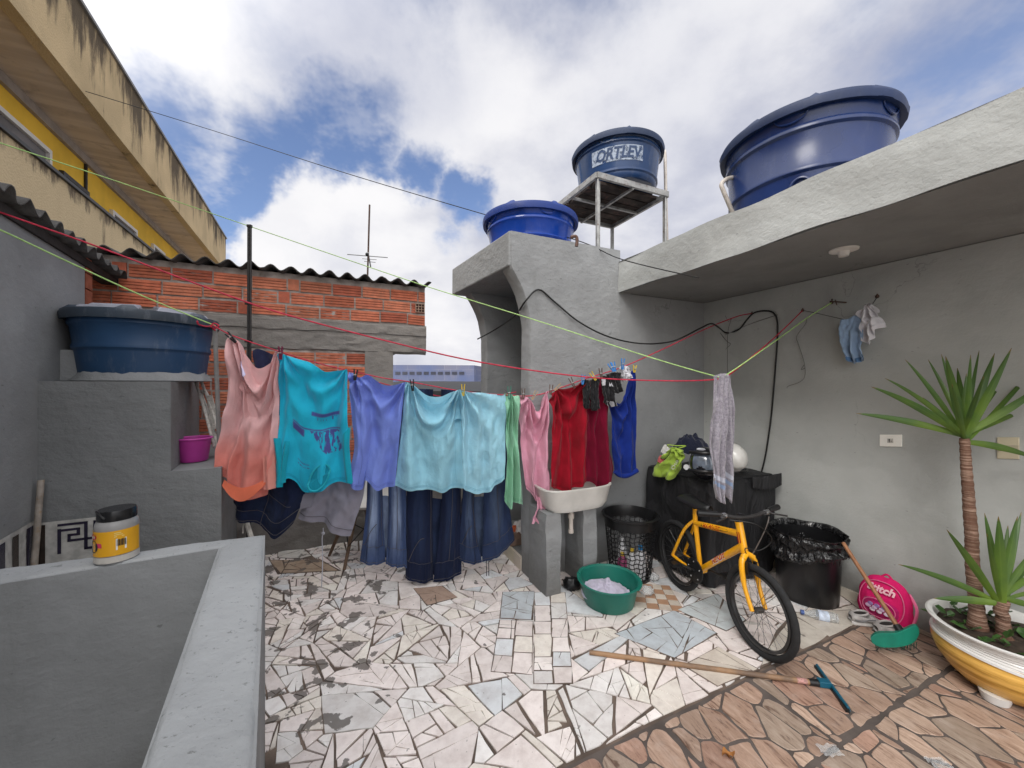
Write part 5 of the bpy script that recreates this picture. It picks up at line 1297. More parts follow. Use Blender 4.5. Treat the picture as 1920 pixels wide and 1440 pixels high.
peg(1031, 730, 'brown', 'brown peg where pink and red shirts meet', tilt=.1, off=.075)
peg(1044, 726, 'wood', 'pale wooden peg at the left corner of the red shirt', tilt=.9, off=.075, s=.9)
peg(1070, 718, 'brown', 'brown peg at the right corner of the red shirt', tilt=-.45, off=.08, s=1.2)
peg(1088, 712, 'blue', 'small blue peg on the plain black sock', tilt=.1, off=.11)
peg(1106, 706, 'yellow', 'yellow peg tilted over the second black sock', tilt=-.6, off=.12)
peg(1120, 701, 'brown', 'brown peg above the white heeled sock', off=.12, tilt=-.1, s=1.1)
peg(1138, 690, 'blue', 'blue peg tilted left above the crumpled sock', tilt=-.5, off=.13)
peg(1143, 689, 'blue', 'blue peg right beside the tilted blue one', tilt=-.25, off=.13)
peg(1159, 684, 'blue', 'upright blue peg on the white sports sock', tilt=.05, off=.125, s=1.15)
peg(1186, 692, 'yellow', 'tiny yellow peg at the right tip of the blue shirt', tilt=.1, off=.05, s=.8)
peg(801, 738, 'blue', 'blue peg on the rear line seen through the aqua neck', (lC, lD), off=.02)
# ================================================================ SMALL THINGS, LEFT
def V3(x, y, z): return Vector((x, y, z))
# jar on the parapet
jc = V3(-1.352, 1.315, ZP+.004)
jr = thing('jar', 'plastic jar with yellow label and black lid on the stair parapet', 'jar', jc)
JR = .055
MB().lathe([(.001, 0), (JR*.95, 0), (JR, .008), (JR, .118), (JR*.98, .128), (JR*.86, .140), (JR*.84, .146)], jc, 40).build('body', M('cloudy plastic', (.30, .295, .29), .3, .15, 9, .1), jr, smooth=True)
MB().lathe([(JR+.0008, .004), (JR+.0008, .024)], jc, 40, fr=lambda a, j: 1).build('contents', M('white paste', (.55, .52, .47), .6, .2, 20), jr, smooth=True)
ld = MB().lathe([(JR*.9, .138), (JR*.91, .140), (JR*.91, .165), (JR*.86, .172), (.001, .172)], jc, 40); ldo = ld.build('lid', M('glossy black lid', (.012, .012, .013), .25, .1), jr, smooth=True)
hd = MB(); hd.tube([jc+V3(JR*.88*math.cos(a), JR*.88*math.sin(a), .150+.022*math.sin((a+2.9)/1.5*PI)) for a in [-2.9+1.5*k/10 for k in range(11)]], .004, 6); hd.build('handle', m_blk, ldo, smooth=True)
def jw(x, z, off=.0016): a = -.72+ x/JR-.65; return jc+V3((JR+off)*math.cos(a), (JR+off)*math.sin(a), z)
lb = MB().grid(lambda s, q: jw(-.10+.20*s, .027+q*.082), 40, 2, uv=False).build('label', M('yellow label', (.72, .36, .015), .4, .1), jr, smooth='all')
def disc(mb, x, z, rx, rz, off, c): 
    n = 22; mb.add([jw(x+rx*math.cos(2*PI*k/n), z+rz*math.sin(2*PI*k/n), off) for k in range(n)], [list(range(n))], c)
dm = MB(); disc(dm, -.036, .060, .020, .021, .0026, (.02, .02, .02)); disc(dm, -.036, .092, .016, .009, .0026, (.55, .02, .03)); dm.add([jw(x, z, .0024) for x, z in ((-.022, .057), (-.004, .057), (-.005, .071), (-.022, .073))], [[0, 1, 2, 3]], (.62, .05, .12))
dm.add([jw(x, z, .0024) for x, z in ((.030, .045), (.055, .045), (.055, .082), (.030, .082))], [[0, 1, 2, 3]], (.8, .8, .78))
for k in range(9): x = .032+k*.0024; dm.add([jw(x, .058, .003), jw(x+.0011+.0005*(k % 3), .058, .003), jw(x+.0011+.0005*(k % 3), .080, .003), jw(x, .080, .003)], [[0, 1, 2, 3]], (.02, .02, .02))
for k in range(4): dm.add([jw(x, z, .003) for x, z in ((-.050, .052+k*.005), (-.026, .052+k*.005), (-.026, .0535+k*.005), (-.050, .0535+k*.005))], [[0, 1, 2, 3]], (.5, .5, .5))
for k in range(3): dm.add([jw(x, z, .0026) for x, z in ((.026, .088+k*.006), (.05-.004*k, .088+k*.006), (.05-.004*k, .0905+k*.006), (.026, .0905+k*.006))], [[0, 1, 2, 3]], (.75, .6, .2))
dm.build('label_print', M('printed inks', (.5, .5, .5), .4, .05, attr=True), lb)
text_mb('ort', lambda x, y: jw(x-.034, .092+y, .0036), .014, .0004).build('lettering', m_white, lb)
# magenta bucket
bc = V3(P(363, 868, 2.52).x, 2.52, .995)
bk_ = thing('bucket', 'small magenta plastic bucket on the grey ledge', 'bucket', bc)
MB().lathe([(.001, .002), (.072, .002), (.076, .008), (.094, .148), (.091, .148), (.070, .012), (.001, .012)], bc, 36, fr=lambda a, j: 1+.012*(math.cos(14*a) > 0 if j in (2,) else 0)).build('body', M('magenta plastic', (.45, .045, .30), .4, .1), bk_, smooth=True)
MB().tube([bc+V3(.097*math.cos(2*PI*k/40), .097*math.sin(2*PI*k/40), .150) for k in range(40)], .006, 8, closed=True).build('rim', M('magenta rim', (.55, .07, .38), .4, .1), bk_, smooth=True)
# white folded frame behind the bucket
wf = thing('folding_frame', 'chipped white folding frame leaning by the brick wall behind the bucket', 'folding chair', P(395, 800, 2.75))
m_chip = M('chipped white enamel', (.58, .55, .50), .5, .2, 30, dirt=((.10, .07, .05), .7))
q = MB(); q.tube(crom([P(402, 838, 2.62), P(384, 770, 2.70), P(368, 720, 2.78), P(366, 707, 2.80), P(373, 705, 2.80), P(380, 722, 2.78), P(400, 775, 2.7), P(416, 832, 2.60)], 5), .010, 8); q.build('tube', m_chip, wf, smooth=True)
q = MB(); q.tube(crom([P(408, 838, 2.66), P(392, 780, 2.74), P(378, 740, 2.80), P(382, 734, 2.8), P(390, 745, 2.8), P(418, 828, 2.68)], 5), .012, 8); q.build('tube', m_chip, wf, smooth=True)
q = MB(); q.hexa([P(386, 742, 2.74), P(398, 740, 2.74), P(414, 800, 2.66), P(400, 806, 2.66)], [P(386, 742, 2.76), P(398, 740, 2.76), P(414, 800, 2.68), P(400, 806, 2.68)]); q.build('panel', m_chip, wf, bevel=.003)
q = MB(); q.tube([P(462, 978, 2.6), P(472, 1010, 2.55), P(474, 1060, 2.55)], .016, 8); q.tube([P(462, 978, 2.6), P(456, 985, 2.6), P(455, 1000, 2.58)], .005, 6)
o = q.build('white_pipe', m_chip, smooth=True); tag(o, 'short white pipe end sticking up behind the parapet corner', 'pipe')
sb = MB(); c0 = on_b(76, 905, 2.80)
sb.tube([P(77, 900, 1.98), P(64, 1062, 1.93)], .013, 10); o = sb.build('wooden_stick', M('painted stick', (.32, .28, .24), .6, .3, 20, dirt=((.30, .18, .06), .6)), smooth=True); tag(o, 'upright painted stick in the corner by the Greek key tiles', 'stick')
# chair behind the shorts
chc = V3(-1.27, 3.30, 0); ch = thing('chair', 'white shell chair on wooden legs half hidden behind the shorts', 'chair', chc)
m_wood = M('brown wood leg', (.15, .095, .06), .6, .3, 25)
for f_ in ((-1.35, 3.09), (-1.59, 3.34), (-1.10, 3.28), (-1.33, 3.56)):
    top = chc+(V3(f_[0], f_[1], 0)-chc)*.42; MB().tube([V3(f_[0], f_[1], 0.005), V3(top.x, top.y, .43)], [.013, .019], 8).build('leg', m_wood, ch, smooth=True)
q = MB(); q.tube([V3(-1.33, 3.16, .36), V3(-1.14, 3.28, .20), V3(-1.15, 3.33, .4)], .004, 5); q.tube([V3(-1.45, 3.32, .36), V3(-1.33, 3.13, .14)], .004, 5); q.tube([V3(-1.18, 3.28, .36), V3(-1.33, 3.12, .18)], .004, 5); q.build('brace', m_blk, ch)
def shell(s, t):
    a = 2*PI*s; r = t*.215; x = r*math.cos(a); y = r*math.sin(a); back = max(0, y)/.215*t
    return chc+V3(x+.03, y*.95+.02, .445+.05*t**3+(.38*back**2.2))
MB().grid(shell, 40, 14).build('seat_shell', m_white, ch, smooth='all', solid=.008)

# ================================================================ BASKET, BASIN, COVER
bcx = W(2.085, 2.345); bsk = thing('laundry_basket', 'tall black lattice laundry basket between sink and black cover', 'basket', bcx)
BH = .485; 
def br_(z): return .150+.045*(z/BH)
n = 30; mk = MB()
for k in range(n):
    a0 = 2*PI*k/n; mk.tube([bcx+V3(br_(z)*math.cos(a0+.030*math.sin(z*70)), br_(z)*math.sin(a0+.030*math.sin(z*70)), z) for z in [BH*.05+BH*.80*j/26 for j in range(27)]], .0033, 4)
for j in range(12):
    z = BH*(.06+.07*j); mk.tube([bcx+V3(br_(z)*math.cos(2*PI*k/60), br_(z)*math.sin(2*PI*k/60), z+.006*math.sin(k*PI/2)) for k in range(60)], .0038, 4, closed=True)
mk.build('lattice', m_blk, bsk)
MB().lathe([(br_(.42)-.002, .405), (br_(.42)+.003, .405), (br_(BH)+.004, .47), (br_(BH)+.020, .478), (br_(BH)+.021, .490), (br_(BH)+.004, .494), (br_(BH)-.004, .47), (br_(.42)-.002, .405)], bcx, 48).build('rim', m_blk, bsk, smooth=True)
MB().lathe([(.001, .004), (.150, .004), (.153, .035), (.146, .035), (.143, .010), (.001, .010)], bcx, 40).build('base', m_blk, bsk, smooth=True)
def bottle(name, label, p, h, r, m, cap, cat='bottle'):
    t_ = thing(name, label, cat, p)
    MB().lathe([(.001, 0), (r, 0), (r, h*.62), (r*.8, h*.75), (r*.35, h*.86), (r*.33, h*.9)], p, 20).build('body', m, t_, smooth=True)
    MB().lathe([(r*.4, h*.88), (r*.4, h), (.001, h)], p, 16).build('cap', cap, t_, smooth=True)
m_bw = M('white bottle plastic', (.62, .62, .64), .35, .1); capb = M('blue cap', (.02, .22, .50), .4); capy = M('yellow cap', (.62, .42, .04), .4); m_bm = M('mauve bottle', (.30, .05, .14), .4)
bottle('detergent_bottle', 'white bottle with blue cap inside the black basket', bcx+V3(.06, -.06, .012), .25, .04, m_bw, capb)
bottle('detergent_bottle', 'white bottle with yellow cap inside the black basket', bcx+V3(-.01, -.08, .012), .24, .038, m_bw, capy)
bottle('detergent_bottle', 'mauve bottle at the left inside the black basket', bcx+V3(-.07, -.04, .012), .19, .04, m_bm, capy)
bottle('detergent_bottle', 'white bottle with white cap inside the black basket', bcx+V3(-.05, .03, .012), .28, .034, m_bw, m_bw)
bn = V3(P(1140, 1148, 2.66).x, 2.64, 0); bs_ = thing('basin', 'round green plastic basin on the mosaic floor', 'basin', bn)
m_grnp = M('green plastic', (.012, .155, .115), .42, .15, 6)
MB().lathe([(.001, .004), (.158, .004), (.166, .012), (.196, .150), (.214, .160), (.216, .166), (.206, .170), (.192, .160), (.160, .018), (.001, .014)], bn, 64, fr=lambda a, j: 1+(.004*math.cos(46*a) if j in (2, 3) else 0)).build('bowl', m_grnp, bs_, smooth=True)
for k in (-1, 1):
    q = MB(); q.tube([bn+V3(.206*math.cos(a), .206*math.sin(a), .163) for a in [2.6+k*.0+(-.25+.5*i/8) if k < 0 else -.5+(-.25+.5*i/8) for i in range(9)]], .014, 8)
    q.build('rim_grip', m_grnp, bs_, smooth=True)
def heap(cen, rx, ry, h, seed, k=1.):
    def f(s, t):
        a = 2*PI*s; r = t; x = r*rx*math.cos(a); y = r*ry*math.sin(a)
        n1 = abs(NZ.noise((x*14+seed, y*14, 1)))*.05*k+NZ.noise((x*34, y*34, seed))*.018*k+NZ.noise((x*70, y*70, seed))*.006*k
        return Vector(cen)+V3(x*(1+NZ.noise((a, 0, seed))*.1), y*(1+NZ.noise((0, a, seed))*.1), h*(1-r**3.2)+n1*(1-.3*r))
    return MB().grid(f, 70, 26)
o = heap(bn+V3(-.02, .01, .055), .165, .155, .050, 3).build('wet_laundry', cloth('wet lilac white cloth', (.58, .54, .66), 1.2, trans=.1), smooth='all', merge=False); tag(o, 'crumpled pale lilac laundry soaking in the green basin', 'laundry')
# black cover over an appliance
cv = thing('covered_appliance', 'washing machine under a black fabric cover in the corner', 'appliance', W(2.82, 2.24))
a0, a1, b0, b1, zc = 2.44, 3.21, 1.90, 2.59, .79
def cring(t):
    pts = []; N = 160
    for i in range(N):
        u = i/N*4; k = int(u); f = u-k
        cr = [(a0, b0), (a1, b0), (a1, b1), (a0, b1)]; p, q = cr[k], cr[(k+1) % 4]
        x, y = p[0]+(q[0]-p[0])*f, p[1]+(q[1]-p[1])*f; pts.append((x, y, k, f))
    return pts
def cf_(s, t):
    u = (s % 1.)*4; k = int(u) % 4; f = u-int(u); cr = [(a0, b0), (a1, b0), (a1, b1), (a0, b1)]; p, q = cr[k], cr[(k+1) % 4]
    x, y = p[0]+(q[0]-p[0])*f, p[1]+(q[1]-p[1])*f; nx, ny = [(0, -1), (1, 0), (0, 1), (-1, 0)][k]
    cx, cy = (a0+a1)/2, (b0+b1)/2
    # round the corners slightly
    e = min(f, 1-f); rr = .03*max(0, 1-e/.08)**2; x += (cx-x)*rr*2; y += (cy-y)*rr*2
    if t < .12:
        k2 = t/.12; zz = zc+.012*(1-k2)+NZ.noise((x*6, y*6, 0))*.012; g = k2*.955; zz -= .012*k2**4; zz += .02*NZ.noise((x*4, y*4, 6))*(1-k2)
        return W(cx+(x-cx)*g, cy+(y-cy)*g, zz)
    h = (t-.12)/.88; z = zc*(1-h)+.03*h
    w_ = math.sin((x-y)*23+h*6*(x+y-4)+2*NZ.noise((x*4, y*4, h*2)))*.016*h+NZ.noise((x*7, y*7, z*3))*.030*math.sin(PI*min(1, h*1.3))+NZ.noise((x*3+z*5, y*3-z*4, 2))*.035*h
    w_ = w_*.8-.004
    if k in (1, 2): w_ = min(w_, 0.0)
    ins = .035*math.exp(-h*14); w_ -= ins; z += .012*math.exp(-h*8)*NZ.noise((x*5, y*5, 2))
    return W(x+nx*w_, y+ny*w_, z)
t = NT('black cover fabric'); nb = t.bump(t.noise(5, t.pos((1.4, 1.4, .5), (.3, .2, 0)), detail=4, rough=.5, dist=1.2), .05, .9); nb = t.bump(t.noise(26, detail=3), .004, .5, nb)
m_cov = t.done((.017, .017, .019), .62, nb, 0, .35)
MB().grid(cf_, 200, 60).build('cover', m_cov, cv, smooth='all')
q = MB().grid(lambda s, t: W(2.86+s*.35, 1.895-.012-.01*math.sin(PI*s)+NZ.noise((s*3, t, 0))*.008, zc+.004-t*.085-(.03*math.sin(PI*s*.9))*t), 24, 6); q.build('flap', m_cov, cv, smooth='all', solid=.004)
for (a, b) in ((a0+.06, b0+.05), (a1-.08, b0+.05)): MB().lathe([(.001, .0), (.028, .0), (.03, .03), (.001, .03)], W(a, b), 16).build('foot', m_white, cv, smooth=True)
# things on top
hw_ = P(1372, 848, 3.02)
def hel(name, label, c, r, m, vis=None, yaw=0):
    t_ = thing(name, label, 'helmet', c-V3(0, 0, r))
    def f(d):
        k = 1.0
        if d.z < -.55: k *= .93
        return k
    mb = MB(); mb.ell(c, r*.88, r*1.08, r, 40, 24, fn=f, ax=(math.cos(yaw), math.sin(yaw), 0), ay=(-math.sin(yaw), math.cos(yaw), 0)); mb.build('shell', m, t_, smooth=True); return t_
m_wh = M('scuffed white helmet paint', (.60, .59, .56), .3, .15, 9, .05, coat=.4)
h1_ = hel('helmet', 'white motorcycle helmet on the black cover behind the towel', V3(hw_.x, hw_.y, .80+.118), .118, m_wh)
rmh = MB(); rmh.tube([V3(hw_.x+.100*math.cos(2*PI*k/30), hw_.y+.120*math.sin(2*PI*k/30), .835) for k in range(30)], .006, 6, closed=True); rmh.build('edge_trim', m_blk, h1_, smooth=True)
hb = P(1322, 850, 2.86); hb.z = .80+.105
h2_ = hel('helmet', 'glossy black motorcycle helmet with raised visor on the black cover', hb, .125, M('gloss black helmet', (.010, .011, .016), .12, .1, coat=.8), yaw=-.5)
hx = Vector((math.cos(-.35), math.sin(-.35), 0)); fwd = Vector((-.25, -.96, .12)).normalized(); side = fwd.cross(Vector((0, 0, 1))).normalized(); upv = side.cross(fwd)
q = MB().grid(lambda s, t: hb+(fwd*math.cos((s-.5)*1.9)*1.10+side*math.sin((s-.5)*1.9)*.98)*.125*math.cos((t-.35)*.9)+upv*.125*math.sin((t-.30)*.9), 20, 8); q.build('visor', M('smoky visor', (.20, .24, .30), .08, .4, 9, 0, coat=1.), h2_, smooth='all')
q = MB(); 
for zz, rr in ((-.045, .142), (.085, .128)): q.tube([hb+(fwd*math.cos(a)*1.04+side*math.sin(a)*.94)*rr+upv*zz for a in [-1.15+2.3*k/16 for k in range(17)]], .012, 8)
q.build('visor_frame', m_blk, h2_, smooth=True)
q = MB()
for (s_, z_, w_) in ((-.95, .02, .05), (-.75, -.055, .04), (.4, .11, .05)):
    p = hb+(fwd*math.cos(s_)+side*math.sin(s_))*.124+upv*z_; q.ell(p, .030, .006, .011, 12, 8, ax=side, ay=fwd, az=(upv+side*.4).normalized())
q.build('decal', M('silver decal', (.55, .57, .62), .3), h2_, smooth=True)
o = heap(P(1296, 845, 3.12)+V3(0, 0, -.01), .15, .11, .12, 9, 1.2).build('navy_cloth', cloth('navy wool', (.014, .017, .035), 1.2, trans=0), smooth='all'); tag(o, 'bundle of navy cloth piled behind the helmets', 'clothing')
for v in (): pass
o = heap(P(1252, 850, 3.18)+V3(0, 0, .0), .06, .05, .05, 12, 1.2).build('white_cloth', cloth('white lace', (.55, .54, .52), 1.4, trans=0), smooth='all'); tag(o, 'scrap of white cloth left of the navy bundle', 'clothing')
o = heap(P(1240, 868, 3.10)+V3(.01, 0, .0), .045, .04, .05, 15, 1.).build('red_cloth', cloth('red white print', (.45, .10, .10), 1.2, trans=0), smooth='all'); tag(o, 'small red and white cloth beside the lime bag', 'clothing')
gA, gB = (2.44, 1.90), (2.44, 2.59)
gp, gq = W(2.415, 1.9), W(2.415, 2.59)
lime = cloth('lime fleece', (.36, .52, .07), 1.1, trans=.05)
o, fn = hang('lime_bag', 'lime green drawstring bag with white letters draped over the black cover', 'bag', lime, [(1262, 846), (1272, 838), (1284, 846)], [(1225, 890), (1240, 894), (1255, 893), (1264, 899), (1272, 880)], [(1262, 846), (1238, 862), (1229, 875), (1225, 890)], [(1284, 846), (1286, 862), (1280, 874), (1272, 880)], pl=(gp.xy, gq.xy), off=-.03, seed=70, A=.04, vert=(.012, 2.4), pins=((.5, 0),), nu=40, nv=40, th=.01)
q = MB(); q.tube(crom([fn(.3, 0), fn(.3, 0)+V3(-.03, -.01, .03), fn(.5, 0)+V3(.0, -.02, .015), fn(.8, 0)+V3(.04, -.01, .03), fn(.7, 0)], 5), .004, 6); q.tube([fn(.1, .08)+V3(0, -.012, 0), fn(.5, .10)+V3(0, -.012, 0), fn(.9, .08)+V3(0, -.012, 0)], .006, 6); q.build('drawstring', lime, o, smooth=True)
def tf(x, y):
    p = fn(min(1, max(0, .62-y*5.)), min(1, max(0, .62+x*5))); return p+V3(-.012, -.014, 0)
text_mb('Oto', lambda x, y: fn(min(.98, max(0.02, .70+y*-5.0)), .5) if False else fn(.66, .5)+V3(-.014, -.018, 0)+Vector((.35, -.2, .9)).normalized()*x*1.0+Vector((-.8, -.3, .35)).normalized()*y, .05, .001).build('lettering', m_white, o)
q = MB(); p_ = P(1287, 876, 2.93); q.lathe([(.001, -.008), (.02, -.008), (.022, 0), (.02, .008), (.001, .008)], p_, 18, axis=(-.4, -.9, .3)); o = q.build('tape_roll', m_bw, smooth=True); tag(o, 'little white and black roll beside the black helmet', 'roll')
# plastic bags on the floor
def bagm(name, label, c, r, seed):
    mb = MB(); mb.ell(c, r, r*.8, r*.7, 26, 16, fn=lambda d: 1+.35*NZ.noise((d.x*2.5+seed, d.y*2.5, d.z*2.5))+.1*NZ.noise((d.x*8+seed, d.y*8, d.z*8))); o = mb.build(name, m_clear, smooth='all'); tag(o, label, 'bag'); return o
m_clear = glassy('clear crumpled plastic')
bagm('plastic_bag', 'clear plastic bag lying right below the black basket', floor_(1213, 1108, .035), .045, 3)
bagm('plastic_bag', 'smaller clear bag scrap nearer the corner beside the basket', floor_(1226, 1082, .035), .04, 8)
q = MB(); q.ell(floor_(1072, 1095, .04), .06, .05, .05, 20, 12, fn=lambda d: 1+.4*NZ.noise((d.x*3, d.y*3, d.z*3))); o = q.build('rubbish_bag', M('black crumpled bag', (.015, .015, .016), .3, .2), smooth='all'); tag(o, 'crumpled black bag between the two sink legs', 'bag')
# clutter on the tower step
q = MB(); q.box(on_b(962, 1010, 3.0), .03, .02, .22, ax=(1, 0, 0), az=(.1, .1, 1)); o = q.build('orange_handle', M('orange plastic', (.55, .10, .02), .4)); tag(o, 'orange plastic handle leaning inside the tower step', 'handle')
q = MB(); c_ = W(1.46, 3.05, .11); q.box(c_+V3(0, 0, .06), .22, .14, .12, ax=(.9, .4, 0), ay=(-.4, .9, 0)); o = q.build('cardboard_box', M('dull carton', (.30, .20, .15), .8, .3, 14), bevel=.004); tag(o, 'small carton standing on the tower step', 'box')
o = heap(W(1.48, 3.02, .22), .10, .08, .05, 31, 1.3).build('white_rag', cloth('white rag', (.6, .57, .55), 1.2, trans=0), smooth='all'); tag(o, 'white rag lying on the small carton', 'rag')

# ================================================================ BICYCLE
F0 = V3(1.369, 2.13, .245); R0 = V3(1.226, 2.83, .245)
hd_ = (F0-R0); hd_.z = 0; hd_.normalize(); Sd = Vector((hd_.y, -hd_.x, 0)); 
if Sd.x > 0: Sd = -Sd
bi = thing('bicycle', 'yellow children bicycle leaning near the black bin', 'bicycle', V3(1.3, 2.45, 0))
m_yf = M('bicycle yellow enamel', (.86, .40, .010), .3, .08, 12, .03, coat=.5); m_tyre = M('tyre rubber', (.020, .020, .021), .85, .2, 30); m_sp = M('dull spokes', (.13, .13, .13), .4, metal=.8); m_rimb = M('dark rim', (.05, .05, .052), .3, .2, metal=.5)
def wheel(c, sp=Sd, hdv=hd_):
    up = V3(0, 0, 1)
    w_ = thing('wheel', None, None, (0, 0, 0)); w_.parent = bi; w_.location = c-bi.location
    def ring(r, off, n=64): return [c+(hdv*math.cos(2*PI*k/n)+up*math.sin(2*PI*k/n))*r+sp*off for k in range(n)]
    ty = MB(); n = 72; vs = []; m_ = 12
    for k in range(n):
        a = 2*PI*k/n; d = hdv*math.cos(a)+up*math.sin(a)
        for j in range(m_):
            b = 2*PI*j/m_; kn = .0015 if (k % 2 and math.cos(b) > .5) else 0; vs.append(c+d*(.2235+(.0185+kn)*math.cos(b))+sp*(.0185*math.sin(b)))
    ty.add(vs, [[k*m_+j, k*m_+(j+1) % m_, ((k+1) % n)*m_+(j+1) % m_, ((k+1) % n)*m_+j] for k in range(n) for j in range(m_)])
    ty.build('tyre', m_tyre, w_, smooth=True)
    rm_ = MB(); vs = []; pr = [(.203, -.010), (.203, .010), (.188, .012), (.185, 0), (.188, -.012)]; m_ = len(pr)
    for k in range(n):
        a = 2*PI*k/n; d = hdv*math.cos(a)+up*math.sin(a)
        for (r_, o_) in pr: vs.append(c+d*r_+sp*o_)
    rm_.add(vs, [[k*m_+j, k*m_+(j+1) % m_, ((k+1) % n)*m_+(j+1) % m_, ((k+1) % n)*m_+j] for k in range(n) for j in range(m_)]); rm_.build('rim', m_rimb, w_, smooth=True)
    s_ = MB()
    for k in range(28):
        a = 2*PI*k/28; d = hdv*math.cos(a)+up*math.sin(a); t_ = a+(.9 if k % 4 < 2 else -.9); dh = hdv*math.cos(t_)+up*math.sin(t_); s_.tube([c+dh*.016+sp*(.025 if k % 2 else -.025), c+d*.187], .0013, 4, caps=False)
    s_.build('spokes', m_sp, w_)
    h_ = MB(); h_.tube([c-sp*.045, c-sp*.027, c-sp*.022, c+sp*.022, c+sp*.027, c+sp*.045], [.006, .006, .017, .017, .006, .006], 12); h_.build('hub', m_sp, w_, smooth=True)
wheel(F0); wheel(R0)
def PB(t_, z, s_=0): p = R0+(F0-R0)*t_; return V3(p.x, p.y, z)+Sd*s_
HT = PB(.80, .685); HB = PB(.86, .52); ST = PB(.255, .64); SJ = PB(.262, .555); BBp = PB(.335, .245); 
fr = MB()
fr.tube([ST, SJ, BBp], .0155, 12); fr.tube([SJ+V3(0, 0, -.012), PB(.815, .618)], [.0175, .021], 12); fr.tube([BBp, PB(.845, .555)], [.019, .022], 12)
fr.tube([HB, HT], .021, 14)
for s_ in (-1, 1):
    fr.tube(crom([SJ+V3(0, 0, .012), PB(.16, .47, s_*.035), R0+Sd*(s_*.048)], 4), .0105, 8); fr.tube(crom([BBp+Sd*s_*.012, PB(.22, .235, s_*.042), R0+Sd*(s_*.048)], 4), .0105, 8)
fr.tube([BBp-Sd*.035, BBp+Sd*.035], .024, 12)
fr.build('frame', m_yf, bi, smooth=True)
fk = MB(); fk.tube([PB(.895, .50, -.035), PB(.88, .525, 0), PB(.895, .50, .035)], .018, 10)
for s_ in (-1, 1): fk.tube(crom([PB(.885, .515, s_*.02), PB(.90, .47, s_*.045), PB(.93, .36, s_*.047), F0+Sd*(s_*.043)], 5), [.016]*5+[.015]*5+[.012]*6, 10)
fk.build('fork', m_yf, bi, smooth=True)
sd_ = MB(); sp_ = ST+V3(0, 0, .02)
def sadl(s, t):
    x = (s-.38)*.25; w = .072*(1-s)**.5*(1 if s < .5 else 1)*.85+.016; a = (t-.5)*PI*1.15; return sp_+hd_*x+Sd*(math.sin(a)*w)+V3(0, 0, .028*math.cos(a)+.012+.02*(s-.4)**2*4*(1 if s < .4 else .2))
sd_.grid(sadl, 16, 14); sd_.build('saddle', m_blk, bi, smooth='all', solid=.006)
q = MB(); q.tube([ST-V3(0, 0, .01), ST+V3(0, 0, .03)], .011, 8); q.build('seat_post', m_blk, bi, smooth=True)
q = MB(); q.tube([HT, HT+V3(0, 0, .03)], .018, 12); q.tube([HT+V3(0, 0, .03), HT+V3(0, 0, .050)-hd_*.0], .011, 10); q.tube([HT+V3(0, 0, .042), HT+V3(0, 0, .048)+hd_*.045], .012, 10); q.build('stem', m_blk, bi, smooth=True)
hc_ = HT+V3(0, 0, .048)+hd_*.05
hbar = MB(); hp = [hc_-Sd*.27-hd_*.05+V3(0, 0, .022), hc_-Sd*.16-hd_*.015+V3(0, 0, .018), hc_-Sd*.06+V3(0, 0, .0), hc_+Sd*.06+V3(0, 0, .0), hc_+Sd*.16-hd_*.015+V3(0, 0, .018), hc_+Sd*.27-hd_*.05+V3(0, 0, .022)]
hbar.tube(crom(hp, 4), .010, 8); hbo = hbar.build('handlebar', m_dkmetal, bi, smooth=True)
for s_ in (-1, 1):
    g_ = MB(); a_ = hc_+Sd*(s_*.17)-hd_*.018+V3(0, 0, .019); b_ = hc_+Sd*(s_*.275)-hd_*.052+V3(0, 0, .022); g_.tube([a_, (a_+b_)/2, b_, b_+(b_-a_)*.02], [.0155, .0165, .0175, .008], 10); g_.build('grip', m_blk, hbo, smooth=True)
    l_ = MB(); c_ = hc_+Sd*(s_*.145)+V3(0, 0, .016); l_.tube(crom([c_, c_+hd_*.035+Sd*(s_*.02), c_+hd_*.05+Sd*(s_*.09)-V3(0, 0, .012)], 4), .005, 6); l_.build('brake_lever', m_dkmetal, hbo, smooth=True)
    k_ = MB(); k_.tube([c_-Sd*(s_*.012), c_+Sd*(s_*.012)], .015, 12); k_.build('clamp', M('chrome', (.6, .6, .62), .2, metal=.9) if s_ < 0 else bpy.data.materials['chrome'], hbo, smooth=True)
cb1 = MB(); cb1.tube(crom([hc_+Sd*.13+hd_*.03, hc_+Sd*.02+hd_*.10+V3(0, 0, -.01), HT+hd_*.13-Sd*.10-V3(0, 0, .06), HT-Sd*.05-V3(0, 0, .13)+hd_*.10, PB(.9, .56, .02), PB(.90, .50, .0)], 6), .003, 6); cb1.build('cable', m_blkw, bi)
cb2 = MB(); cb2.tube(crom([hc_-Sd*.13+hd_*.03, hc_-Sd*.10+hd_*.05-V3(0, 0, .03), hc_-Sd*.09+hd_*.02-V3(0, 0, .12), HT-Sd*.03-V3(0, 0, .20)+hd_*.05, PB(.89, .50, -.02)], 6), .003, 6); cb2.build('cable', M('grey cable', (.14, .12, .11), .4), bi)
cg = MB(); cg.lathe([(.001, .0), (.078, .0), (.082, .004), (.078, .008), (.001, .010)], BBp+Sd*.040, 36, axis=Sd); cg.lathe([(.001, .0), (.010, .0), (.010, .02), (.001, .02)], BBp+Sd*.045, 12, axis=Sd); cgo = cg.build('chain_guard', m_blk, bi, smooth=True)
rv = MB()
for k in range(5): a = 2*PI*k/5+.4; rv.ell(BBp+Sd*.050+(hd_*math.cos(a)+V3(0, 0, 1)*math.sin(a))*.058, .005, .005, .005, 8, 6)
rv.build('rivets', m_steel, cgo)
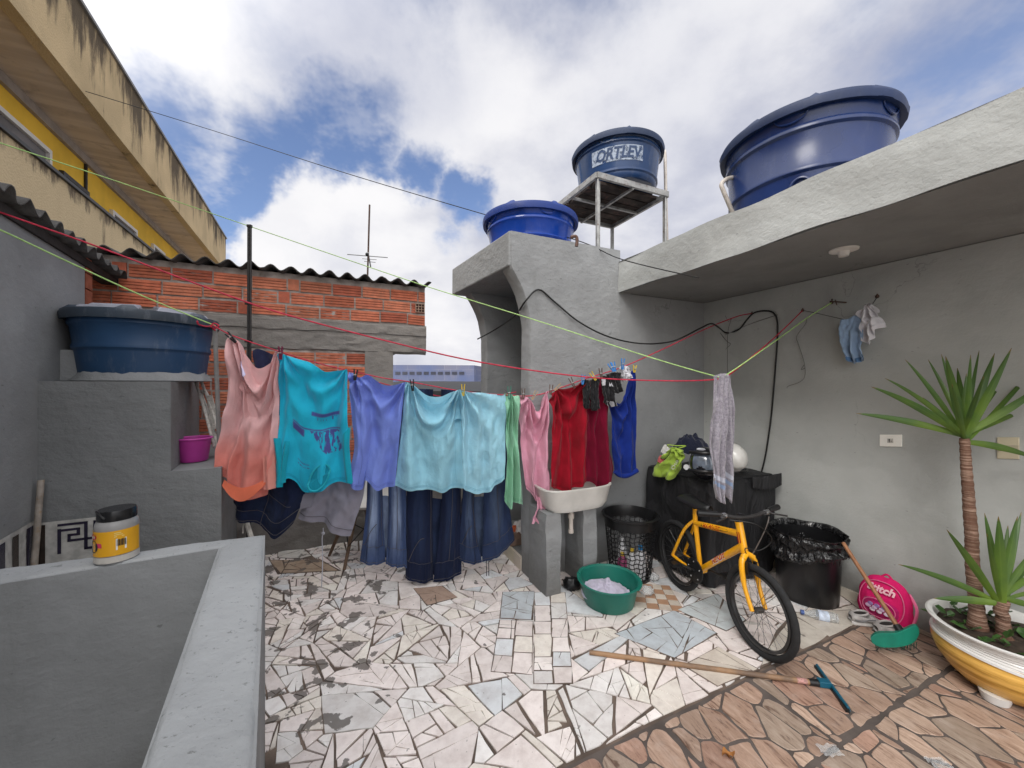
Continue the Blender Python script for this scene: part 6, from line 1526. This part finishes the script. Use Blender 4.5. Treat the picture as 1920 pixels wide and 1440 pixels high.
chn = MB(); chn.tube([BBp+Sd*.036+V3(0, 0, .06), R0+Sd*.036+V3(0, 0, .03), R0+Sd*.036-hd_*.03, R0+Sd*.036-V3(0, 0, .03), BBp+Sd*.036-V3(0, 0, .06)], .004, 6); chn.build('chain', m_dkmetal, bi)
for s_, kd in ((1, -1), (-1, 1)):
    ck_ = MB(); e = BBp+Sd*(s_*.062)+hd_*(.13*kd)-V3(0, 0, .012*-kd); ck_.tube([BBp+Sd*(s_*.055), e], .008, 8); co_ = ck_.build('crank', m_dkmetal, bi, smooth=True)
    pd = MB(); pd.box(e+Sd*(s_*.035), .07, .06, .02, ax=Sd, ay=hd_); po_ = pd.build('pedal', m_blk, bi, bevel=.003)
    rf = MB(); rf.box(e+Sd*(s_*.035)-hd_*.0315, .045, .003, .014, ax=Sd, ay=hd_); rf.build('reflector', M('red reflector', (.35, .04, .02), .3) if s_ == 1 else bpy.data.materials['red reflector'], po_)
bkp = MB()
for s_ in (-1, 1): bkp.box(PB(.885, .455, s_*.027)+hd_*.03, .012, .02, .07, ax=Sd, ay=hd_)
bkp.build('brake_pads', m_blk, bi)
# frame decals
def on_tube(p, q, r, x, y):
    d = (q-p).normalized(); n_ = Sd; up = n_.cross(d); 
    if up.z < 0: up = -up
    m_ = p.lerp(q, .5)+d*x; an = y/r; return m_+(n_*math.cos(an)+up*math.sin(an))*(r+.0012)
tp_, tq_ = SJ+V3(0, 0, -.012), PB(.815, .618)
m_dr = M('red decal ink', (.45, .012, .012), .4); m_db = M('black decal ink', (.012, .012, .012), .4)
text_mb('HAWNEE', lambda x, y: on_tube(tp_, tq_, .0195, x-.03, y+.001), .036, .0012, shear=.3).build('frame_lettering', m_dr, bi)
d_ = MB()
for (x0, x1, y0, y1) in ((.045, .10, .010, .013), (.05, .12, -.006, -.002), (.10, .125, -.004, .012), (-.125, -.11, -.01, .012)): d_.add([on_tube(tp_, tq_, .0195, *z) for z in ((x0, y0), (x1, y0+.004), (x1-.006, y1), (x0+.008, y1))], [[0, 1, 2, 3]])
d_.build('frame_decal', m_db, bi)
text_mb('WENDY', lambda x, y: on_tube(BBp, PB(.845, .555), .0215, x+.0, y+.001), .040, .0018, shear=.35).build('frame_lettering', m_dr, bi)
text_mb('WENDY', lambda x, y: on_tube(BBp, PB(.845, .555), .0208, x-.003, y-.0005), .040, .0045, shear=.35).build('frame_lettering', m_white, bi)
q = MB(); q.add([on_tube(HB, HT, .022, x, y) for x, y in ((-.03, -.010), (.03, -.010), (.03, .012), (-.03, .012))], [[0, 1, 2, 3]], (.45, .03, .01)); q.build('badge', m_dr, bi)

# ================================================================ BIN, BOTTLE, SHOES, BACKPACK, BROOM, SQUEEGEE
tc_ = W(3.02, 1.60); tcn = thing('trash_bin', 'black bin lined with a glossy black rubbish bag near the bicycle wheel', 'bin', tc_)
MB().lathe([(.001, 0), (.170, 0), (.176, .01), (.190, .30), (.196, .44)], tc_, 48, fr=lambda a, j: 1+(.004*math.cos(40*a) if 0 < j < 4 else 0)).build('bin_body', M('satin black bin', (.010, .010, .011), .3, .1), tcn, smooth=True)
def bag(s, t):
    a = 2*PI*s; cr = NZ.noise((math.cos(a)*3, math.sin(a)*3, t*4))*.5+NZ.noise((math.cos(a)*9, math.sin(a)*9, t*5))*.5+NZ.noise((math.cos(a)*16, math.sin(a)*16, t*7))*.15
    if t < .45: k = t/.45; r = .165+.045*k+cr*.012; z = .16+.30*k+(.012*math.sin(5*a) if k > .8 else 0)
    elif t < .55: k = (t-.45)/.10; r = .212+.012*math.sin(PI*k)+cr*.008; z = .46+.016*math.sin(PI*k)+.012*math.sin(5*a)*(1-k)
    else: k = (t-.55)/.45; r = .215+.012*k+cr*.020*(1-.2*k)+.01*math.sin(k*9+4*cr); z = .46-.135*k*(1+.25*math.sin(a*2+1)+.2*cr)
    return tc_+V3(r*math.cos(a), r*math.sin(a), z)
t = NT('black bin liner'); nr = t.bump(t.noise(9, t.pos((1, 1, .6)), detail=3, rough=.5, dist=2.2), .035, 1.)
MB().grid(bag, 140, 60).build('bin_liner', t.done((.010, .010, .011), .20, nr, 0, .5), tcn, smooth='all')
bp_ = floor_(1506, 1148, .03); bq_ = floor_(1570, 1160, .03)
m_pet = glassy('clear bottle plastic', (.90, .93, .95), .18)
bt_ = thing('water_bottle', 'clear plastic water bottle lying in front of the black bin', 'bottle', bp_)
ax_ = (bq_-bp_).normalized(); Lb = (bq_-bp_).length
MB().lathe([(.011, 0), (.012, .02), (.03, .06), (.031, Lb-.02), (.028, Lb), (.001, Lb-.004)], bp_, 24, axis=ax_, fr=lambda a, j: 1).build('body', m_pet, bt_, smooth=True)
MB().lathe([(.001, -.014), (.014, -.014), (.014, .004), (.001, .004)], bp_, 16, axis=ax_).build('cap', M('blue screw cap', (.05, .10, .30), .4), bt_, smooth=True)
MB().lathe([(.0318, .075), (.0318, .13)], bp_, 24, axis=ax_).build('label', M('white blue label', (.55, .62, .74), .4, .3, 40), bt_, smooth=True)
def shoe(label, cen, yaw, Ls=.20):
    t_ = thing('sneaker', label, 'shoe', cen); dx = V3(math.cos(yaw), math.sin(yaw), 0); dy = V3(-math.sin(yaw), math.cos(yaw), 0)
    secs = [(0, .020, .022, .050, .058), (.04, .031, .010, .070, .075), (.12, .034, .006, .078, .080), (.25, .033, .006, .072, .070), (.40, .032, .006, .064, .066), (.52, .035, .006, .062, .062), (.66, .040, .006, .052, .05), (.80, .040, .006, .044, .04), (.92, .033, .008, .036, .03), (1.0, .014, .016, .026, .02)]
    def body(s, t):
        k = s*(len(secs)-1); i = min(int(k), len(secs)-2); f = k-i; f = f*f*(3-2*f); S = [secs[i][j]*(1-f)+secs[i+1][j]*f for j in range(5)]
        a = -PI/2+2*PI*t; w = S[1]; z0, z1 = .018, S[3]; cz = (z0+z1)/2; x = math.copysign(abs(math.cos(a))**.7, math.cos(a))*w*(1-.25*max(0, math.sin(a))); z = cz+(z1-z0)/2*math.sin(a)
        open_ = .10 < S[0] < .50 and math.sin(a) > .55
        if .06 < S[0] < .50: z -= max(0, math.sin(a)-.55)*.055
        return Vector(cen)+dx*(S[0]*Ls)+dy*x+V3(0, 0, z+.004)
    MB().grid(body, 40, 28).build('upper', m_shoe, t_, smooth='all')
    def sole(s, t):
        k = s*(len(secs)-1); i = min(int(k), len(secs)-2); f = k-i; S = [secs[i][j]*(1-f)+secs[i+1][j]*f for j in range(5)]
        a = 2*PI*t; return Vector(cen)+dx*(S[0]*Ls*1.02-.002)+dy*(math.copysign(abs(math.cos(a))**.5, math.cos(a))*(S[1]+.003))+V3(0, 0, .012+.012*math.sin(a)+(.006 if s > .95 else 0))
    MB().grid(sole, 40, 16).build('sole', m_sole, t_, smooth='all')
    n = 24; ln = MB(); ln.add([Vector(cen)+dx*(Ls*(.29+.20*math.cos(2*PI*k/n)))+dy*(.024*math.sin(2*PI*k/n))+V3(0, 0, .060+.014*abs(math.cos(PI*k/n))**2) for k in range(n)], [list(range(n))]); ln.build('opening', M('shaded shoe opening', (.03, .028, .027), .9) if 'shaded shoe opening' not in bpy.data.materials else bpy.data.materials['shaded shoe opening'], t_)  # flat dark disc stands in for the shade inside the shoe
    cl = MB(); cl.tube([Vector(cen)+dx*(Ls*(.29+.21*math.cos(2*PI*k/n)))+dy*(.027*math.sin(2*PI*k/n))+V3(0, 0, .062+.016*abs(math.cos(PI*k/n))**2) for k in range(n)], .006, 8, closed=True); cl.build('collar', m_shoe, t_, smooth=True)
    st = MB()
    for k in range(3): x_ = .54+.07*k; st.tube([Vector(cen)+dx*(x_*Ls)+dy*(.024*j/3)+V3(0, 0, .068-.05*(x_-.5)-abs(j)*.0035) for j in range(-3, 4)], .0035, 6)
    st.build('laces', m_sole, t_)
    tr_ = MB()
    for s_ in (-1, 1): tr_.tube([Vector(cen)+dx*(Ls*x_)+dy*(s_*w_)+V3(0, 0, z_) for x_, w_, z_ in ((.05, .034, .04), (.25, .036, .034), (.45, .036, .050), (.62, .036, .052))], .003, 6)
    tr_.build('trim', M('grey shoe trim', (.20, .20, .21), .6) if 'grey shoe trim' not in bpy.data.materials else bpy.data.materials['grey shoe trim'], t_)
m_shoe = M('dirty white shoe', (.46, .44, .43), .7, .2, 20, .3, dirt=((.2, .17, .15), .5)); m_sole = M('off white sole', (.52, .50, .48), .6, .15, 20)
s1 = floor_(1594, 1168); shoe('greyish white sneaker nearest the bottle', s1, -.22, .185)
s2 = floor_(1642, 1190); shoe('greyish white sneaker under the broom', s2, -.10, .205)
# backpack
bw = Vector((.4156, -.9095, 0)); bn_ = Vector((-.9095, -.4156, .18)).normalized(); bu = bw.cross(bn_); bu = bu if bu.z > 0 else -bu
bc_ = P(1659, 1131, 2.39); bc_.z = .145
bpk = thing('backpack', 'bright pink child backpack with white lettering slumped against the wall', 'backpack', V3(bc_.x, bc_.y, 0))
m_pink = cloth('pink nylon', (.62, .015, .13), .7, trans=0, sheen=0); m_pip = M('light pink piping', (.75, .16, .32), .5)
def sup(d, e=.62): return 1/max(1e-3, (abs(d.x)**(2/e)+abs(d.z)**(2/e))**(e/2)+0*abs(d.y)) if (abs(d.x)+abs(d.z)) > 1e-3 else 1
def bshape(x, z, k=1.): # outline half-width at height z (-1..1)
    return (1-.20*max(0, z)**2*1.2)*k
def bkf(d):
    return (1+.12*(1-d.y*d.y)*abs(d.x*d.z)*3)*(1-.18*max(0, d.z)*abs(d.x))*(1+.04*NZ.noise((d.x*3, d.y*3, d.z*3)))
MB().ell(bc_, .125, .065, .145, 44, 30, ax=bw, ay=bn_, az=bu, fn=bkf).build('body', m_pink, bpk, smooth=True)
def bp2(x, z, o_=0): # point on the front face
    q = max(0, 1-(x/.128)**2-(z/.148)**2); return bc_+bw*x+bu*z+bn_*(.066*math.sqrt(q)+.004+o_)
q = MB(); q.ell(bc_+bn_*.045-bu*.035, .085, .032, .060, 30, 18, ax=bw, ay=bn_, az=bu, fn=lambda d: 1+.10*abs(d.x*d.z)*2); pk = q.build('pocket', cloth('magenta nylon', (.45, .012, .13), .7, trans=0), bpk, smooth=True)
for (rx, rz, cz, o_, nm) in ((.107, .122, .0, .008, 'piping'), (.078, .052, -.035, .026, 'piping')):
    q = MB(); q.tube([bp2(rx*math.copysign(abs(math.cos(a))**.8, math.cos(a)), cz+rz*math.sin(a), o_ if rx > .1 else .018) for a in [2*PI*k/40 for k in range(40)]], .0028, 6, closed=True); q.build(nm, m_pip, bpk, smooth=True)
text_mb('Stitch', lambda x, y: bp2(x*1.0, .078+y-.25*x*x*9*.2, .012), .058, .0022, shear=.15).build('lettering', M('pale pink letters', (.80, .45, .52), .5), bpk)
q = MB()
for k in range(9):
    x, z = -.045+.011*k, -.035+.018*math.sin(k*2.1); q.ell(bp2(x, z, .022), .014, .003, .011, 10, 6, ax=bw, ay=bn_, az=bu, c=[(.62, .42, .60), (.30, .18, .40), (.70, .55, .66)][k % 3])
q.build('pocket_print', M('pocket window print', (.5, .5, .5), .2, .2, 60, attr=True), pk, smooth=True)
q = MB(); q.tube(crom([bc_+bu*.138-bw*.03, bc_+bu*.165, bc_+bu*.138+bw*.03], 5), .006, 6); q.build('top_handle', m_pink, bpk, smooth=True)
q = MB(); q.tube(crom([bc_+bw*.10+bu*.09-bn_*.02, bc_+bw*.145+bu*.02, bc_+bw*.13-bu*.09], 5), .008, 6); q.build('strap', m_pip, bpk, smooth=True)
# green broom
brm = thing('broom', 'green broom with wooden handle leaning on the pink backpack', 'broom', P(1682, 1190, 2.17))
h0 = P(1581, 1018, 2.50); h1 = P(1686, 1180, 2.10)
MB().tube([h0, h1], .0115, 10).build('handle', M('varnished broom stick', (.32, .15, .075), .4, .25, 14), brm, smooth=True)
q = MB(); q.tube([h1+(h0-h1).normalized()*.02, h1-(h0-h1).normalized()*.012], [.018, .022], 10); q.build('socket', m_blk, brm, smooth=True)
ol = crom([(1632, 1196), (1645, 1188), (1680, 1187), (1712, 1174), (1722, 1180), (1723, 1191), (1712, 1206), (1685, 1214), (1652, 1214), (1635, 1206)], 4)
q = MB(); q.hexa([P(p.x, p.y, 2.06) for p in ol], [P(p.x, p.y-5, 2.10) for p in ol]); q.build('head', M('green broom plastic', (.006, .20, .135), .55, .2, 10), brm, bevel=.004)
q = MB()
for k in range(46):
    x = 1640+k*1.75+R.uniform(-1, 1); q.tube([P(x, 1204, 2.07+.02*R.random()), floor_(x+R.uniform(-3, 3), 1217+R.uniform(-3, 2), .004)], .0012, 3, caps=False)
q.build('bristles', M('green bristles', (.01, .12, .09), .8), brm)
# squeegee on the floor
sq = thing('floor_squeegee', 'wooden handled floor squeegee with teal blade lying across the paving', 'squeegee', floor_(1320, 1252))
s0, s1_ = floor_(1105, 1223, .018), floor_(1536, 1281, .018)
t = NT('old broomstick wood'); n_ = t.noise(18, detail=6); m_old = t.done(t.mix(t.ramp(t.noise(6, detail=5), .35, .65), (.15, .10, .07), (.36, .21, .11)), .6, t.bump(n_, .003, .5))
MB().tube([s0, s0.lerp(s1_, .5)+V3(0, 0, .0), s1_], .0125, 12).build('handle', m_old, sq, smooth=True)
q = MB(); d_ = (s1_-s0).normalized(); q.tube([s1_-d_*.10, s1_-d_*.055], .0130, 12); q.build('paper_label', M('paper label red white', (.52, .28, .25), .5, .5, 60), sq, smooth=True)
q = MB(); q.tube([s1_-d_*.045, s1_+d_*.012], [.0155, .017], 12); q.build('socket', m_blk, sq, smooth=True)
e0, e1 = floor_(1531, 1248, .014), floor_(1592, 1331, .014); dd = (e1-e0).normalized(); pe = Vector((dd.y, -dd.x, 0))
q = MB(); 
def tp2(s, w, z): return e0.lerp(e1, s)+pe*w+V3(0, 0, z)
q.hexa([tp2(0, -.008, -.010), tp2(1, -.008, -.010), tp2(1, .010, -.010), tp2(0, .010, -.010)], [tp2(0.01, -.004, .012), tp2(.99, -.004, .012), tp2(.99, .006, .012), tp2(.01, .006, .012)])
q.box(s1_+d_*.02+V3(0, 0, .004), .05, .035, .028, ax=d_, ay=(-d_.y, d_.x, 0)); q.build('head', M('teal plastic', (.008, .095, .155), .4, .15), sq, bevel=.003)
q = MB(); q.hexa([tp2(.85, .0, -.013), tp2(1.02, .0, -.013), tp2(1.02, .016, -.013), tp2(.85, .016, -.013)], [tp2(.85, .0, .006), tp2(1.02, .0, .004), tp2(1.02, .014, .004), tp2(.85, .014, .006)]); q.hexa([tp2(0, .0075, -.013), tp2(1, .0075, -.013), tp2(1, .013, -.013), tp2(0, .013, -.013)], [tp2(0, .0075, .002), tp2(1, .0075, .002), tp2(1, .011, .002), tp2(0, .011, .002)]); q.build('rubber', m_blk, sq)

# ================================================================ POTTED PLANT
PC = V3(2.425, 1.875, 0); pot = thing('plant_pot', 'large white and ochre ribbed pot at the right edge', 'pot', PC)
prof = [(.150, .030), (.165, .032), (.205, .070), (.240, .120), (.258, .170), (.260, .19), (.2585, .225)]
MB().lathe(prof, PC, 72).build('ochre_bowl', None or (lambda: (lambda t: t.done(t.mix(t.ramp(t.noise(3, t.pos((1, 1, 14)), detail=7, rough=.7), .38, .62), (.50, .24, .03), (.84, .50, .12)), .35, t.bump(t.noise(6, t.pos((1, 1, 20)), detail=4), .004, .6), coat=.2))(NT('brushed ochre glaze')))(), pot, smooth=True)
def ribs(a, j): return 1+(.010*math.sin(j*PI/2+3*a) if 1 <= j <= 20 else 0)
up_ = [(.2635, .200)]+[(.262-.014*math.sin(PI*k/20), .208+.072*k/20) for k in range(1, 21)]+[(.262, .287), (.276, .296), (.278, .304), (.270, .309), (.252, .302), (.238, .27), (.232, .23)]
def wv(a, j): return (-.030*math.cos(a+2.3+0)*(1-j/22) if j < 22 else 0)
MB().lathe(up_, PC, 96, fr=lambda a, j: 1+(.008*math.sin(j*PI/2.0) if 1 <= j <= 19 else 0), wob=lambda a, j: .020*math.cos(a-2.9)*(1-j/22)**2 if j < 22 else 0).build('white_rim', M('white ceramic', (.70, .69, .67), .3, .1, 5, .05, coat=.2), pot, smooth=True)
for k in range(3): a = 3.55+k*2*PI/3; MB().lathe([(.03, 0), (.045, .006), (.055, .045), (.03, .05)], PC+V3(.155*math.cos(a), .155*math.sin(a), 0), 18).build('foot', bpy.data.materials['white ceramic'], pot, smooth=True)
MB().lathe([(.245, .262), (.12, .275), (.001, .28)], PC, 40, wob=lambda a, j: NZ.noise((a*2, j, 0))*.015).build('soil', M('dark potting soil', (.05, .035, .025), .95, .4, 30, 1., 60), pot, smooth=True)
t = NT('yucca leaf'); uv_ = t.sep(t.uv()); md = t.mul(uv_[0], .5, 'SUBTRACT'); ab__ = t.n('ShaderNodeMath', operation='ABSOLUTE'); t.put(ab__.inputs[0], md)
lc = t.mix(t.ramp(uv_[1], .05, .9), (.15, .24, .03), (.05, .105, .025)); lc = t.mix(t.ramp(t.noise(5, detail=3), .35, .65), lc, sc3((.05, .11, .03), 1)); lc = t.mix(t.mul(t.ramp(ab__.outputs[0], .10, .0), .3), lc, (.16, .26, .05))
lc = t.mix(t.ramp(uv_[1], .93, .985), lc, (.20, .11, .04))
t.done(lc, .4, t.bump(t.noise(30, t.pos((1, 1, .2)), detail=3), .003, .3), 0, .45)
tr = t.n('ShaderNodeBsdfTranslucent'); t.put(tr.inputs[0], (.20, .34, .04)); mx = t.n('ShaderNodeMixShader'); mx.inputs[0].default_value = .22; t.put(mx.inputs[1], t.b.outputs[0]); t.put(mx.inputs[2], tr.outputs[0]); t.put(t.o.inputs[0], mx.outputs[0]); m_leaf = t.m
def leaf(mb, p, tip, w, arch=.0, n=14, face=Vector((-.75, -.65, .1))):
    p = Vector(p); tip = Vector(tip); d = tip-p; Ln_ = d.length; dn = d.normalized(); side = dn.cross(face).normalized(); nn = side.cross(dn).normalized(); base = len(mb.v)
    mid = (p+tip)/2+Vector((0, 0, 1))*arch*Ln_; vs = []; us = []
    for k in range(n+1):
        s = k/n; c = p*(1-s)**2+mid*2*s*(1-s)+tip*s*s; ww = w*(.50+1.0*min(s*2.2, 1)*.5)*(1-s**2.2)**.8+.0006
        for j, x in enumerate((-1, 0, 1)): vs.append(c+side*(x*ww)+nn*(abs(x)*ww*-.32)); us.append((.5+x*.5, s))
    mb.add(vs, [[k*3+j, k*3+j+1, (k+1)*3+j+1, (k+1)*3+j] for k in range(n) for j in (0, 1)], None, us)
def plant(name, label, base, crown, tips, r0, r1, w, seed):
    t_ = thing(name, label, 'plant', base); tk = MB(); n = 46; d = crown-base
    pts = [base+d*(k/n)+V3(NZ.noise((k*.1, seed, 0))*.012, NZ.noise((k*.1, 0, seed))*.012, 0) for k in range(n+1)]
    tk.tube(pts, [r0+(r1-r0)*(k/n)+(.0022 if k % 2 else 0)+(.01*max(0, 1-k/4)) for k in range(n+1)], 14)
    t = NT('ringed trunk bark'); z = t.sep(t.pos())[2]; w_ = t.noise(4, t.pos((1, 1, 30)), detail=4, rough=.7, dist=.6)
    tk.build('trunk', t.done(t.mix(t.ramp(w_, .45, .62), (.15, .075, .048), (.34, .225, .165)), .8, t.bump(w_, .012, 1.)), t_, smooth='all')
    lf = MB(); rr = random.Random(seed)
    for (u, v, dd, arch) in tips:
        tip = P(u, v, crown.y+dd); leaf(lf, crown+V3(rr.uniform(-.008, .008), rr.uniform(-.008, .008), rr.uniform(-.02, .02)), tip, w*rr.uniform(.65, 1.35), arch+rr.uniform(-.01, .045))
    lf.build('leaves', m_leaf, t_, smooth='all'); return t_
b0_ = V3(2.335, 1.925, .27); c0_ = P(1808, 822, 1.95)
tips = [(1605, 775, .12, .03), (1633, 725, .05, .07), (1659, 709, -.10, .07), (1697, 674, .10, .05), (1740, 674, .18, .05), (1765, 664, .04, .03), (1773, 668, -.12, .03), (1795, 690, .22, .0), (1820, 665, -.06, .02), (1836, 657, .12, .0), (1812, 700, .05, .0), (1865, 662, .05, .02), (1897, 652, -.12, -.02), (1960, 668, .10, -.06), (1990, 700, -.08, -.06), (1985, 735, .16, -.05), (1950, 862, -.05, .10), (1900, 690, .22, .0), (1785, 720, -.2, .0), (1845, 705, -.2, 0), (1730, 745, .2, .03)]
plant('yucca_plant', 'tall single stem yucca in the ribbed pot', b0_, c0_, tips, .029, .018, .0150, 5)
b1_ = V3(2.375, 1.855, .27); c1_ = P(1878, 1128, 1.85)
tips = [(1775, 993, -.05, .04), (1684, 1058, .12, .06), (1750, 1122, .06, .05), (1846, 962, .05, .0), (1872, 968, -.03, .0), (1915, 960, .08, .0), (1908, 968, .0, 0), (1960, 1010, -.05, .02), (1975, 1060, .06, .04), (1990, 1110, .08, .05), (1970, 1150, -.04, .06), (1850, 1000, -.12, 0), (1945, 1030, .16, .0), (1890, 985, .12, .0)]
plant('small_yucca', 'shorter yucca with low leaves beside the tall one', b1_, c1_, tips, .024, .022, .0165, 8)
gl = MB(); rr = random.Random(3)
for k in range(70):
    a = rr.uniform(0, 2*PI); r = .24*math.sqrt(rr.random()); p = PC+V3(r*math.cos(a), r*math.sin(a), .27+rr.uniform(0, .02)); an = rr.uniform(0, 2*PI); el = rr.uniform(.1, .9)
    d = V3(math.cos(an)*math.cos(el), math.sin(an)*math.cos(el), math.sin(el)); sd2 = d.cross(V3(rr.uniform(-.4, .4), rr.uniform(-.4, .4), 1)).normalized(); L_ = rr.uniform(.035, .065); st = p+d*.02
    gl.add([st, st+d*L_*.35+sd2*L_*.38, st+d*L_*.75+sd2*L_*.30, st+d*L_-V3(0, 0, .01), st+d*L_*.75-sd2*L_*.30, st+d*L_*.35-sd2*L_*.38, st+d*L_*.5-V3(0, 0, .006)], [[0, 1, 6], [1, 2, 6], [2, 3, 6], [3, 4, 6], [4, 5, 6], [5, 0, 6]])
o = gl.build('creeping_plant', M('dark glossy leaves', (.040, .095, .022), .3, .4, 25)); tag(o, 'low dark green foliage covering the soil around the yuccas', 'plant', kind='stuff')

# ================================================================ WALL PLATES, LAMP HOLDER
def plate(name, label, u0, v0, u1, v1, m):
    p = on_a(u0, v0, 3.25); q = on_a(u1, v0, 3.25); z1 = p.z; z0 = on_a(u0, v1, 3.25).z; d = (q-p).normalized(); n_ = Vector((-CA, -SA, 0)); c = (p+q)/2; c.z = (z0+z1)/2
    t_ = thing(name, label, 'socket' if 'socket' in name else 'switch', c); q_ = MB(); q_.box(c+n_*.004, (q-p).length, .008, z1-z0, ax=d, ay=n_); q_.build('plate', m, t_, bevel=.003); return t_, c, d, n_
t_, c, d, n_ = plate('wall_socket', 'white wall socket plate left of the yucca', 1650, 813, 1692, 835, M('white plate', (.86, .84, .78), .4, .06))
q = MB(); q.box(c+n_*.009, .030, .003, .028, ax=d, ay=n_, c=(.58, .56, .52)); q.box(c+n_*.011+V3(0, 0, .006)-d*.004, .006, .003, .010, ax=d, ay=n_, c=(.03, .03, .03)); q.box(c+n_*.011-V3(0, 0, .005)-d*.004, .003, .003, .012, ax=d, ay=n_, c=(.03, .03, .03)); q.box(c+n_*.011+d*.006-V3(0, 0, .004), .006, .003, .010, ax=d, ay=n_, c=(.35, .33, .3)); q.build('outlet', M('outlet', (.5, .5, .5), .4, attr=True), t_)
t_, c, d, n_ = plate('light_switch', 'yellowed switch plate behind the yucca leaves', 1870, 818, 1912, 858, M('yellowed plate', (.56, .50, .36), .45, .12, 8))
q = MB(); q.box(c+n_*.010, .075, .006, .030, ax=d, ay=n_); q.build('rocker', M('yellowed rocker', (.48, .43, .31), .45, .15, 20), t_, bevel=.002)
lc_ = P(1582, 468, 2.243); lc_.z = 2.286
lh = thing('lamp_holder', 'white bulbless lamp holder under the overhang', 'lamp', lc_)
MB().lathe([(.070, 0), (.068, -.008), (.030, -.014)], lc_, 32).build('rose', m_white, lh, smooth=True)
MB().lathe([(.030, -.012), (.024, -.040), (.019, -.040), (.019, -.015), (.001, -.015)], lc_, 24).build('socket', m_white, lh, smooth=True)

# ================================================================ SCRAPS ON THE PAVING
q = MB(); c_ = floor_(1366, 1414, .012); q.grid(lambda s, t: c_+V3((s-.5)*.05, (t-.5)*.035*math.sin(PI*min(.98, s+.05)), .010*math.sin(s*7)+.008*math.cos(t*6)), 8, 6)
o = q.build('dry_leaf', M('dry orange leaf', (.45, .20, .06), .8), smooth='all'); tag(o, 'curled dry orange leaf on the brown tiles', 'leaf')
for (u, v, lb_, sz) in ((1556, 1408, 'torn clear plastic scrap on the grout line of the brown tiles', .05), (1760, 1432, 'long clear plastic scrap near the pot foot', .045)):
    q = MB(); c_ = floor_(u, v, .012); q.grid(lambda s, t: c_+V3((s-.5)*sz*1.6, (t-.5)*sz, .012*NZ.noise((s*4, t*4, u))+.004), 14, 10); o = q.build('plastic_scrap', bpy.data.materials['clear crumpled plastic'], smooth='all'); tag(o, lb_, 'plastic')
